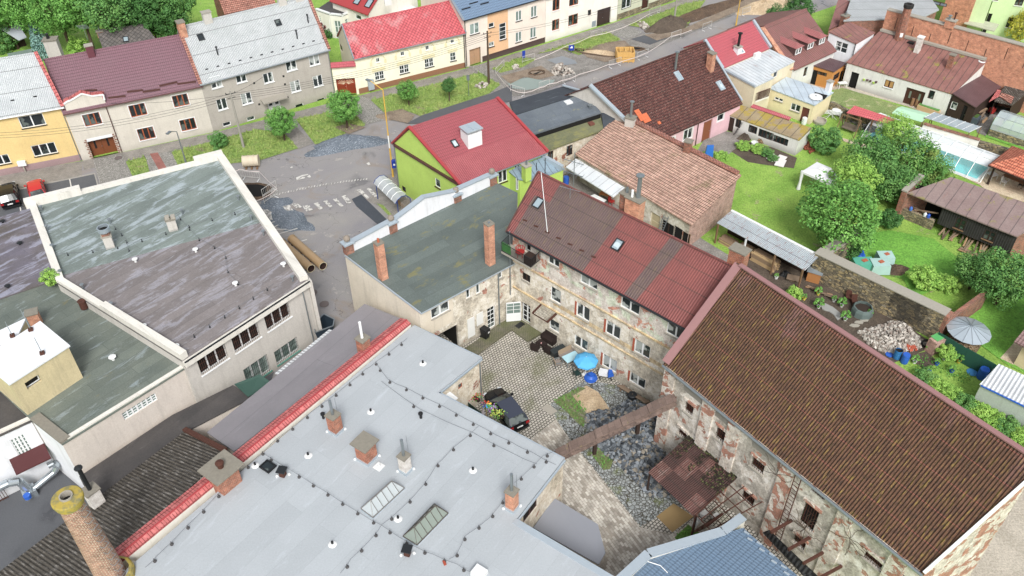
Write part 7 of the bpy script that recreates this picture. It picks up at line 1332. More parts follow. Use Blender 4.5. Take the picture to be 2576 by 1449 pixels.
tree(t1(1143,680),2.2,1.3,'maple','small maple on the grass before the cream house','maple_tree',group='young trees on the grass strips');tree(t1(1452,640),2.3,.85,'dark','smallest dark lollipop tree near the street sign','maple_tree',group='young trees on the grass strips')
tree(t0(1655,1058),.8,1.15,'bush','round green bush on the grass strip by the utility pole','bush','bush',trunk=False,sz=.9)
tree(w1(1290,240),2.8,1.5,'dark','smaller dark green tree in front of the wine red roof','street_tree');tree(w1(1620,110),3.2,1.95,'dark','larger dark green tree in front of the wine red roof','street_tree')
tree(m3(560,150),4.2,4.0,'big','big bright green tree at the corner of the stone wall','garden_tree',sz=.85)
tree(t3(650,1340),3.4,2.3,'yel','yellow green tree behind the white gazebo','garden_tree',sz=.9);tree(t3(800,1180),3.0,2.7,'mid','dense mid green tree left of the swimming pool cover','garden_tree');tree(t3(1090,1200),3.0,2.9,'mixd','orange tinged green tree in front of the pool cover','garden_tree');tree(t3(980,1000),2.6,2.0,'yel','light green tree beside the red bicycle shelter','garden_tree')
tree(t3(1230,1310),2.6,2.2,'mixd','bushy green tree above the rusty shed roof','garden_tree');tree(t3(950,1360),2.6,2.3,'mid','dark bushy tree between stone wall and pool','garden_tree');tree(t3(430,1060),1.3,1.9,'bush','big green shrub beside the yellow mossy shed','shrub','shrub',trunk=False,sz=.8)
tree(m3(1580,590),2.2,1.9,'mid','rounded tree in front of the black timber shed','garden_tree');tree(m3(1810,640),3.2,2.6,'mid','tall leafy tree with leaning trunk near the metal cone roof','garden_tree',sz=.95);tree(m3(1185,650),.9,1.6,'ybush','bright green shrub in the middle of the walled garden','shrub','shrub',trunk=False,sz=.7);tree(m3(1370,690),.7,1.0,'ybush','small pale shrub at the end of the walled garden','shrub','shrub',trunk=False)
tree(m3(630,420),1.3,1.2,'dbush','dark ivy shrub in the inner corner of the stone wall','shrub','shrub',trunk=False,sz=1.0);tree(m3(930,200),1.2,1.2,'dbush','dark shrub against the brick end of the rusty shed','shrub','shrub',trunk=False);tree(w2(2520,400),2.6,1.5,'gold','golden yellow conifer at the right edge','conifer',sz=1.3)
for i,(p,z,r,k,l)in enumerate(((x4(300,290),3.0,1.9,'conif','pale blue spruce behind the white corrugated roof'),)):tree(p,z,r,k,l,'blue_spruce',sz=1.7)
FOR=[(-20,20,7,5.0,'maple','bright green tree at the left end of the back gardens'),(230,60,7,5.2,'big','broad bright tree above the blue spruce'),(450,100,7,5.0,'big','broad bright tree over the dark garden path'),(620,40,8,4.8,'maple','tall bright tree behind the small slate roof'),(850,70,8,4.6,'mid','tall mid green tree behind the slate roofed house'),(1020,130,6,3.8,'dark','dark cone shaped tree right of the slate roof'),(1180,80,7,4.2,'dark','dark tree behind the red brick chimney'),(1330,170,5,3.4,'dark','low dark tree beside the red brick chimney'),(1400,30,7,4.0,'mid','mid green tree at the top edge near the brown roof'),(130,-60,8,5,'mid','mid green tree at the top left edge'),(1120,-60,8,5,'dark','dark tree at the top edge')]
for x,y,z,r,k,l in FOR:tree(x4(x,y-28),z,r*.74,k,l,'large_tree',group='tall trees behind the terrace')
tree(x4(630,370),1.8,1.6,'ybush','light green bush beside the mauve chimney','bush','bush',trunk=False);tree(x4(1185,245),3.6,1.2,'ybush','bright creeper hanging over the right end of the slate roof','creeper','plant',trunk=False);tree(x4(60,170),1.5,2.4,'bush','grey green shrubs behind the metal garden shelter','shrub','shrub',trunk=False);tree(x4(20,330),1.5,2.0,'bush','leafy shrub left of the metal garden shelter','shrub','shrub',trunk=False)
tree(t1(505,205),.9,1.1,'rbush','dark red leaved shrub beside the white bay windows','shrub','shrub',trunk=False);tree(t1(545,255),.5,.8,'dbush','low green shrub under the white bay windows','shrub','shrub',trunk=False);tree(m0(380,645),6.9,.8,'ybush','weedy green bush growing on the roof parapet of the large hall','bush','bush',trunk=False,xy=at(m0(380,645),6.9)[:2])
random.seed(5);mb=MB(LM)
for(x,y,r,l)in((v2(520,1130)[0],v2(520,1130)[1],.9,'green leafy vegetables beside the stone yard'),(v2(760,1180)[0],v2(760,1180)[1],.9,'green vegetable plants before the white garden shed'),(v2(900,1240)[0],v2(900,1240)[1],.8,'low green vegetables by the white foam boards'),(v2(170,1300)[0],v2(170,1300)[1],.9,'orange flowered lily clump beside the blue tarpaulin'),(v2(1000,1330)[0],v2(1000,1330)[1],.7,'leafy plants beside the pale boards')):tree((x,y),.35,r,'ybush' if r==.9 else 'bush',l,'garden_plant','plant',trunk=False,sz=.6)
for k in range(9):p=(2095+k*35+random.uniform(-6,6),845+k*31);tree((m3(1180+105*k,1400+62*k)),.5,.95,'ybush' if k%3 else 'bush',['leafy hedge bush nearest the blue barrels','leafy bush second in the hedge behind the warehouse ridge','leafy bush third in the hedge behind the warehouse ridge','leafy bush fourth in the hedge behind the warehouse ridge','leafy bush fifth in the hedge behind the warehouse ridge','leafy bush sixth in the hedge behind the warehouse ridge','leafy bush seventh in the hedge behind the warehouse ridge','leafy bush eighth in the hedge behind the warehouse ridge','leafy bush at the right end of the hedge behind the warehouse ridge'][k],'hedge_bush','bush',group='hedge behind the warehouse',trunk=False,sz=.7)
def inside(p,poly):
 c=False;j=len(poly)-1
 for i in range(len(poly)):
  if(poly[i][1]>p[1])!=(poly[j][1]>p[1])and p[0]<(poly[j][0]-poly[i][0])*(p[1]-poly[i][1])/(poly[j][1]-poly[i][1])+poly[i][0]:c=not c
  j=i
 return c
def tufts(zones,dens,hh,name,mat,seed):
 random.seed(seed);V,Fc=[],[]
 for q_ in zones:
  W_=[at(p)for p in q_];xs=[p.x for p in W_];ys=[p.y for p in W_];n=int((max(xs)-min(xs))*(max(ys)-min(ys))*dens)
  for k in range(n):
   x,y=random.uniform(min(xs),max(xs)),random.uniform(min(ys),max(ys))
   if not inside((x,y),[(p.x,p.y)for p in W_]):continue
   s=random.uniform(.4,1.2)*hh
   for j in range(3):
    a=random.uniform(0,6.28);dx,dy=math.cos(a),math.sin(a);i=len(V);V+=[(x-dy*.05,y+dx*.05,0.02),(x+dy*.05,y-dx*.05,0.02),(x+dx*s*.6,y+dy*s*.6,s)];Fc.append((i,i+1,i+2))
 me=bpy.data.meshes.new(name);me.from_pydata(V,[],Fc);me.materials.append(mat);o=bpy.data.objects.new(name,me);COL.objects.link(o);o['kind']='stuff'
LGR=leafm('grass_blades','#6d9130','#93a94a','#a8a860');tufts(GZ,22,.3,'tall_grass',LGR,2)
tufts([[b2(310,130),b2(500,20),b2(560,215),b2(540,330),b2(400,200)],[b2(590,520),b2(680,470),b2(770,560),b2(690,650)],[b2(1225,1160),b2(1330,1060),b2(1420,1130)],[m3(1180,1230),m3(1290,1290),m3(1600,1400),m3(1500,1449),m3(1080,1340)]],25,.18,'weeds',LG,3)
# ---------------------------------------------------------------- walls and sheds in the gardens
ZW=2.95;a=at(w5(650,525),ZW);b=at(m3(1338,925),ZW);n_=nrm(a,b);dd=(V2(b)-V2(a)).normalized();TW=.95
root=thing('stone_wall','long high rubble stone wall with broad concrete coping and soot stain','wall',(a.x,a.y,0));A,B=V2(a),V2(b)
STW=MT('rubble_wall');vv=STW.mp(STW.uv(),(1,1.9,1));dE=STW.vor(vv,2.6,'DISTANCE_TO_EDGE');cc=STW.xyz(STW.vor(vv,2.6,'F1',1))[0];c_=STW.ramp(cc,[(0,'#5c5547'),(.45,'#857a62'),(.8,'#a89468'),(1,'#8f8878')]);c_=STW.mix(STW.math('LESS_THAN',dE,.045),c_,'#4b463d')
px_=STW.xyz(STW.pos());dS=STW.N('ShaderNodeVectorMath',operation='DISTANCE');STW.L(STW.pos(),dS.inputs[0]);dS.inputs[1].default_value=at(m3(1040,880),1.6);gS=STW.math('MULTIPLY',STW.math('MAXIMUM',STW.math('SUBTRACT',1,STW.math('DIVIDE',dS.outputs['Value'],2.6)),0),.3);soot=STW.step(STW.math('ADD',gS,STW.noise(STW.mp(STW.pos(),(1,1,.6),0,(4,4,0)),.55,8,.72)),.58,.66);c_=STW.mix(STW.math('MULTIPLY',soot,.75),c_,'#2b2825');c_=STW.mix(.5,c_,STW.ramp(STW.noise(STW.pos(),6,6,.8),[(.3,.15),(.7,.8)]),'OVERLAY');STW=STW.out(c_,.95,dE,1,.05);MATS['rubble_wall']=STW
arm=at(w5(1245,105),ZW);C_=V2(arm)
f1=[A,B,B-n_*TW,A-n_*TW];mb=MB(STW);mb.prism(f1,0,ZW-.1);part('wall',mb,root)
d2=(C_-A).normalized();n2=nrm(A,C_);s_=A+dd*.0;f2=[A+d2*TW*1.02,A+d2*TW*1.02+n2*TW,C_+n2*TW,C_];mb=MB(STW);mb.prism(f2,0,ZW-.12);part('wall',mb,root)
mb=MB(CONC);o=.08;mb.prism([A+n_*o-dd*o,B+n_*o+dd*o,B-n_*(TW+o)+dd*o,A-n_*(TW+o)-dd*o],ZW-.1,ZW);part('coping',mb,root);mb=MB(CONC);mb.prism([A+d2*(TW+.1),A+d2*(TW+.1)+n2*(TW+o),C_+n2*(TW+o),C_],ZW-.118,ZW-.005);part('coping',mb,root)
mb=MB(BRICKD);mb.prism([B+dd*.002,B+dd*.35,B+dd*.35-n_*TW,B+dd*.002-n_*TW],0,ZW-.12);part('brick_end',mb,root)
e0=B-n_*TW;e1=V2(at(m3(1640,735),2.0));mb=MB(BRICKD);nn_=nrm(e0,e1)*.35;mb.prism([e0,e0+nn_,e1+nn_,e1],0,2.0);single('low_brick_wall',mb,'lower crumbling brick wall running back from the end of the stone wall','wall')
mb=MB(BRICKP);q_=at(m3(1258,1160),0.6);mb.box((q_.x,q_.y,.7),(1.1,.8,1.4),.5);o=single('brick_pier',mb,'stacked pale brick pier with green lid beside the stone wall end','pillar');mb=MB(plain('green_lid','#4fae5a',.5));mb.box((q_.x+.1,q_.y+.2,1.43),(.95,.7,.06),.5);part('lid',mb,o)
a,b=at(w3(655,780)),at(w3(1400,1130));n_=nrm(a,b);A,B=V2(a),V2(b);mb=MB(MATS['rubble_wall']);mb.prism([A,B,B-n_*.4,A-n_*.4],0,1.25);single('garden_wall',mb,'low rubble garden wall behind the red tiled bicycle shelter','wall')
ZN,ZF=3.0,4.0;P=[at(w6(287,127),ZN),at(w6(1170,480),ZN),at(w6(1500,300),ZF),at(w6(640,0),ZF)];n_=nrm(P[0],P[1]);uvdir(P[0],P[1])
root=thing('timber_shed','large open shed with rusty sheet roof and black board front','shed',(P[0].x,P[0].y,0));mb=MB(R_OLDRS);mb.sheet([p+Vector((0,0,.1))for p in P],.12);part('roof',mb,root);uvdir()
ft=[V2(p)for p in P];i3=Vector((-n_.x,-n_.y));ft=[ft[0]+i3*.3,ft[1]+i3*.3,ft[2],ft[3]];body(root,ft,[ZN-.03,ZN-.03,ZF-.05,ZF-.05],BRICKD,skip=(0,))
dd=(ft[1]-ft[0]).normalized();L_=(ft[1]-ft[0]).length;q3=lambda s,o,z:P3(ft[0],dd,s,z,n_,o)
BB=seam('black_boards','#1e1d1c','#35322f',.22,.9,0,line=.8);s1=on(w6(565,262),ft[0],ft[1])[0]
rs=[rect(ft[0],ft[1],w6(690,320),w6(735,428)),rect(ft[0],ft[1],w6(920,415),w6(975,520))]
mb=MB(BB);S0,S1=ft[0]+dd*s1,ft[1];hl=[(r[0]-s1,r[1],r[2]-s1,r[3])for r in rs];wallface(mb,S0,S1,.95,ZN-.06,ZN-.06,hl,BB,depth=.08);part('board_front',mb,root)
for h in hl:window(root,S0,S1,(max(.02,h[0]),max(.97,h[1]),h[2],h[3]),DWOOD,GLASS,2,0,WOOD,.05,rows=2)
mb=MB(STONE_W);mb.prism([ft[0]+n_*.05,ft[0]+dd*s1*.92+n_*.05,ft[0]+dd*s1*.92-n_*.3,ft[0]-n_*.3],0,1.1);part('stone_parapet',mb,root)
mb=MB(BRICKD);mb.prism([ft[0]-dd*.5+n_*.5,ft[0]+n_*.5,ft[0]-n_*3.4,ft[0]-dd*.5-n_*3.4],0,ZN+.2);part('brick_end_wall',mb,root);mb=MB(CONC);mb.prism([ft[0]-dd*.55+n_*.55,ft[0]+dd*.02+n_*.55,ft[0]+dd*.02-n_*3.4,ft[0]-dd*.55-n_*3.4],ZN+.2,ZN+.35);part('coping',mb,root)
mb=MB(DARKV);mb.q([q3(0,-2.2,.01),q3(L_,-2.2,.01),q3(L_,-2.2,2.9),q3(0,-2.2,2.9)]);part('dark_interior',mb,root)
random.seed(8)
WDL=[plain('old_plank_%d'%i,c,.85,sc_=7,var=.35)for i,c in enumerate(('#8a7560','#a08468','#6b5645','#b08a64'))]
for k in range(16):
 s=s1+.6+k*.33;c=WDL[k%4];mb=MB(c);L2=random.uniform(1.2,2.4);a_=random.uniform(-.4,.4);mb.bar(q3(s,-.8,random.uniform(.5,1.1)),q3(s+math.sin(a_)*L2,-.6+L2*.8,.08+random.random()*.1),.16,.06);single('plank',mb,'grey brown plank leaning in the open bottom of the black board shed','plank','planks under the shed')
for k in range(4):mb=MB(WDL[k%4]);mb.bar(q3(s1+3.0,.9+.2*k,.08+.03*k),q3(s1+5.2,.9+.2*k,.1+.03*k),.18,.08);single('plank',mb,'long plank lying on the lawn edge before the black board shed','plank','planks on the lawn edge')
for k,(c,l)in enumerate((('#dfe2e4','white plastic canister on the stone parapet of the open shed'),('#2558c0','blue plastic canister beside the white one in the open shed'),('#3a6fc8','small blue tub at the left corner of the open shed'))):
 mb=MB(plain('canister_%d'%k,c,.4));s=(s1*.62,s1*.72,.7)[k];q_=q3(s,-.12,1.1);mb.lathe(q_,[(0,0),(.16,.02),(.17,.3),(.1,.4),(.05,.42),(.05,.47),(0,.47)],10);single('canister',mb,l,'canister')
mb=MB(MATS['old_plank_1']);mb.bar(q3(1.0,-.3,1.25),q3(s1-.3,-.6,1.7),.16,.1);single('timber_beam',mb,'long bent timber resting inside the open left bay of the shed','timber')
mb=MB(MATS['old_plank_0']);mb.bar(q3(.7,-.6,1.3),q3(s1*.6,-.1,1.5),.14,.08);single('timber_beam',mb,'shorter bleached timber crossing the open left bay of the shed','timber')
P=[at(m2(1545,235),2.3),at(m3(278,595),2.3),at(m3(386,488),2.6),at(m2(1655,145),2.6)];uvdir(P[0],P[1]);root=thing('wood_shelter','long lean-to with rust stained galvanised roof over stacked timber','shelter',(P[0].x,P[0].y,0));mb=MB(R_GALV);mb.sheet([p+Vector((0,0,.06))for p in P],.05);part('roof',mb,root);uvdir()
mb=MB(WHITE);mb.bar(P[3]+Vector((0,0,.1)),P[2]+Vector((0,0,.1)),.25,.1);part('ridge_flashing',mb,root)
n_=nrm(P[0],P[1])
for t in(.02,.35,.68,.98):p=P[0].lerp(P[1],t);mb=MB(WHT if t==.35 else WOOD);mb.box((p.x,p.y,1.12),(.14,.14,2.25),.5);part('post',mb,root)
mb=MB(DWOOD);mb.q([P[3].xy.to_3d(),P[2].xy.to_3d(),P[2]-Vector((0,0,.05)),P[3]-Vector((0,0,.05))]);part('back_wall',mb,root)
dd3=(P[1]-P[0]).normalized();n3=Vector((-n_.x,-n_.y,0));random.seed(2)
for k,(t,w_,h_,l)in enumerate(((.12,1.6,.7,'stack of short timber boards at the left end of the lean-to'),(.32,1.3,.9,'stack of split firewood in the second bay of the lean-to'),(.55,2.6,1.0,'large stack of pale beams in the middle of the lean-to'))):
 c=P[0]+dd3*((P[1]-P[0]).length*t)+n3*.9;c.z=0;mb=MB(plain('pale_timber','#c9a878',.8,sc_=9,var=.3),WDL[1])
 for r_ in range(int(h_/.14)):
  for j in range(5):o_=c+n3*(j*.2-.5)+Vector((0,0,.08+r_*.14));mb.bar(o_-dd3*(w_/2+random.uniform(-.1,.1)),o_+dd3*(w_/2+random.uniform(-.1,.1)),.17,.12,random.choice(mb.mats))
 single('timber_stack',mb,l,'timber stack')
a,b=at(m3(1290,1058),1.7),at(m3(1742,1312),1.7);root=thing('screen_fence','dark green mesh screen fence between the garden and the lawn','fence',(a.x,a.y,0));SG=plain('green_screen','#1f5a4a',.8,sc_=14,var=.3);nn_=nrm(a,b)
for k in range(4):p,q_=a.lerp(b,k/4),a.lerp(b,(k+.99)/4);mb=MB(SG);mb.prism([V2(p),V2(q_),V2(q_)-nn_*.03,V2(p)-nn_*.03],0.03,1.7-.03*(k%2));part('panel',mb,root);mb=MB(DARKMETAL);mb.cyl((p.x-nn_.x*.08,p.y-nn_.y*.08,0),(p.x-nn_.x*.08,p.y-nn_.y*.08,1.8),.03);part('post',mb,root)
c=at(m3(1520,1035),1.9);root=thing('wood_store','round stack of firewood under a silvery metal cone roof','wood store',(c.x,c.y,0));mb=MB(plain('silvery_sheet','#b7c4cd',.3,.4));mb.lathe((c.x,c.y,1.75),[(1.75,0),(.02,.62)],14);mb.lathe((c.x,c.y,1.74),[(0,.5),(1.74,0)],14);ro=part('roof',mb,root);mb=MB(METAL)
for k in range(14):a_=k*2*math.pi/14;mb.bar((c.x+1.74*math.cos(a_),c.y+1.74*math.sin(a_),1.77),(c.x,c.y,2.39),.03,.03)
part('seam',mb,ro);LOG=MT('log_ends');d_=LOG.vor(LOG.pos(),8,'DISTANCE_TO_EDGE');v_=LOG.xyz(LOG.vor(LOG.pos(),8,'F1',1))[0];LOG=LOG.out(LOG.mix(LOG.math('LESS_THAN',d_,.08),LOG.ramp(v_,[(0,'#6b4f38'),(.5,'#a08260'),(1,'#8f7a66')]),'#241c16'),.9,d_,1,.05);MATS['logs']=LOG
mb=MB(LOG);mb.lathe((c.x,c.y,0),[(1.25,0),(1.3,.8),(1.2,1.75)],18);part('firewood',mb,root)
uvdir(at(x2(880,640)),at(x2(1318,850)));flat('white_shed','low concrete shed with white ribbed roof and blue edge at the right','shed',[x2(882,642),x2(1318,852),x2(1478,690),x2(1030,487)],[2.3,2.3,2.4,2.4],plaster('grey_green_concrete','#aab5aa',amt=.4),R_WCORR,over=.1);uvdir()
a,b=at(x2(882,642),2.3),at(x2(1318,852),2.3);mb=MB(BLUEP);mb.bar(a+Vector((-.05,-.1,-.02)),b+Vector((-.05,-.1,-.02)),.08,.1);single('blue_edge_board',mb,'blue edge board along the white ribbed shed roof','board')
A_=at(x2(1142,482));B_=at(x2(1420,640));gable('small_house','beige house with plum tiled roof cut by the right edge','house',A_,B_,2.8,None,plaster('apricot_plaster','#ecd3ae',amt=.15),R_PLUMT,half=4,hr=5.2,oh=.6,og=.6,skew=False)
P=[at(p,2.3)for p in(t3(258,1292),t3(502,1400),t3(580,1312),t3(370,1222))];c=sum(P,Vector())/4;root=thing('gazebo','white fabric garden gazebo on the lawn','gazebo',(c.x,c.y,0));FAB=plain('white_fabric','#e9e9ea',.8,var=.05);mb=MB(FAB);up=Vector((0,0,.55));I=[p.lerp(c,.72)+up*.7 for p in P]
for i in range(4):j=(i+1)%4;mb.q([P[i],P[j],I[j],I[i]]);mb.q([P[i]-Vector((0,0,.25)),P[j]-Vector((0,0,.25)),P[j],P[i]])
cv=part('canopy',mb,root);mb=MB(FAB);J=[p.lerp(c,.66)+up*.85 for p in P];ap=c+up*1.15;[mb.q([J[i],J[(i+1)%4],ap])for i in range(4)];part('vent_cap',mb,cv)
for p in P:mb=MB(WHITEP);mb.cyl((p.x,p.y,0),p,.04);part('post',mb,root)
for i in(0,1):mb=MB(FAB);p=P[i];mb.lathe((p.x+.1,p.y+.1,0.02),[(.22,0),(.14,1.0),(.2,2.2)],9);part('curtain',mb,root)
P=[at(w3(962,808),2.0),at(w3(1850,1040),2.0),at(w3(1972,985),2.35),at(w3(1095,692),2.35)];uvdir(P[0],P[1]);root=thing('bicycle_shelter','long low shelter with pinkish red tile roof in the garden','shelter',(P[0].x,P[0].y,0));mb=MB(mtile('salmon_tiles','#d9666a',.33,.24,.4,.4,'#d05c62'));mb.sheet([p+Vector((0,0,.06))for p in P],.06);part('roof',mb,root);uvdir()
for t in(.04,.27,.5,.75,.97):p=P[0].lerp(P[1],t);mb=MB(WOOD);mb.box((p.x,p.y+.1,1.0),(.13,.13,2.0),.4);part('post',mb,root)
def bicycle(c,ang,label):
 mb=MB(BLACKP);root=thing('bicycle',label,'bicycle',(c.x,c.y,0),'bicycles in the red tiled shelter');d=Vector((math.cos(ang),math.sin(ang),0));n_=Vector((-d.y,d.x,0))
 for s in(-.52,.52):
  mb=MB(BLACKP);o_=c+d*s+Vector((0,0,.34));pts=[o_+d*.33*math.cos(a)+Vector((0,0,.33*math.sin(a)))for a in[2*math.pi*i/14 for i in range(15)]];mb.tube(pts,.025,5);w_=part('wheel',mb,root);mb=MB(METAL)
  for i in range(0,14,2):mb.bar(o_,pts[i],.008,.008)
  part('spokes',mb,w_)
 mb=MB(plain('bike_frame','#8a8f94',.4,.5));A,B,C_,D,E_=[c+d*x+Vector((0,0,z))for x,z in((-.52,.34),(-.12,.3),(-.2,.85),(.38,.85),(.52,.34))]
 for u,v in((A,B),(A,C_),(B,C_),(B,D),(C_,D),(D,E_)):mb.cyl(u,v,.02,.02,6)
 mb.cyl(D,D+Vector((0,0,.15)),.018,.018,6);part('frame',mb,root);mb=MB(BLACKP);mb.bar(D+Vector((0,0,.15))-n_*.28,D+Vector((0,0,.15))+n_*.28,.03,.03);part('handlebar',mb,root);mb=MB(BLACKP);mb.box(C_+Vector((0,0,.08)),(.26,.14,.06),ang);part('saddle',mb,root)
for k,t in enumerate((.16,.3,.36)):p=P[0].lerp(P[1],t);bicycle(Vector((p.x+.2,p.y+.5,0)),-.5+.3*k,('bicycle leaning at the left end of the red tiled shelter','bicycle between the first posts of the red tiled shelter','pale bicycle beside the middle post of the red tiled shelter')[k])
blob('covered_pile',w3(1340,1110),.9,.6,.9,plain('black_sheeting','#1b1d22',.35),'black plastic covered heap under the red tiled shelter','heap',seed=3,noise_=.3)
a,b=at(w3(905,830),1.9),at(w3(1205,935),1.9);root=thing('garden_swing','wooden garden swing seat hanging from an A frame','swing',(a.x,a.y,0));mb=MB(WOOD);mb.bar(a,b,.1,.1);dn=nrm(a,b)
for p in(a,b):
 for s in(-1,1):q_=Vector((p.x+dn.x*s*.9,p.y+dn.y*s*.9,0));mb.bar(p,q_,.08,.08)
part('frame',mb,root);mb=MB(plain('grey_boards','#76695a',.9,sc_=6,var=.3));u,v=a.lerp(b,.12),a.lerp(b,.88);n3=Vector((dn.x,dn.y,0));u.z=v.z=.5;mb.sheet([u+n3*.25,v+n3*.25,v-n3*.25,u-n3*.25],.06);mb.sheet([u-n3*.27+Vector((0,0,.5)),v-n3*.27+Vector((0,0,.5)),v-n3*.23+Vector((0,0,.05)),u-n3*.23+Vector((0,0,.05))],.05);part('seat',mb,root);mb=MB(METAL);[mb.cyl(p,Vector((p.x,p.y,1.9)),.012,.012,5)for p in(u,v)];part('chain',mb,root)
mb=MB(WHITEP);c=at(w3(720,900));root=thing('drying_rack','white folding clothes drying rack on the lawn corner','drying rack',c)
for k in range(7):mb.bar(c+Vector((-1.2+.1*k,-.4+.14*k,.95)),c+Vector((.5+.1*k,-.9+.14*k,.95)),.03,.03)
for s in(-1,1):mb.bar(c+Vector((-.9,.3*s,0)),c+Vector((.3,-.3*s,.95)),.03,.03);mb.bar(c+Vector((.5,.3*s,0)),c+Vector((-.7,-.3*s,.95)),.03,.03)
part('frame',mb,root)
c=at(w3(775,870));mb=MB(WHITEP);mb.box(c+Vector((0,0,.7)),(1.1,.9,.1),.3);[mb.box(c+Vector((x,y,.35)),(.07,.07,.7),0)for x in(-.45,.45)for y in(-.35,.35)];o=single('garden_table',mb,'white garden table beside the creamy yellow outbuilding','table');mb=MB(WHITEP);mb.lathe(c+Vector((0,0,.76)),[(.15,0),(.5,.1),(.52,.16),(.1,.22),(0,.22)],16);single('basin',mb,'white round basin upside down on the white garden table','basin')
mb=MB(CONC);mb.lathe(at(w3(520,960)),[(.75,0),(.8,.35),(.7,.35),(.68,.1),(0,.1)],16);single('stone_trough',mb,'round stone trough on the grass below the outbuilding gable','trough')
P=[at(v3(38,950),2.1),at(v3(420,1065),2.1),at(v3(550,965),2.3),at(v3(165,865),2.35)];root=thing('tarp_shelter','pale green tarpaulin shelter between the red shelter and polycarbonate roof','shelter',(P[0].x,P[0].y,0));m1_=P[0].lerp(P[3],.5)+Vector((0,0,.25));m2_=P[1].lerp(P[2],.5)+Vector((0,0,.25));mb=MB(plain('pale_green_tarp','#a3cbab',.7,var=.08));mb.sheet([P[0],P[1],m2_,m1_],.03);mb.sheet([m1_,m2_,P[2],P[3]],.03);part('tarpaulin',mb,root);[part('post',(lambda m_:(m_.cyl((p.x,p.y,0),p,.04),m_)[1])(MB(WOOD)),root)for p in P]
P=[at(v3(452,1012),2.4),at(v3(1018,1200),2.4),at(v3(1168,1128),2.55),at(v3(582,945),2.55)];uvdir(P[0],P[1]);root=thing('polycarbonate_shelter','shelter with wavy translucent blue grey roof next to the pool cover','shelter',(P[0].x,P[0].y,0));mb=MB(corr('translucent_sheet','#a9b9c0','#b9c6cc',.12,0,.3,.15));mb.sheet([p+Vector((0,0,.05))for p in P],.03);part('roof',mb,root);uvdir();mb=MB(WHITE)
for k in range(7):mb.bar(P[0].lerp(P[1],k/6)+Vector((0,0,.08)),P[3].lerp(P[2],k/6)+Vector((0,0,.08)),.05,.03)
part('rafter',mb,root)
for p in P:mb=MB(WOOD);mb.cyl((p.x,p.y,0),p,.05);part('post',mb,root)
a,b=at(w4(640,400),2.0),at(w4(1560,585),2.0);a=at(v3(440,1085),2.0);b=at(v3(1150,1290),2.0);n_=nrm(a,b);A,B=V2(a),V2(b);mb=MB(OFFW);mb.prism([A,B,B-n_*.3,A-n_*.3],0,1.9);o=single('boundary_wall',mb,'cream garden wall with dark red tile coping behind the pool cover','wall');mb=MB(BRICKD);mb.prism([A+n_*.1,B+n_*.1,B-n_*.4,A-n_*.4],1.9,2.02);part('coping',mb,o)
a,b=at(w4(1480,560),1.3),at(w4(1960,690),1.3);n_=nrm(a,b);A,B=V2(a),V2(b);mb=MB(MATS['rubble_wall']);mb.prism([A,B,B-n_*.5,A-n_*.5],0,1.3);single('boundary_wall',mb,'low rubble wall continuing to the red tiled pavilion','wall')
a=at(w4(1540,1165));cdir=(at(w4(1110,1002))-a);L_=13.5;d=cdir.normalized();b=a+d*L_;w3_=at(w4(1862,742),.4);wdt=4.6;nx=Vector((-d.y,d.x,0));nx=nx if(w3_-a).dot(nx)>0 else-nx
root=thing('pool_enclosure','long arched translucent pool cover with white ribs','pool enclosure',(a.x,a.y,0));H_=1.75;PRF=[(0,0),(.3,0.72),(.5,.95),(.7,1.0),(.88,.86),(1,.55)];pf=lambda t,u:a+d*(L_*u)+nx*(wdt*PRF[t][0])+Vector((0,0,H_*PRF[t][1]+.05))
PAN=clear('clear_panel','#e4eef0',.12,.06);PANW=clear('milky_panel','#e6ebee',.72,.15)
mb=MB(PAN,PANW)
for t in range(5):mb.q([pf(t,0),pf(t,1),pf(t+1,1),pf(t+1,0)],PAN if t==0 else PANW)
mb.q([pf(t,0)for t in range(6)]+[a+nx*wdt+Vector((0,0,.05))],PAN);part('panel',mb,root)
for k in range(10):mb=MB(WHITE);mb.tube([pf(t,k/9)+Vector((0,0,.03))for t in range(6)],.045,6);part('rib',mb,root)
for t in(0,1,2,4,5):mb=MB(WHITE);mb.bar(pf(t,0)+Vector((0,0,.02)),pf(t,1)+Vector((0,0,.02)),.06,.05);part('rail',mb,root)
zp_=.16;mb=MB(WHITE);c0_,c1_,c2_,c3_=a+nx*.35+d*.5,a+nx*(wdt-.8)+d*.5,b+nx*(wdt-.8)-d*.5,b+nx*.35-d*.5;mb.prism([V2(p)for p in(a+nx*.1+d*.3,a+nx*(wdt-.5)+d*.3,b+nx*(wdt-.5)-d*.3,b+nx*.1-d*.3)],.0,.14);pb=struct('pool_rim',mb)
wtm=MT('pool_water');wtm=wtm.out(C('#58cfd2'),.05,wtm.noise(wtm.pos(),3,3),.15,.03,spec=.5);mb=MB(wtm);mb.q([Vector((p.x,p.y,.17))for p in(c0_,c1_,c2_,c3_)]);struct('water',mb)
P0_=at(w4(1668,905),2.4);ex=(at(w4(2174,1108),2.4)-P0_).normalized();ey=Vector((-ex.y,ex.x,0));S_=6.5;Q=[P0_,P0_+ex*S_,P0_+ex*S_+ey*5.6,P0_+ey*5.6];ap=[P0_+ex*2.6+ey*2.8+Vector((0,0,1.5)),P0_+ex*3.9+ey*2.8+Vector((0,0,1.5))]
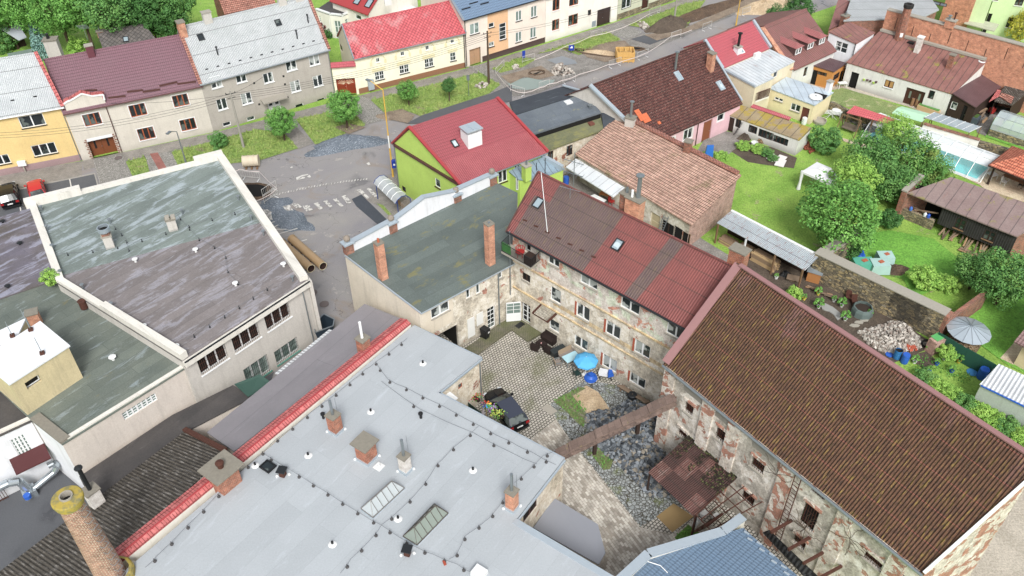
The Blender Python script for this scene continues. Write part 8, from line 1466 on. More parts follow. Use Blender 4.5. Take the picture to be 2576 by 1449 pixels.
root=thing('pavilion','open garden pavilion with hipped red clay tile roof at the right edge','pavilion',(P0_.x,P0_.y,0));mb=MB(R_CLAYR);mb.q([Q[0],Q[1],ap[1],ap[0]]);mb.q([Q[1],Q[2],ap[1]]);mb.q([Q[2],Q[3],ap[0],ap[1]]);mb.q([Q[3],Q[0],ap[0]]);part('roof',mb,root);mb=MB(DWOOD);[mb.bar(Q[i]-Vector((0,0,.08)),Q[(i+1)%4]-Vector((0,0,.08)),.1,.14)for i in range(4)];part('beam',mb,root)
for p in(Q[0]+ex*.5+ey*.5,Q[1]-ex*.5+ey*.5,Q[3]+ex*.5-ey*.5):mb=MB(DWOOD);mb.cyl((p.x,p.y,0),(p.x,p.y,2.3),.13,.1);part('post',mb,root)
def table(c,a_,b_,h,ang,m,label,name='table',group=None):
 root=thing(name,label,'table',(c.x,c.y,c.z),group);mb=MB(m);mb.box((c.x,c.y,c.z+h-.03),(a_,b_,.05),ang);part('tabletop',mb,root);ca,sa=math.cos(ang),math.sin(ang)
 for x in(-1,1):
  for y in(-1,1):u,v=x*(a_/2-.07),y*(b_/2-.07);mb=MB(m if m!=BLUET else METAL);mb.box((c.x+ca*u-sa*v,c.y+sa*u+ca*v,c.z+(h-.06)/2),(.06,.06,h-.06),ang);part('leg',mb,root)
 return root
def chair(c,ang,m,label,name='chair',group=None,w_=.5,arms=False,lm=None,solid=False,cush=None):
 root=thing(name,label,'chair',(c.x,c.y,c.z),group);ca,sa=math.cos(ang),math.sin(ang);T=lambda u,v,z:Vector((c.x+ca*u-sa*v,c.y+sa*u+ca*v,c.z+z));d_=.5
 mb=MB(cush or m);mb.box(T(0,0,.42),(w_,d_,.08 if not solid else.12),ang);part('seat',mb,root);mb=MB(m);mb.hexa([T(-w_/2,d_/2-.05,.4),T(w_/2,d_/2-.05,.4),T(w_/2,d_/2,.4),T(-w_/2,d_/2,.4)],[T(-w_/2,d_/2+.05,.88),T(w_/2,d_/2+.05,.88),T(w_/2,d_/2+.1,.88),T(-w_/2,d_/2+.1,.88)]);part('backrest',mb,root)
 if solid:
  mb=MB(m);mb.box(T(0,0,.19),(w_*.98,d_*.96,.34),ang);part('base',mb,root)
 else:
  for x in(-1,1):
   for y in(-1,1):mb=MB(lm or m);mb.box(T(x*(w_/2-.03),y*(d_/2-.03),.19),(.04,.04,.38),ang);part('leg',mb,root)
 if arms or solid:
  for x in(-1,1):mb=MB(lm or m);mb.box(T(x*(w_/2+.02),0,.62),(.07,d_,.05),ang);(mb.box(T(x*(w_/2+.02),0,.4),(.06,d_,.42),ang)if solid else mb.box(T(x*(w_/2+.02),-d_/2+.03,.4),(.04,.04,.4),ang));part('armrest',mb,root)
 return root
BLUET=plain('pale_blue_tabletop','#a6d3e0',.4,sc_=5)
pang=math.atan2(ex.y,ex.x);c=at(w4(2010,1170));table(c,2.2,1.1,.74,pang,WOOD,'large wooden dining table under the red tiled pavilion','dining_table')
for k,(p,r,l)in enumerate(((w4(1870,1185),1.57,'white chair at the left end of the pavilion table'),(w4(1930,1120),.0,'white chair behind the pavilion table on the left'),(w4(2120,1230),-1.57,'dark chair at the right end of the pavilion table'))):chair(at(p),pang+r,WHITEP if k<2 else DARKMETAL,l,'garden_chair','chairs round the pavilion table')
table(at(w4(1700,1095)),.9,.9,.6,.3,WHITEP,'small white square table before the pavilion post','side_table')
a=at(v3(1248,1238));b=at(v3(1790,1420));d=(b-a).normalized();nx=Vector((-d.y,d.x,0));L_=9;Wd=3.6;root=thing('greenhouse','arched glazed greenhouse on a grey stone base at the right edge','greenhouse',(a.x,a.y,0));mb=MB(MATS['rubble_wall']);mb.prism([V2(a),V2(a+d*L_),V2(a+d*L_+nx*.3),V2(a+nx*.3)],0,.9);mb.prism([V2(a+nx*.31),V2(a+nx*Wd),V2(a+nx*Wd+d*.3),V2(a+nx*.31+d*.3)],0,.9);part('stone_base',mb,root)
GP=[(0,.9),(.02,1.5),(.22,2.15),(.5,2.45),(.78,2.15),(.98,1.5),(1,.9)];gf=lambda t,u:a+d*(L_*u)+nx*(Wd*GP[t][0])+Vector((0,0,GP[t][1]));mb=MB(clear('greenhouse_glass','#c9d6da',.5,.08));[mb.q([gf(t,0),gf(t,1),gf(t+1,1),gf(t+1,0)])for t in range(6)];mb.q([gf(t,0)for t in range(7)]);part('glazing',mb,root)
for k in range(10):mb=MB(ZINC);mb.tube([gf(t,k/9)for t in range(7)],.025,5);part('rib',mb,root)
mb=MB(ZINC);[mb.bar(gf(t,0),gf(t,1),.04,.04)for t in range(7)];part('rail',mb,root)
# ---------------------------------------------------------------- cars
def car(pf_,pr_,paint,label,wdt=1.75,hgt=1.45,kind='hatch',tail=True,L_=None,name='parked_car',roofm=None,tex=None):
 f,r=at(pf_,.6),at(pr_,.6);d=V2(f-r).normalized();ctr=V2(f+r)/2;L=L_ or V2(f-r).length;ang=math.atan2(d.y,d.x);root=thing(name,label,'car',(ctr.x,ctr.y,0));n=Vector((-d.y,d.x));W=wdt/2
 T=lambda x,y,z:Vector((ctr.x+d.x*x*L/2+n.x*y*W,ctr.y+d.y*x*L/2+n.y*y*W,z))
 st=[(-1,.5,.62,.78),(-.97,.28,.9,.9),(-.85,.22,.96,.96),(-.5,.2,.98,.99),(0,.2,.97,1),(.35,.2,.95,.99),(.6,.22,.88,.97),(.88,.25,.78,.9),(.98,.3,.66,.76),(1,.45,.55,.65)]
 mb=MB(paint);R=[]
 for x,zb,zt,wy in st:R.append([T(x,-wy*.92,zb),T(x,-wy,zb+.12),T(x,-wy,zt-.2),T(x,-wy*.93,zt-.04),T(x,-wy*.6,zt),T(x,0,zt+.015),T(x,wy*.6,zt),T(x,wy*.93,zt-.04),T(x,wy,zt-.2),T(x,wy,zb+.12),T(x,wy*.92,zb)])
 for A,B in zip(R,R[1:]):
  for i in range(10):mb.q([A[i],A[i+1],B[i+1],B[i]],None,True)
  mb.q([A[10],A[0],B[0],B[10]])
 mb.q(R[0]);mb.q(R[-1][::-1]);bd=part('body',mb,root)
 xr=(-.97,-.78)if kind=='hatch' else(-.9,-.62);c0_=[(xr[0],.96,.88),(xr[1],hgt-.06,.72),(-.3,hgt,.76),(.08,hgt-.02,.74),(.48,.94,.86)];mb=MB(GLASS);R=[[T(x,-w_,z),T(x,-w_*.6,z+.02),T(x,0,z+.03),T(x,w_*.6,z+.02),T(x,w_,z)]for x,z,w_ in c0_];base=[[T(x,-.93,.88),T(x,.93,.88)]for x,_,_ in c0_]
 for i,(A,B)in enumerate(zip(R,R[1:])):
  for j in range(4):mb.q([A[j],A[j+1],B[j+1],B[j]],None,True)
  mb.q([base[i][0],base[i+1][0],B[0],A[0]]);mb.q([base[i][1],base[i+1][1],B[4],A[4]])
 part('glasshouse',mb,root);mb=MB(roofm or paint);RR=[[p+Vector((0,0,.015))for p in q_]for q_ in R[1:4]]
 for A,B in zip(RR,RR[1:]):
  for j in range(4):mb.q([A[j],A[j+1],B[j+1],B[j]],None,True)
 for s in(0,4):
  for u,v in((0,1),(3,4)):mb.bar(R[u][s],R[v][s],.07,.04)
 for x in(-.45,.02):
  for s in(-1,1):mb.bar(T(x,s*.94,.9),T(x,s*.77,hgt-.04),.07,.03)
 part('roof',mb,root)
 for x in(-.62,.62):
  for s in(-1,1):c=T(x,s*.93,.31);mb=MB(BLACKP);o_=Vector((n.x,n.y,0))*.1*s;mb.cyl(c-o_,c+o_*.9,.31,.31,16);wh=part('wheel',mb,root);mb=MB(METAL);mb.cyl(c+o_*.9,c+o_*1.0,.19,.19,10);part('rim',mb,wh)
 for s in(-1,1):
  mb=MB(plain('tail_light','#a01218',.2));mb.box(T(-.985,s*.78,.78),(.08,.3,.2),ang);part('tail_light',mb,root);mb=MB(plain('head_light','#cfd6da',.15));mb.box(T(.95,s*.7,.62),(.14,.3,.12),ang);part('headlight',mb,root);mb=MB(paint);mb.box(T(.32,s*1.12,.98),(.14,.2,.14),ang);part('wing_mirror',mb,root)
 mb=MB(WHITEP);mb.box(T(-1.01,0,.68),(.03,.5,.12),ang);part('number_plate',mb,root);mb=MB(BLACKP);mb.box(T(-1.0,0,.34),(.12,wdt*.86,.2),ang);part('bumper',mb,root);return root
car(c1(860,200),c1(1375,860),plain('black_paint','#0f1014',.12,0,.05),'black hatchback with glass roof parked in the paved courtyard',1.8,1.48,L_=4.4,roofm=plain('glossy_dark_roof','#3c4150',.06,var=.02))
car(c2(640,330),c2(745,690),plain('red_paint','#c41f28',.25,0,.05),'small red hatchback parked by the yellow house',1.65,1.38,L_=3.9);car(c2(130,400),c2(200,800),plain('black_paint2','#14151a',.15,0,.05),'black estate car parked left of the red hatchback',1.85,1.55,L_=4.5,kind='hatch')
# ---------------------------------------------------------------- street things
YP=plain('yellow_paint','#e0b02c',.5,sc_=4,var=.25)
def lamp(pb,pt_,m,label,arm,name='street_lamp'):
 b=at(pb);z=vz(pt_,b);root=thing(name,label,'street lamp',b);mb=MB(m);mb.cyl(b,(b.x,b.y,z*.35),.11,.09,10);mb.cyl((b.x,b.y,z*.35),(b.x,b.y,z),.075,.05,10);part('pole',mb,root);e=Vector((b.x+arm[0],b.y+arm[1],z+.5));mb=MB(m);mb.cyl((b.x,b.y,z),e,.045,.04,8);part('arm',mb,root);mb=MB(METAL);d=Vector((arm[0],arm[1],0)).normalized();mb.bar(e,e+d*.6,.28,.13);part('lamp_head',mb,root);return root,b,z
lr,lb_,lz=lamp(t1(1035,1335),t1(940,680),YP,'tall yellow street lamp beside the lime green house',(-1.3,1.0));lamp(w1(715,372),w1(785,-10),YP,'yellow street lamp behind the bright red roof',(.8,-.9));lamp(t0(1418,1275),t0(1350,990),METAL,'thin grey street lamp at the red brick path',(-.3,-.8))
mb=MB(plain('sign_blue','#1d3fa8',.4));q_=Vector((lb_.x+.32,lb_.y-.1,1.75));mb.box(q_,(.62,.45,.85),.2);o=part('blue_box',mb,lr);mb=MB(WHITE);mb.cyl(q_+Vector((0,-.24,0)),q_+Vector((0,-.25,0)),.12,.12,12);part('emblem',mb,o);mb=MB(WHITE);mb.box((lb_.x,lb_.y-.1,4.4),(.12,.04,1.5),0);part('notice_strip',mb,lr)
def pole(pb,pt_,m,label,name='utility_pole',cross=True):
 b=at(pb);z=vz(pt_,b);root=thing(name,label,'utility pole',b);mb=MB(m);mb.cyl(b,(b.x,b.y,z),.16,.1,10);part('pole',mb,root)
 if cross:mb=MB(DARKMETAL);mb.bar((b.x-.5,b.y-.2,z-.3),(b.x+.5,b.y+.2,z-.3),.06,.06);mb.bar((b.x-.4,b.y-.2,z-.8),(b.x+.4,b.y+.2,z-.8),.06,.06);[mb.cyl((b.x+s*.45,b.y+s*.18,z-.28),(b.x+s*.45,b.y+s*.18,z-.12),.04)for s in(-1,0,1)];part('crossarm',mb,root)
 return Vector((b.x,b.y,z))
u1=pole(t0(1840,1115),t0(1722,690),plain('concrete_pole','#9a968c',.9),'grey concrete utility pole in front of the grey house');u2=pole(t1(1757,635),t1(1728,235),BARK,'dark wooden utility pole at the pale yellow house corner');u3=pole(t2(1225,150),t2(1240,-60),MATS['concrete_pole'],'pale concrete pole on the far grass strip',cross=False)
mb=MB(plain('cable_black','#3b3b3d',.6))
def wire(a,b,sag=.5,m=None):
 P_=[a.lerp(b,k/8)-Vector((0,0,sag*4*(k/8)*(1-k/8)))for k in range(9)]
 for u,v in zip(P_,P_[1:]):mb.cyl(u,v,.016,.016,4,caps=False)
for dz in(-.3,-.55,-.8,-1.05):wire(u1+Vector((0,0,dz)),u2+Vector((0,0,dz)),.9)
w0_=at((-60,330),7);[wire(u1+Vector((0,0,dz)),w0_+Vector((0,0,dz)),1.0)for dz in(-.3,-.6,-.9)];wire(u1+Vector((0,0,-.4)),gm['pt'](4.5,-.1,6.1),.3);wire(u1+Vector((0,0,-.4)),gg['pt'](8,-.1,5.4),.2);wire(u2+Vector((0,0,-.3)),g5['pt'](.3,-.1,4.8),.2);w9=at((1700,-40),7);[wire(u2+Vector((0,0,dz)),w9+Vector((0,0,dz)),.8)for dz in(-.3,-.6)]
single('overhead_cables',mb,'black overhead cables strung between the street poles and house fronts','cable')
def barrier(p,q_,label):
 a,b=at(p),at(q_);root=thing('barrier',label,'barrier',a,'construction barriers in the street');mb=MB(plain('barrier_paint','#c4c2bd',.6,sc_=6,var=.3));H_=1.05
 for z in(H_,.35):mb.bar(a+Vector((0,0,z)),b+Vector((0,0,z)),.04,.04)
 for t in(0,1):u=a.lerp(b,t);mb.cyl(u,u+Vector((0,0,H_)),.03,.03,6)
 d=(b-a).normalized();n_=Vector((-d.y,d.x,0))
 for k in range(1,8):u=a.lerp(b,k/8);mb.cyl(u+Vector((0,0,.35)),u+Vector((0,0,H_)),.012,.012,4)
 part('frame',mb,root)
 for t in(.12,.88):u=a.lerp(b,t);mb=MB(WHITE);mb.bar(u-n_*.3+Vector((0,0,.03)),u+n_*.3+Vector((0,0,.03)),.06,.05);part('foot',mb,root)
BR=[((x5(95,545),x5(155,480)),'white barrier by the wooden pole cobbles'),((x5(200,660),x5(300,690)),'white barrier nearest the black felt roof'),((x5(405,645),x5(480,620)),'white barrier beside the grey green slurry'),((x5(575,600),x5(665,578)),'white barrier before the stone pile'),((x5(905,490),x5(990,462)),'white barrier left of the yellow trench crate'),((x5(1105,430),x5(1185,402)),'white barrier right of the yellow trench crate'),((x5(1350,285),x5(1418,262)),'white barrier by the dark soil heap'),((x5(775,280),x5(855,258)),'white barrier on the middle grass strip'),((x5(1195,115),x5(1270,88)),'white barrier on the farthest grass strip'),((x5(285,460),x5(370,435)),'white barrier beside the small blue sign'),((c4(125,250),c4(305,270)),'white barrier at the edge of the flat roofed hall'),((c4(330,435),c4(460,345)),'white barrier at the near end of the road pit'),((c4(345,495),c4(470,415)),'white barrier beside the grey gravel spill'),((w1(235,445),w1(360,400)),'white barrier on the roadside behind the red metal roof'),((w1(800,225),w1(910,190)),'white barrier under the far yellow lamp')]
for(p,q_),l in BR:barrier(p,q_,l)
mb=MB(plain('tape','#e6d9d4',.6))
def tape(L):
 for p,q_ in zip(L,L[1:]):a,b=at(p,.95),at(q_,.95);m_=a.lerp(b,.5)-Vector((0,0,.12));mb.bar(a,m_,.015,.08);mb.bar(m_,b,.015,.08)
tape([x5(95,520),x5(200,640),x5(300,665),x5(405,630),x5(480,600),x5(575,575),x5(700,530),x5(905,462),x5(1000,440),x5(1185,375),x5(1350,260),x5(1500,215)]);single('barrier_tape',mb,'red and white tape strung along the street side of the road works','tape');mb=MB(MATS['tape']);tape([x5(370,430),x5(600,330),x5(775,262),x5(1000,200),x5(1195,100)]);single('barrier_tape',mb,'red and white tape strung along the far grass strips','tape');mb=MB(MATS['tape']);tape([c4(45,175),c4(105,160),c4(290,182),c4(460,345),c4(320,440),c4(235,455)]);single('barrier_tape',mb,'red and white tape round the road pit beside the flat roofed hall','tape')
def sign(pb,pt_,col,label,w_=.6,h_=.6,text=None):
 b=at(pb);z=vz(pt_,b);root=thing('street_sign',label,'sign',b);mb=MB(METAL);mb.cyl(b,(b.x,b.y,z),.035,.035,8);part('post',mb,root);mb=MB(col);mb.box((b.x,b.y-.05,z-h_/2),(w_,.04,h_),.1);pl_=part('sign_panel',mb,root);return b,z,pl_
SB=MATS['sign_blue'];b_,z_,pl_=sign(x5(635,392),x5(637,322),SB,'blue sign with white symbol on the far grass strip',.75,.75);mb=MB(WHITE);mb.box((b_.x,b_.y-.08,z_-.36),(.36,.02,.14),.1);mb.box((b_.x+.05,b_.y-.08,z_-.2),(.16,.02,.14),.1);part('symbol',mb,pl_)
sign(x5(295,440),x5(297,362),SB,'narrow dark blue sign near the beige house',.4,1.0);sign(t1(1607,730),t1(1603,565),METAL,'grey backed sign on the grass before the pale yellow house',.35,.7)
c=at(c4(190,130));b_=at(t0(195,1300));root=thing('junction_box','white junction box on a post at the yellow house','utility box',b_);mb=MB(CONC);mb.cyl(b_,b_+Vector((0,0,.9)),.07);part('post',mb,root);mb=MB(WHITE);mb.box(b_+Vector((0,0,1.15)),(.85,.3,.55),.2);part('box',mb,root)
c=at(c4(225,135));root=thing('cable_reel','beige drum of pipe on a wooden pallet beside the road','reel',c);mb=MB(WOOD);[mb.box(c+Vector((x,0,.07)),(.2,1.3,.12),.15)for x in(-.6,0,.6)];part('pallet',mb,root);mb=MB(plain('beige_reel','#cdbfa6',.7));dx=Vector((math.cos(.1),math.sin(.1),0));mb.cyl(c-dx*.8+Vector((0,0,.75)),c+dx*.8+Vector((0,0,.75)),.6,.6,20);part('drum',mb,root);mb=MB(MATS['beige_reel']);[mb.cyl(c+dx*s+Vector((0,0,.75)),c+dx*(s+.06)+Vector((0,0,.75)),.66,.66,20)for s in(-.86,-.3,.3,.8)];part('hoop',mb,root)
TAN=plain('tan_pipe','#ad8f68',.4,sc_=2,var=.15);INN=plain('dark_pipe_inside','#3f2c28',.7)
for p,q_,l in((c4(600,820),c4(898,1082),'right tan concrete sewer pipe lying beside the flat roofed hall'),(c4(500,855),c4(785,1105),'left tan concrete sewer pipe half hidden behind the hall parapet')):
 a,b=at(p,.45),at(q_,.45);d=(b-a).normalized();root=thing('sewer_pipe',l,'pipe',a.lerp(b,.5)*1.0,'sewer pipes on the street');mb=MB(TAN);mb.cyl(a,b,.42,.42,24,caps=False);mb.cyl(a,a+d*.25,.47,.47,24,caps=False);part('barrel',mb,root);mb=MB(INN);mb.cyl(a,b,.37,.37,24,caps=False);part('bore',mb,root);mb=MB(plain('pipe_rim','#d9cba6',.6));ri=[]
 u=d.orthogonal().normalized();v=d.cross(u);n=24
 for e in(a,b):
  for i in range(n):A,B=[(u*math.cos(2*math.pi*j/n)+v*math.sin(2*math.pi*j/n))for j in(i,i+1)];mb.q([e+A*.37,e+B*.37,e+B*.43,e+A*.43])
 part('rim',mb,root)
for t in(.15,.45,.75):a=at(c4(600,840)).lerp(at(c4(880,1110)),t);mb=MB(DWOOD);mb.bar(a+Vector((-1.5,-.7,.08)),a+Vector((.5,.3,.08)),.12,.12);single('timber_bearer',mb,('timber bearer under the far end of the sewer pipes','timber bearer under the middle of the sewer pipes','timber bearer under the near end of the sewer pipes')[int(t*3.3)],'timber')
for p,l in((m1(428,758),'rusty manhole cover nearer the sewer pipes'),(m1(515,845),'manhole cover nearer the white rendered hall corner'),(t0(892,1192),'manhole cover on the cobbled driveway')):c=at(p,.08);mb=MB(plain('manhole_iron','#6d6260',.7));mb.cyl(c,c+Vector((0,0,.02)),.42,.42,20);single('manhole_cover',mb,l,'manhole cover')
a,b=at(c4(1422,455),2.2),at(c4(1590,610),2.2);a,b=at(c4(1425,450)),at(c4(1585,605));d=(b-a).normalized();nx=Vector((-d.y,d.x,0));nx=nx if nx.x>0 else-nx;L_=4.6;root=thing('bus_shelter','bus shelter with arched polycarbonate roof and blue frame beside the lime green house','bus shelter',a);BF=plain('blue_frame','#1c3f86',.4);AR=[(-.25,2.1),(.0,2.45),(.5,2.7),(1.0,2.62),(1.4,2.2),(1.5,1.6)];s0=a-d*.1;af=lambda k,t:s0+d*(L_*t)+nx*AR[k][0]+Vector((0,0,AR[k][1]));mb=MB(clear('milky_roof','#b9c0c3',.7,.2));[mb.q([af(k,0),af(k,1),af(k+1,1),af(k+1,0)])for k in range(5)];part('roof',mb,root)
for k in range(6):mb=MB(BF if k in(0,5)else WHITE);mb.tube([af(j,k/5)for j in range(6)],.04,6);part('rib',mb,root)
for t in(0,.98):mb=MB(BF);u=s0+d*(L_*t);mb.cyl(u,u+Vector((0,0,2.4)),.045);part('post',mb,root);mb=MB(BF);u=s0+d*(L_*t)+nx*1.5;mb.cyl(u,u+Vector((0,0,1.7)),.045);part('post',mb,root)
mb=MB(clear('smoky_panel','#8b8078',.6,.1));u,v=s0+nx*1.5,s0+d*L_+nx*1.5;mb.q([u+Vector((0,0,.3)),v+Vector((0,0,.3)),v+Vector((0,0,1.6)),u+Vector((0,0,1.6))]);mb.q([v+Vector((0,0,.3)),v-nx*1.2+Vector((0,0,.3)),v-nx*1.2+Vector((0,0,2.1)),v+Vector((0,0,2.1))]);part('glass_panel',mb,root)
mb=MB(WOOD);mb.bar(s0+nx*1.2+d*.5+Vector((0,0,.48)),s0+nx*1.2+d*4+Vector((0,0,.48)),.35,.05);part('bench',mb,root)
c=at(x5(1018,425));YT=plain('yellow_formwork','#e2b25a',.6,sc_=6,var=.25);root=thing('trench_crate','yellow timber formwork crate standing in the road works','crate',c)
for x,y,a_,b_ in((0,-.9,2.3,.1),(0,.9,2.3,.1),(-1.15,0,.1,1.9),(1.15,0,.1,1.9)):
 for z in(.2,.55,.9,1.2):mb=MB(YT);mb.box(c+Vector((x,y,z)),(a_,b_,.28),0);part('board',mb,root)
mb=MB(YT);[mb.box(c+Vector((x,-1.0,.7)),(.14,.1,1.6),0)for x in(-1.0,-.3,.4,1.0)];part('batten',mb,root);mb=MB(YT);[mb.box(c+Vector((x,0,1.3)),(.1,1.9,.1),0)for x in(-.7,0,.7)];part('brace',mb,root)
def stone_mesh(name,m,seed,el=(1,.75,.6)):
 random.seed(seed);V=[]
 for x in(-1,1):
  for y in(-1,1):
   for z in(-1,1):V.append((x*el[0]*random.uniform(.72,1)/2,y*el[1]*random.uniform(.72,1)/2,z*el[2]*random.uniform(.72,1)/2))
 me=bpy.data.meshes.new(name);me.from_pydata(V,[],[(0,1,3,2),(4,6,7,5),(0,4,5,1),(2,3,7,6),(0,2,6,4),(1,5,7,3)]);me.materials.append(m);return me
BAS=[plain('basalt_%d'%i,c,.7,sc_=5,var=.3)for i,c in enumerate(('#7b838a','#596067','#8f969d','#948c7e','#454b51'))];LIM=[plain('rubble_%d'%i,c,.9,sc_=5,var=.3)for i,c in enumerate(('#bcb3a8','#9c948a','#cec7bc','#8d7f74'))]
def pile(polys,n,sz,mats,name,label,cat,group,seed,hf,stuffn=0,layers=True):
 protos=[stone_mesh(name,m,seed+i*3+j,random.choice([(1,.8,.75),(1.2,.75,.7),(.9,.9,.8)]))for i,m in enumerate(mats)for j in range(3)];random.seed(seed);W_=[[(at(p).x,at(p).y)for p in q_]for q_ in polys];out=[]
 P_=W_[0];xs=[p[0]for p in P_];ys=[p[1]for p in P_];cnt=0;V,Fc,MI=[],[],[]
 while cnt<n+stuffn:
  x,y=random.uniform(min(xs),max(xs)),random.uniform(min(ys),max(ys))
  if not inside((x,y),P_):continue
  e=min(math.hypot(x-(a[0]+(b[0]-a[0])*t),y-(a[1]+(b[1]-a[1])*t))for a,b in zip(P_,P_[1:]+P_[:1])for t in[max(0,min(1,((x-a[0])*(b[0]-a[0])+(y-a[1])*(b[1]-a[1]))/max(1e-6,(b[0]-a[0])**2+(b[1]-a[1])**2)))])
  h=hf(min(e,2.0));z=h*random.uniform(.8,1.15)if cnt<n else h*random.uniform(.2,.8);s=sz*random.uniform(.65,1.25);me=random.choice(protos);eu=(random.uniform(-1.5,1.5),random.uniform(-1,1),random.uniform(0,6.28));cnt+=1
  if cnt<=n:
   o=bpy.data.objects.new(name,me);COL.objects.link(o);o.location=(x,y,z+s*.28);o.rotation_euler=eu;o.scale=(s,s,s);o['label']=label;o['category']=cat;o['group']=group
  else:
   from mathutils import Euler
   R=Euler(eu).to_matrix();i0=len(V);V+=[tuple(R@(v.co*s)+Vector((x,y,z+s*.2)))for v in me.vertices];Fc+=[tuple(i0+k for k in p.vertices)for p in me.polygons];MI+=[mats.index(me.materials[0])]*6
 if stuffn:
  me=bpy.data.meshes.new(name+'_fill');me.from_pydata(V,[],Fc);[me.materials.append(m)for m in mats];me.polygons.foreach_set('material_index',MI);o=bpy.data.objects.new(name+'_fill',me);COL.objects.link(o);o['kind']='stuff'
pile([[b2(550,240),b2(640,215),b2(780,190),b2(880,130),b2(960,150),b2(1110,200),b2(1150,330),b2(1090,470),b2(1160,560),b2(1130,640),b2(1200,860),b2(1040,850),b2(900,700),b2(770,590),b2(690,520),b2(620,430),b2(730,360),b2(580,330)]],300,.28,BAS,'cobblestone','dark basalt cobblestone in the large heap beside the derelict warehouse','stone','heaped cobblestones in the courtyard',21,lambda e:.05+.5*e/1.2 if e<1.2 else.6,2600)
pile([[m3(680,1060),m3(880,1000),m3(1040,960),m3(1090,1060),m3(1200,1160),m3(1090,1200),m3(900,1220),m3(760,1160)]],260,.24,LIM,'rubble_stone','pale broken rubble stone in the heap behind the warehouse ridge','stone','heaped rubble in the walled garden',31,lambda e:.05+.3*e,700)
pile([[x5(475,520),x5(545,470),x5(600,490),x5(665,535),x5(590,552),x5(520,545)]],110,.34,LIM,'paving_stone','pale paving stone in the heap in the middle of the road works','stone','heaped paving stones in the road works',41,lambda e:.05+.8*e)
pile([[x5(205,495),x5(240,465),x5(275,490),x5(240,512)]],30,.28,LIM,'paving_stone','pale paving stone in the small heap near the narrow blue sign','stone','small heap of paving stones by the sign',42,lambda e:.05+.5*e);pile([[t1(1650,660),t1(1700,625),t1(1750,640),t1(1745,670),t1(1690,675)]],36,.28,LIM,'paving_stone','pale paving stone in the heap by the wooden utility pole','stone','heap of paving stones by the pole',43,lambda e:.05+.4*e);pile([[x5(1100,170),x5(1140,155),x5(1200,205),x5(1160,225)]],40,.32,LIM,'paving_stone','pale paving stone in the heap beside the dark soil mound','stone','heap of paving stones by the soil mound',44,lambda e:.05+.5*e)
pile([[m3(1010,1150),m3(1100,1160),m3(1120,1200),m3(1050,1210)]],45,.2,[plain('red_brick_bits','#b5553a',.9)],'brick_fragment','red brick fragment at the foot of the rubble heap','brick','brick fragments by the blue barrels',45,lambda e:.1+.2*e)
pile([[v2(1480,1180),v2(1570,1080),v2(1700,1200),v2(1640,1290)]],60,.22,[plain('roof_tile_red','#8f4a34',.9)],'broken_tile','broken red roof tile heaped at the end of the white shed','tile','broken tiles by the white shed',46,lambda e:.1+.6*e)
# ---------------------------------------------------------------- courtyard things
ang_h=hg['ang'];HP=hg['pt']
def cy(p,z=0):return at(p,z)
BW=WICKER
chair(cy(c3(800,760)),ang_h+3.5,BW,'dark brown wicker armchair left of the low wicker table','wicker_armchair','dark wicker lounge set',.62,solid=True);chair(cy(c3(1000,800)),ang_h+3.14,BW,'dark brown wicker armchair right of the low wicker table','wicker_armchair','dark wicker lounge set',.62,solid=True);chair(cy(c3(1005,640)),ang_h+.0,BW,'dark brown wicker sofa against the house wall','wicker_sofa','dark wicker lounge set',1.3,solid=True)
table(cy(c3(895,715)),.85,.6,.48,ang_h,BW,'low dark wicker table with a candle cup','low_table');mb=MB(plain('candle_pink','#d8a0a0',.5));mb.lathe(cy(c3(893,668),.48),[(.04,0),(.05,.1),(0,.1)],8);single('candle',mb,'pink candle cup on the low wicker table','candle')
mb=MB(plain('charcoal_box','#22282b',.4));c=cy(c3(1150,830));mb.box(c+Vector((0,0,.28)),(1.25,.6,.56),ang_h+1.3);o=single('storage_box',mb,'charcoal grey garden storage box between the sofa sets','box');mb=MB(plain('charcoal_lid','#2d3538',.4));mb.box(c+Vector((0,0,.6)),(1.32,.66,.08),ang_h+1.3);part('lid',mb,o)
TAU=plain('taupe_cushion','#8b8078',.8);chair(cy(c3(1280,880)),ang_h+1.35,plain('tan_weave','#9b8870',.7,sc_=16),'taupe two seat garden sofa beside the pale blue table','garden_sofa','taupe garden set',1.35,True,TAU,False,TAU);chair(cy(c3(1140,1010)),ang_h+2.6,MATS['tan_weave'],'taupe garden armchair in front of the two seat sofa','garden_armchair','taupe garden set',.6,True,METAL,False,TAU);chair(cy(c3(1440,1030)),ang_h-1.6,MATS['tan_weave'],'taupe garden armchair under the blue parasol','garden_armchair','taupe garden set',.6,True,METAL,False,TAU)
table(cy(c3(1345,960)),1.35,.85,.72,ang_h+1.3,BLUET,'pale blue patterned garden table by the parasol','garden_table')
def parasol(c,r,h,m,label,closed=False):
 root=thing('parasol',label,'parasol',c);mb=MB(WHITEP);mb.cyl(c,c+Vector((0,0,h)),.025);part('pole',mb,root);mb=MB(m);n=8;R=[[c+Vector((rr*math.cos(2*math.pi*i/n),rr*math.sin(2*math.pi*i/n),z))for i in range(n)]for rr,z in((r,h-.45),(r*.6,h-.18),(.03,h))]
 for A,B in zip(R,R[1:]):[mb.q([A[i],A[(i+1)%n],B[(i+1)%n],B[i]])for i in range(n)]
 for i in range(n):j=(i+1)%n;mb.q([R[0][i],R[0][j],R[0][j]-Vector((0,0,.12)),R[0][i]-Vector((0,0,.12))])
 part('canopy',mb,root);mb=MB(WHITEP);mb.lathe(c,[(.3,0),(.3,.08),(.06,.14),(.05,.25)],4);part('base',mb,root);return root
parasol(cy(c3(1560,1140)),1.0,2.1,plain('sky_blue_fabric','#3fa9e0',.7,var=.06),'sky blue open parasol over the garden seating')
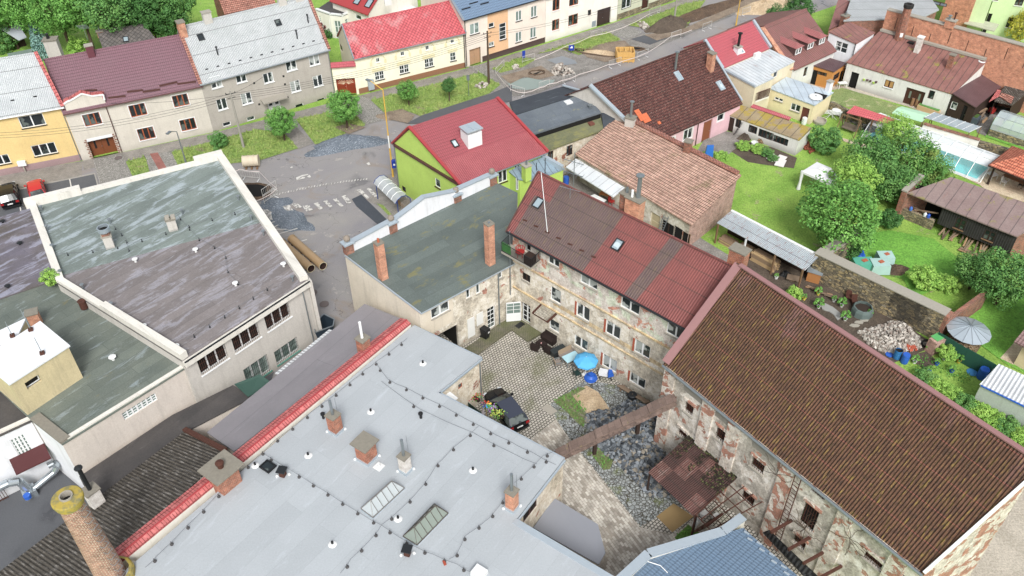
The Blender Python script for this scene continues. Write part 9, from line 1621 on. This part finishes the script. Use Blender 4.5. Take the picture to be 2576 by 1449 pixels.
mb=MB(BLUEP);c=cy(c3(1645,1205));mb.lathe(c,[(.5,0),(.55,.12),(.45,.14),(.5,.26),(.38,.28),(.2,.42),(.0,.42)],18);single('paddling_pool',mb,'bright blue frilled round plastic toy pool','toy');mb=MB(BLUEP);mb.box(c+Vector((0,.05,.5)),(.4,.3,.14),.5);single('blue_cushion',mb,'blue square cushion lying on the round blue toy','cushion')
root=thing('baby_stroller','pushchair with white and blue patterned cover by the wall','stroller',cy(c3(1850,1180)));c=cy(c3(1850,1180));mb=MB(plain('stroller_white','#d9dbe0',.7));mb.hexa([c+Vector((x,y,.45))for x,y in((-.45,-.25),(.2,-.4),(.35,.1),(-.3,.3))],[c+Vector((x,y,.75))for x,y in((-.55,-.2),(.1,-.35),(.3,.15),(-.35,.35))]);part('seat',mb,root);mb=MB(BLUEP);mb.hexa([c+Vector((x,y,.4))for x,y in((.25,-.45),(.75,-.3),(.7,.1),(.36,.1))],[c+Vector((x,y,.8))for x,y in((.25,-.4),(.65,-.3),(.6,.1),(.33,.1))]);part('hood',mb,root)
for x,y in((-.4,-.3),(.5,-.4),(-.3,.3),(.6,.2)):mb=MB(BLACKP);mb.cyl(c+Vector((x,y,.15)),c+Vector((x+.05,y,.15)),.15,.15,12);part('wheel',mb,root)
mb=MB(METAL);mb.bar(c+Vector((-.4,-.3,.15)),c+Vector((.5,.2,.6)),.03,.03);mb.bar(c+Vector((.5,-.4,.15)),c+Vector((-.4,.3,.6)),.03,.03);part('frame',mb,root)
chair(cy(c3(1435,1170)),ang_h+2.8,plain('dark_green_plastic','#1d3a38',.5),'dark green folding chair below the blue parasol','folding_chair')
def bin_(c,ang,label):root=thing('wheelie_bin',label,'bin',c);mb=MB(BLACKP);ca,sa=math.cos(ang),math.sin(ang);T=lambda x,y,z:c+Vector((ca*x-sa*y,sa*x+ca*y,z));mb.hexa([T(-.22,-.25,.05),T(.22,-.25,.05),T(.22,.25,.05),T(-.22,.25,.05)],[T(-.29,-.33,.98),T(.29,-.33,.98),T(.29,.36,.98),T(-.29,.36,.98)]);part('body',mb,root);mb=MB(BLACKP);mb.hexa([T(-.31,-.36,.985),T(.31,-.36,.985),T(.31,.4,.985),T(-.31,.4,.985)],[T(-.28,-.3,1.07),T(.28,-.3,1.07),T(.28,.36,1.07),T(-.28,.36,1.07)]);part('lid',mb,root);mb=MB(WHITE);mb.box(T(.1,-.31,.7),(.18,.02,.16),ang);part('label_sticker',mb,root);[part('wheel',(lambda m_:(m_.cyl(T(x,.34,.1),T(x+.06,.34,.1),.1,.1,10),m_)[1])(MB(BLACKP)),root)for x in(-.25,.2)]
bin_(cy(c3(45,575),.16),ang_h-1.5+3.14,'black wheelie bin beside the white annex door')
mb=MB(DARKMETAL);c=cy(b2(905,115));mb.lathe(c,[(.3,0),(.36,.3),(.38,.55),(.3,.6),(.05,.62)],14);single('barrel_planter',mb,'blue grey pot at the corner of the cobble heap','pot');mb=MB(WDL[0]);[mb.bar(HP(12.2,-.35-.16*k,.25+.1*k),HP(15.0,-.35-.16*k,.25+.1*k),.14,.06)for k in range(4)];[mb.box(HP(12.4+s,-.5,.15),(.1,.6,.3),ang_h)for s in(0,2.4)];single('wooden_bench',mb,'weathered plank bench along the wall beside the cobble heap','bench')
a,b=at(b1(1530,95),1.0),at(b1(1800,300),1.0);root=thing('privacy_screen','dark green fabric screen with railing beside the black car','screen',a);mb=MB(plain('deep_green_fabric','#10332c',.8));mb.bar(a-Vector((0,0,.4)),b-Vector((0,0,.4)),.04,1.1);part('fabric',mb,root);mb=MB(METAL);[mb.cyl(Vector((p.x,p.y,0)),p+Vector((0,0,.2)),.02)for p in(a,a.lerp(b,.5),b)];part('railing',mb,root)
def flowers(c,r,col,label,n=160,name='flower_planter'):
 root=thing(name,label,'plant',c);random.seed(int(c.x*100));mb=MB(DWOOD);mb.box(c+Vector((0,0,.12)),(r*1.6,.25,.24),-.7);part('planter',mb,root);mb=MB(LG,plain('petal_'+col,col,.6))
 for i in range(n):
  v=Vector((random.gauss(0,r*.45),random.gauss(0,r*.3),abs(random.gauss(.25,.12))));p=c+v;s=.05;a_=random.uniform(0,3.1);d=Vector((math.cos(a_),math.sin(a_),.4))*s;e=Vector((-math.sin(a_),math.cos(a_),.3))*s;mb.q([p-d,p-e,p+d,p+e],mb.mats[1]if random.random()<.45 else LG)
 part('foliage',mb,root)
flowers(at(b1(1640,105),1.05),.8,'#c41f3a','red geraniums in a planter on the green screen');flowers(at(b1(1775,195),1.05),.5,'#b58ad0','purple and yellow flowers behind the rainbow pinwheel');flowers(at(b1(1830,235),1.05),.6,'#c9d048','yellow green trailing plant near the car rear');flowers(at(b1(1560,145),.6),.5,'#3f7a2c','leafy green potted plant behind the green screen')
c=at(b1(1735,150),1.9);root=thing('pinwheel','rainbow coloured garden pinwheel beside the black car','pinwheel',(c.x,c.y,0));mb=MB(YP);mb.cyl((c.x,c.y,0),c,.015);part('stick',mb,root)
for k,col in enumerate(('#f2c81e','#f08020','#e0262c','#d02070','#6a2a9a','#2058d0','#20a0e0','#22a84a')):a_=k*math.pi/4;u=Vector((math.cos(a_),-.15,math.sin(a_)));v=Vector((math.cos(a_+.7),.1,math.sin(a_+.7)));mb=MB(plain('vane_'+col[1:],col,.5,var=.02));mb.q([c,c+u*.42,c+(u+v)*.24]);part('vane',mb,root)
c=at(b1(1715,235),1.0);mb=MB(plain('grey_fabric','#b0a8b0',.8));mb.lathe((c.x,c.y,.4),[(.03,1.3),(.14,.7),(.12,.2),(.03,.1)],8);mb.cyl((c.x,c.y,0),(c.x,c.y,.5),.02);single('folded_parasol',mb,'folded grey parasol beside the green screen','parasol')
mb=MB(WHITE);mb.sheet([at(b1(1390,75),4.2),at(b1(1500,135),3.2),at(b1(1525,105),3.2),at(b1(1435,35),4.2)],.04);single('white_awning',mb,'small white awning sheet at the inner corner of the membrane roof','awning')
for k in range(6):mb=MB(RUST if k%2 else WDL[2]);mb.bar(at(b2(1375+18*k,1115-8*k),.25+.05*k),at(b2(1540+10*k,1010-6*k),.3+.05*k),.14,.12);single('scrap_beam',mb,'rusty scrap beam stacked under the bare steel frame','beam','scrap under the frame')
for p,l in((b2(1378,1072),'white bucket lying nearest the canopy corner'),(b2(1400,1045),'white bucket behind the nearest bucket'),(b2(1445,1000),'white box on top of the scrap beams'),(b2(1535,1020),'small white box at the right end of the scrap beams')):c=at(p);mb=MB(WHITEP);(mb.lathe(c,[(.0,.02),(.16,.02),(.2,.38),(.18,.38),(.15,.06)],12)if 'bucket' in l else mb.box(c+Vector((0,0,.3)),(.5,.35,.3),.6));single('bucket' if 'bucket' in l else 'white_box',mb,l,'bucket' if 'bucket' in l else 'box')
P=[at(p)for p in(m1(465,1150),m1(600,1100),m1(608,1050),m1(530,1010),m1(455,1085))];root=thing('skip','dark blue grey open skip beside the grey sheet roof','skip',P[0]);c=sum(P,Vector())/5;mb=MB(plain('skip_paint','#2c3a46',.5));T=[p+Vector((0,0,1.4))for p in P];B=[p.lerp(c,.2)for p in P];[mb.q([B[i],B[(i+1)%5],T[(i+1)%5],T[i]])for i in range(5)];mb.q(B);part('body',mb,root);mb=MB(METAL);[mb.bar(T[i],T[(i+1)%5],.08,.08)for i in range(5)];part('rim',mb,root)
# ---------------------------------------------------------------- garden things
def pot(p,r,col,label,r2=None,kind='small',z=0,h=None,grp=None,zc=None):
 c=at(p,z);root=thing('potted_plant',label,'potted plant',c,grp);pr=.17;mb=MB(plain('pot_'+col[1:],col,.5));mb.lathe(c,[(0,.01),(pr*.75,.01),(pr,.26),(pr*1.1,.28),(pr*.9,.28),(pr*.85,.22),(0,.22)],12);part('pot',mb,root)
 o=bpy.data.objects.new('foliage',PRO[kind]);COL.objects.link(o);o.parent=root;o.location=(0,0,.28+r*.7);o.scale=(r,r,r*.85);return root
G_='potted plants in the walled garden'
for p,r,col,l in((x1(385,330),.42,'#d9c23a','bushy plant in a yellow pot behind the curved path slab'),(x1(272,370),.28,'#d9c23a','small plant in a yellow pot left of the curved path slab'),(x1(512,385),.28,'#e2e2e0','small plant in a white pot at the planks'),(x1(573,425),.5,'#e2e2e0','large bushy plant right of the curved path slab'),(x1(388,435),.55,'#e2e2e0','largest bushy plant on the curved path slab'),(x1(602,535),.52,'#e2e2e0','large plant nearest the warehouse ridge cap'),(x1(800,500),.34,'#d9c23a','plant in a yellow pot beside the grey sack planter'),(x1(48,200),.25,'#e2e2e0','small plant in a white pot at the left of the garden'),(x2(452,370),.3,'#e2e2e0','plant in a white pot below the brick pier'),(x2(342,470),.4,'#e2e2e0','plant in a white pot beside the blue barrels'),(x2(455,545),.3,'#2558c0','pale plant in a blue pot nearest the warehouse ridge'),(x2(520,485),.3,'#2558c0','plant in a blue pot in the middle of the garden'),(x2(640,545),.35,'#2558c0','feathery plant in a bright blue pot'),(x2(697,465),.45,'#d9b42a','plant in a yellow pot by the green fence'),(x2(580,440),.8,'#c9ccd0','large yellow green shrub in a pale pot by the green fence')):pot(p,r,col,l,grp=G_,kind='small' if r<.7 else 'ybush')
tree(x1(195,320),.5,.8,'ybush','spiky yellow green plant behind the warehouse verge','garden_plant','plant',trunk=False,sz=1.1)
def barrel(p,label,h=.95,r=.31,open_=False,m=None):
 c=at(p);root=thing('barrel',label,'barrel',c);mb=MB(m or BLUEP);mb.lathe(c,[(0,.01),(r*.9,.01),(r,.1),(r*1.02,h*.33),(r*.98,h*.36),(r*1.02,h*.4),(r*1.02,h*.66),(r*.98,h*.69),(r,h*.9),(r*.92,h)],18);part('body',mb,root);mb=MB(DARKV if open_ else(m or BLUEP));mb.lathe(c+Vector((0,0,h-(.12 if open_ else 0))),[(r*.93,0),(0,.0)],18);part('water_surface' if open_ else 'lid',mb,root)
barrel(x2(198,430),'turquoise blue open barrel in the pair behind the warehouse ridge',open_=True,m=plain('teal_plastic','#1f6fb0',.4));barrel(x2(258,465),'bright blue closed barrel right of the open one');barrel(x2(880,590),'tall blue barrel beside the white ribbed shed',1.05,.38);barrel(w3(265,990),'white barrel beside the creamy yellow outbuilding door',.85,.3,m=WHITEP);barrel(v1(738,400),'blue barrel with orange lid under the white sheet canopy',.9,.3)
mb=MB(plain('light_blue_lid','#3f8fd0',.4));c=at(x2(808,548));mb.lathe(c+Vector((0,0,.03)),[(.42,0),(.42,.05),(0,.08)],20);single('plastic_disc',mb,'light blue round lid lying on the grass by the barrel','lid');mb=MB(BLUEP);c=at(x2(140,405));mb.lathe(c+Vector((0,0,.03)),[(.3,0),(.3,.05),(0,.07)],16);single('plastic_disc',mb,'dark blue round lid left of the barrel pair','lid');mb=MB(BLACKP);c=at(x2(435,310),.3);pts=[c+Vector((.3*math.cos(a),.1*math.sin(a),.3*math.sin(a)))for a in[2*math.pi*i/16 for i in range(17)]];mb.tube(pts,.09,8);single('car_tyre',mb,'old black car tyre leaning on the stone wall end','tyre')
c=at(x1(735,480));root=thing('sack_planter','large grey fabric sack planter against the stone wall','planter',c);mb=MB(plain('grey_sack','#5f6f6c',.8,sc_=2));mb.lathe(c,[(0,.01),(.95,.01),(.92,.55),(.82,.8),(.72,.82),(.75,.55)],9,ang=.2);part('sack',mb,root);mb=MB(SOILM);mb.lathe(c+Vector((0,0,.55)),[(.78,0),(0,.05)],12);part('soil',mb,root)
CS=plain('grey_slab','#9a9a96',.8,sc_=3);pth=[x1(350,365),x1(395,395),x1(450,400),x1(500,425),x1(545,460),x1(590,500)];ed=[x1(430,455),x1(470,455),x1(510,480),x1(545,530)];mb=MB(CS);T=[at(p,.1)for p in(x1(400,390),x1(450,398),x1(505,425),x1(550,460),x1(592,502))];Bq=[at(p,.1)for p in(x1(420,440),x1(440,452),x1(478,462),x1(512,485),x1(545,532))];[mb.sheet([Bq[i],Bq[i+1],T[i+1],T[i]],.1)for i in range(4)];single('curved_slab',mb,'grey curved concrete path slab in the walled garden','slab')
for i,(p,q_)in enumerate(((x1(660,590),x1(700,570)),(x1(700,565),x1(735,545)),(x1(735,515),x1(775,515)),(x1(740,540),x1(775,532)))):c=(at(p)+at(q_))/2;mb=MB(CONC);random.seed(i);mb.prism([(c.x+.5*math.cos(a)*random.uniform(.7,1),c.y+.28*math.sin(a)*random.uniform(.7,1))for a in[k*1.05 for k in range(6)]],.03,.09);single('stepping_stone',mb,('stepping stone nearest the ridge cap','second stepping stone from the ridge cap','stepping stone by the yellow potted plant','stepping stone between the other three')[i],'stone')
c=at(x1(345,215));root=thing('wooden_cabinet','orange brown wooden cabinet with grey sheet top by the lean-to','cabinet',c);mb=MB(plain('orange_ply','#b5783c',.7));mb.box(c+Vector((0,0,.6)),(1.15,.75,1.1),-.5);part('body',mb,root);mb=MB(ZINC);mb.box(c+Vector((0,0,1.18)),(1.4,.95,.05),-.5);part('top',mb,root)
random.seed(6)
for k in range(9):a=at(x1(350+22*k,275+10*k),.15+.08*(k%3));d=Vector((math.cos(-.55+random.uniform(-.35,.35)),math.sin(-.55+random.uniform(-.35,.35)),0));mb=MB(random.choice(WDL+[TERRA]));mb.bar(a-d*.7,a+d*.7,.18,.06);single('plank',mb,'old plank in the scrap timber row along the stone wall','plank','scrap timber along the wall')
root=thing('window_frame','white empty frame hanging on the stone wall','frame',at(x1(680,330)));c=at(x1(680,310));mb=MB(WHITEP);a,b=c+Vector((-.7,.4,.6)),c+Vector((.5,-.4,.6));up=Vector((0,0,1.1));[mb.bar(u,v,.05,.05)for u,v in((a,b),(a+up,b+up),(a,a+up),(b,b+up))];[mb.bar(a.lerp(b,t),a.lerp(b,t+.1)+up,.03,.03)for t in(.2,.4,.6,.8)];part('frame',mb,root)
chair(at(x1(625,370)),-.3,RUST,'rusty iron garden chair next to the grey sack planter','iron_chair');chair(at(x1(672,405)),-.1,RUST,'rusty iron chair touching the grey sack planter','iron_chair')
def tarpbox(p,label,sx_,sy_,h,m):c=at(p);mb=MB(m);mb.hexa([c+Vector((x,y,.12))for x,y in((-sx_*.56,-sy_*.55),(sx_*.55,-sy_*.6),(sx_*.6,sy_*.5),(-sx_*.5,sy_*.58))],[c+Vector((x,y,h))for x,y in((-sx_*.5,-sy_*.5),(sx_*.5,-sy_*.5),(sx_*.5,sy_*.5),(-sx_*.5,sy_*.5))]);mb.box(c+Vector((.1,.05,h+.03)),(sx_*.3,sy_*.3,.06),.4,TERRA);return single('covered_stack',mb,label,'covered stack','green sheeted stacks behind the stone wall')
TG=plain('mint_sheet','#4fae94',.6,sc_=2,var=.15);TP=plain('pale_mint_sheet','#a5c9c2',.6,sc_=2,var=.2);tarpbox(w5(1300,760),'mint green sheeted stack with bricks on top right behind the stone wall',1.8,1.2,1.0,TG);tarpbox(w5(1530,790),'pale sheeted stack in the middle of the three',1.6,1.2,1.1,TP);tarpbox(w5(1610,680),'pale sheeted stack farthest from the stone wall',1.4,1.1,1.1,TP)
blob('blue_bag',w5(1290,590),.5,.4,.7,BLUEP,'crumpled blue bag beside the ivy shrub','bag',seed=4,noise_=.3);blob('branch_heap',w5(1760,780),1.6,.9,.5,TRENCH,'heap of dry branches and leaves behind the sheeted stacks','heap',seed=5,noise_=.4)
for p,l in((w3(1255,430),'left black plastic storage box along the white wall'),(w3(1505,510),'right black plastic storage box along the white wall')):c=at(p);mb=MB(BLACKP);mb.box(c+Vector((0,.1,.28)),(1.5,.6,.55),bang);o=single('storage_box',mb,l,'box');mb=MB(plain('box_lid','#26292e',.5));mb.box(c+Vector((0,.1,.59)),(1.56,.66,.07),bang);part('lid',mb,o)
table(at(w3(1720,570)),2.0,.6,.75,bang,WDL[0],'rustic plant table beside the dark double door','plant_table');table(at(w3(880,400)),1.1,.6,.75,bang+.9,WHITEP,'white folding table beside the orange timber porch','folding_table')
for p,col,l in((w3(1480,380),'#b01e50','crimson flowers left of the amber curtained window'),(w3(1660,420),'#b01e50','crimson flowers under the amber curtained window'),(w3(1740,445),'#e090b0','pink flowers on the rustic plant table')):c=at(p,.9);flowers(c,.45,col,l,90)
for k,p in enumerate((w3(1255,260),w3(1310,268),w3(1360,280),w3(1410,310),w3(1455,298))):s,z=on(p,lb['foot'][0],lb['foot'][1]);q_=P3(lb['foot'][0],(lb['foot'][1]-lb['foot'][0]).normalized(),s,z,nrm(lb['foot'][0],lb['foot'][1]),.12);mb=MB(plain('pot_lime','#a3c43a',.5)if k in(0,3)else plain('pot_plum','#5a3a44',.5));mb.lathe(q_,[(0,-.1),(.1,-.1),(.14,.1),(.0,.1)],10);o=single('wall_pot',mb,('first lime pot hanging on the white wall','plum pot right of the first lime pot','plum pot in the middle of the hanging row','second lime pot hanging lower','plum pot at the right end of the hanging row')[k],'flower pot')
for k,p in enumerate((w3(2020,690),w3(2090,700))):c=at(p);mb=MB(plain('stump_bark','#8f6a48',.9,sc_=8));mb.cyl(c,c+Vector((0,0,1.0)),.2,.18,12);single('log_post',mb,('left upright tree log before the dark double door','right upright tree log before the dark double door')[k],'log')
c=at(w3(2290,790));mb=MB(plain('planter_tan','#c9a47a',.7));mb.box(c+Vector((0,0,.3)),(2.6,.7,.6),bang-.05);o=single('raised_planter',mb,'long tan raised planter full of low greenery','planter');mb=MB(LM);mb.box(c+Vector((0,0,.63)),(2.4,.5,.1),bang-.05);part('greenery',mb,o)
for k,p in enumerate((w3(2250,650),w3(2315,670),w3(2375,690),w3(2450,720))):pot(p,.35,'#2c2c2e',('first black potted plant from the dark double door','second black potted plant from the dark double door','third black potted plant from the dark double door','fourth black potted plant nearest the timber cabin')[k],kind='small',z=.35,grp='black pots along the white wall')
mb=MB(plain('skip_grey','#4a5560',.5));c=at(v3(1000,1060));mb.box(c+Vector((0,0,.45)),(2.2,1.2,.9),bang);o=single('water_tank',mb,'grey framed tank with green water beside the timber cabin','tank');mb=MB(plain('green_water','#4f6b34',.2));mb.box(c+Vector((.3,.0,.92)),(1.3,1.0,.03),bang);part('water_surface',mb,o)
random.seed(12)
for k in range(10):a=at(v3(1130+random.uniform(0,90),900+random.uniform(0,150)),.2+.08*k);d=Vector((math.cos(random.uniform(.3,1.3)),math.sin(random.uniform(.3,1.3)),random.uniform(-.1,.1)));mb=MB(random.choice(WDL));mb.bar(a-d*.8,a+d*.8,.2,.1);single('plank',mb,'board in the scrap pile beside the timber cabin','plank','scrap pile beside the cabin')
mb=MB(REDP);c=at(v3(1290,965));mb.box(c+Vector((0,0,.5)),(.6,.5,.6),.4);mb.lathe(c+Vector((0,0,.8)),[(.2,0),(.1,.2),(0,.2)],8);mb.cyl(c+Vector((-.35,0,.2)),c+Vector((-.25,0,.2)),.2,.2,12,BLACKP);mb.cyl(c+Vector((.25,0,.2)),c+Vector((.35,0,.2)),.2,.2,12,BLACKP);single('garden_machine',mb,'red wheeled garden machine outside the open shed','machine')
mb=MB(plain('blue_tarpaulin','#1e6fd0',.4,sc_=4,var=.25));a=at(t2(1480,1200));mb.hexa([a+Vector((x,y,0))for x,y in((-.5,-.3),(.5,-.1),(.5,.3),(-.5,.2))],[a+Vector((x,y,1.7))for x,y in((-.35,-.1),(.4,0),(.4,.2),(-.35,.15))]);single('blue_tarpaulin',mb,'blue tarpaulin draped over an upright object in the yard','tarpaulin')
mb=MB(plain('plywood','#c9a070',.7));a=at(t2(1320,1130));mb.hexa([a+Vector((x,y,.0))for x,y in((-.7,0),(.7,.4),(.7,.45),(-.7,.05))],[a+Vector((x,y,1.5))for x,y in((-.7,.4),(.7,.8),(.7,.85),(-.7,.45))]);single('plywood_sheet',mb,'tan plywood sheet leaning behind the barn ridge','board')
mb=MB(DARKMETAL);a,b=at(v2(390,950)),at(v2(520,740),1.9);n_=Vector((.2,.15,0));mb.bar(a-n_,b-n_,.06,.06);mb.bar(a+n_,b+n_,.06,.06);[mb.bar(a.lerp(b,k/8)-n_,a.lerp(b,k/8)+n_,.04,.04)for k in range(1,8)];single('ladder',mb,'dark ladder leaning on the white garden shed','ladder')
mb=MB(METAL);a,b=at(v1(1920,1030)),at(v1(2010,800),2.4);n_=Vector((.2,-.15,0));mb.bar(a-n_,b-n_,.06,.06);mb.bar(a+n_,b+n_,.06,.06);[mb.bar(a.lerp(b,k/8)-n_,a.lerp(b,k/8)+n_,.04,.04)for k in range(1,8)];single('ladder',mb,'aluminium ladder leaning on the barn wall','ladder')
for k,(p,a_,b_)in enumerate(((v2(960,1275),.9,.5),(v2(1010,1330),1.3,.9),(v2(1130,1350),1.6,.9),(v2(1130,1410),1.5,1.0))):c=at(p,.08+.04*k);mb=MB(plain('pale_foam','#e2dcd8',.8));mb.box(c,(a_,b_,.08),.5+.2*k);single('foam_board',mb,('smallest pale foam board near the firewood','pale foam board left of the pink boards','largest pale foam board on the soil','pale foam board nearest the lawn')[k],'board')
blob('compost_heap',v2(540,1020),.9,.6,.6,SOILD,'dark compost heap before the white garden shed','heap',seed=9,noise_=.4);mb=MB(WHITEP);c=at(v2(700,1130));mb.lathe(c,[(0,.02),(.35,.02),(.4,.45),(.36,.45),(.3,.1)],14);single('white_tub',mb,'white plastic tub by the vegetable bed','tub')
mb=MB(LOG);c=at(v2(980,1120));mb.hexa([c+Vector((x,y,0))for x,y in((-1.6,.5),(1.5,-.7),(1.7,-.2),(-1.4,1.0))],[c+Vector((x,y,.5))for x,y in((-1.4,.55),(1.3,-.6),(1.4,-.25),(-1.2,.9))]);single('firewood_pile',mb,'low firewood pile along the white garden shed','firewood')
chair(at(v1(1565,790)),.4,REDP,'red plastic chair beside the double brick chimney','plastic_chair');table(at(v1(1250,590)),1.4,.9,.72,-.5,plain('orange_wood','#c2783c',.6),'orange oval wood table under the white sheet canopy','patio_table');chair(at(v1(1310,660)),.9,REDP,'red chair right of the orange wood table','plastic_chair');mb=MB(WHITE);mb.sheet([at(v1(1045,550),1.0),at(v1(1215,630),1.0),at(v1(1250,605),1.0),at(v1(1100,528),1.0)],.05);single('white_counter',mb,'white counter panel in the yard behind the red corrugated roof','counter')
c=at(x1(120,160));blob('black_sack',x1(120,170),.6,.45,.45,BLACKP,'black sack under the lean-to roof','sack',seed=13,noise_=.3)
mb=MB(WDL[0]);c=at(x1(180,215));mb.box(c+Vector((0,0,.35)),(1.1,.8,.06),-.4);mb.box(c+Vector((0,0,.17)),(.5,.4,.33),-.4);single('board_table',mb,'low grey board table under the lean-to edge','table')
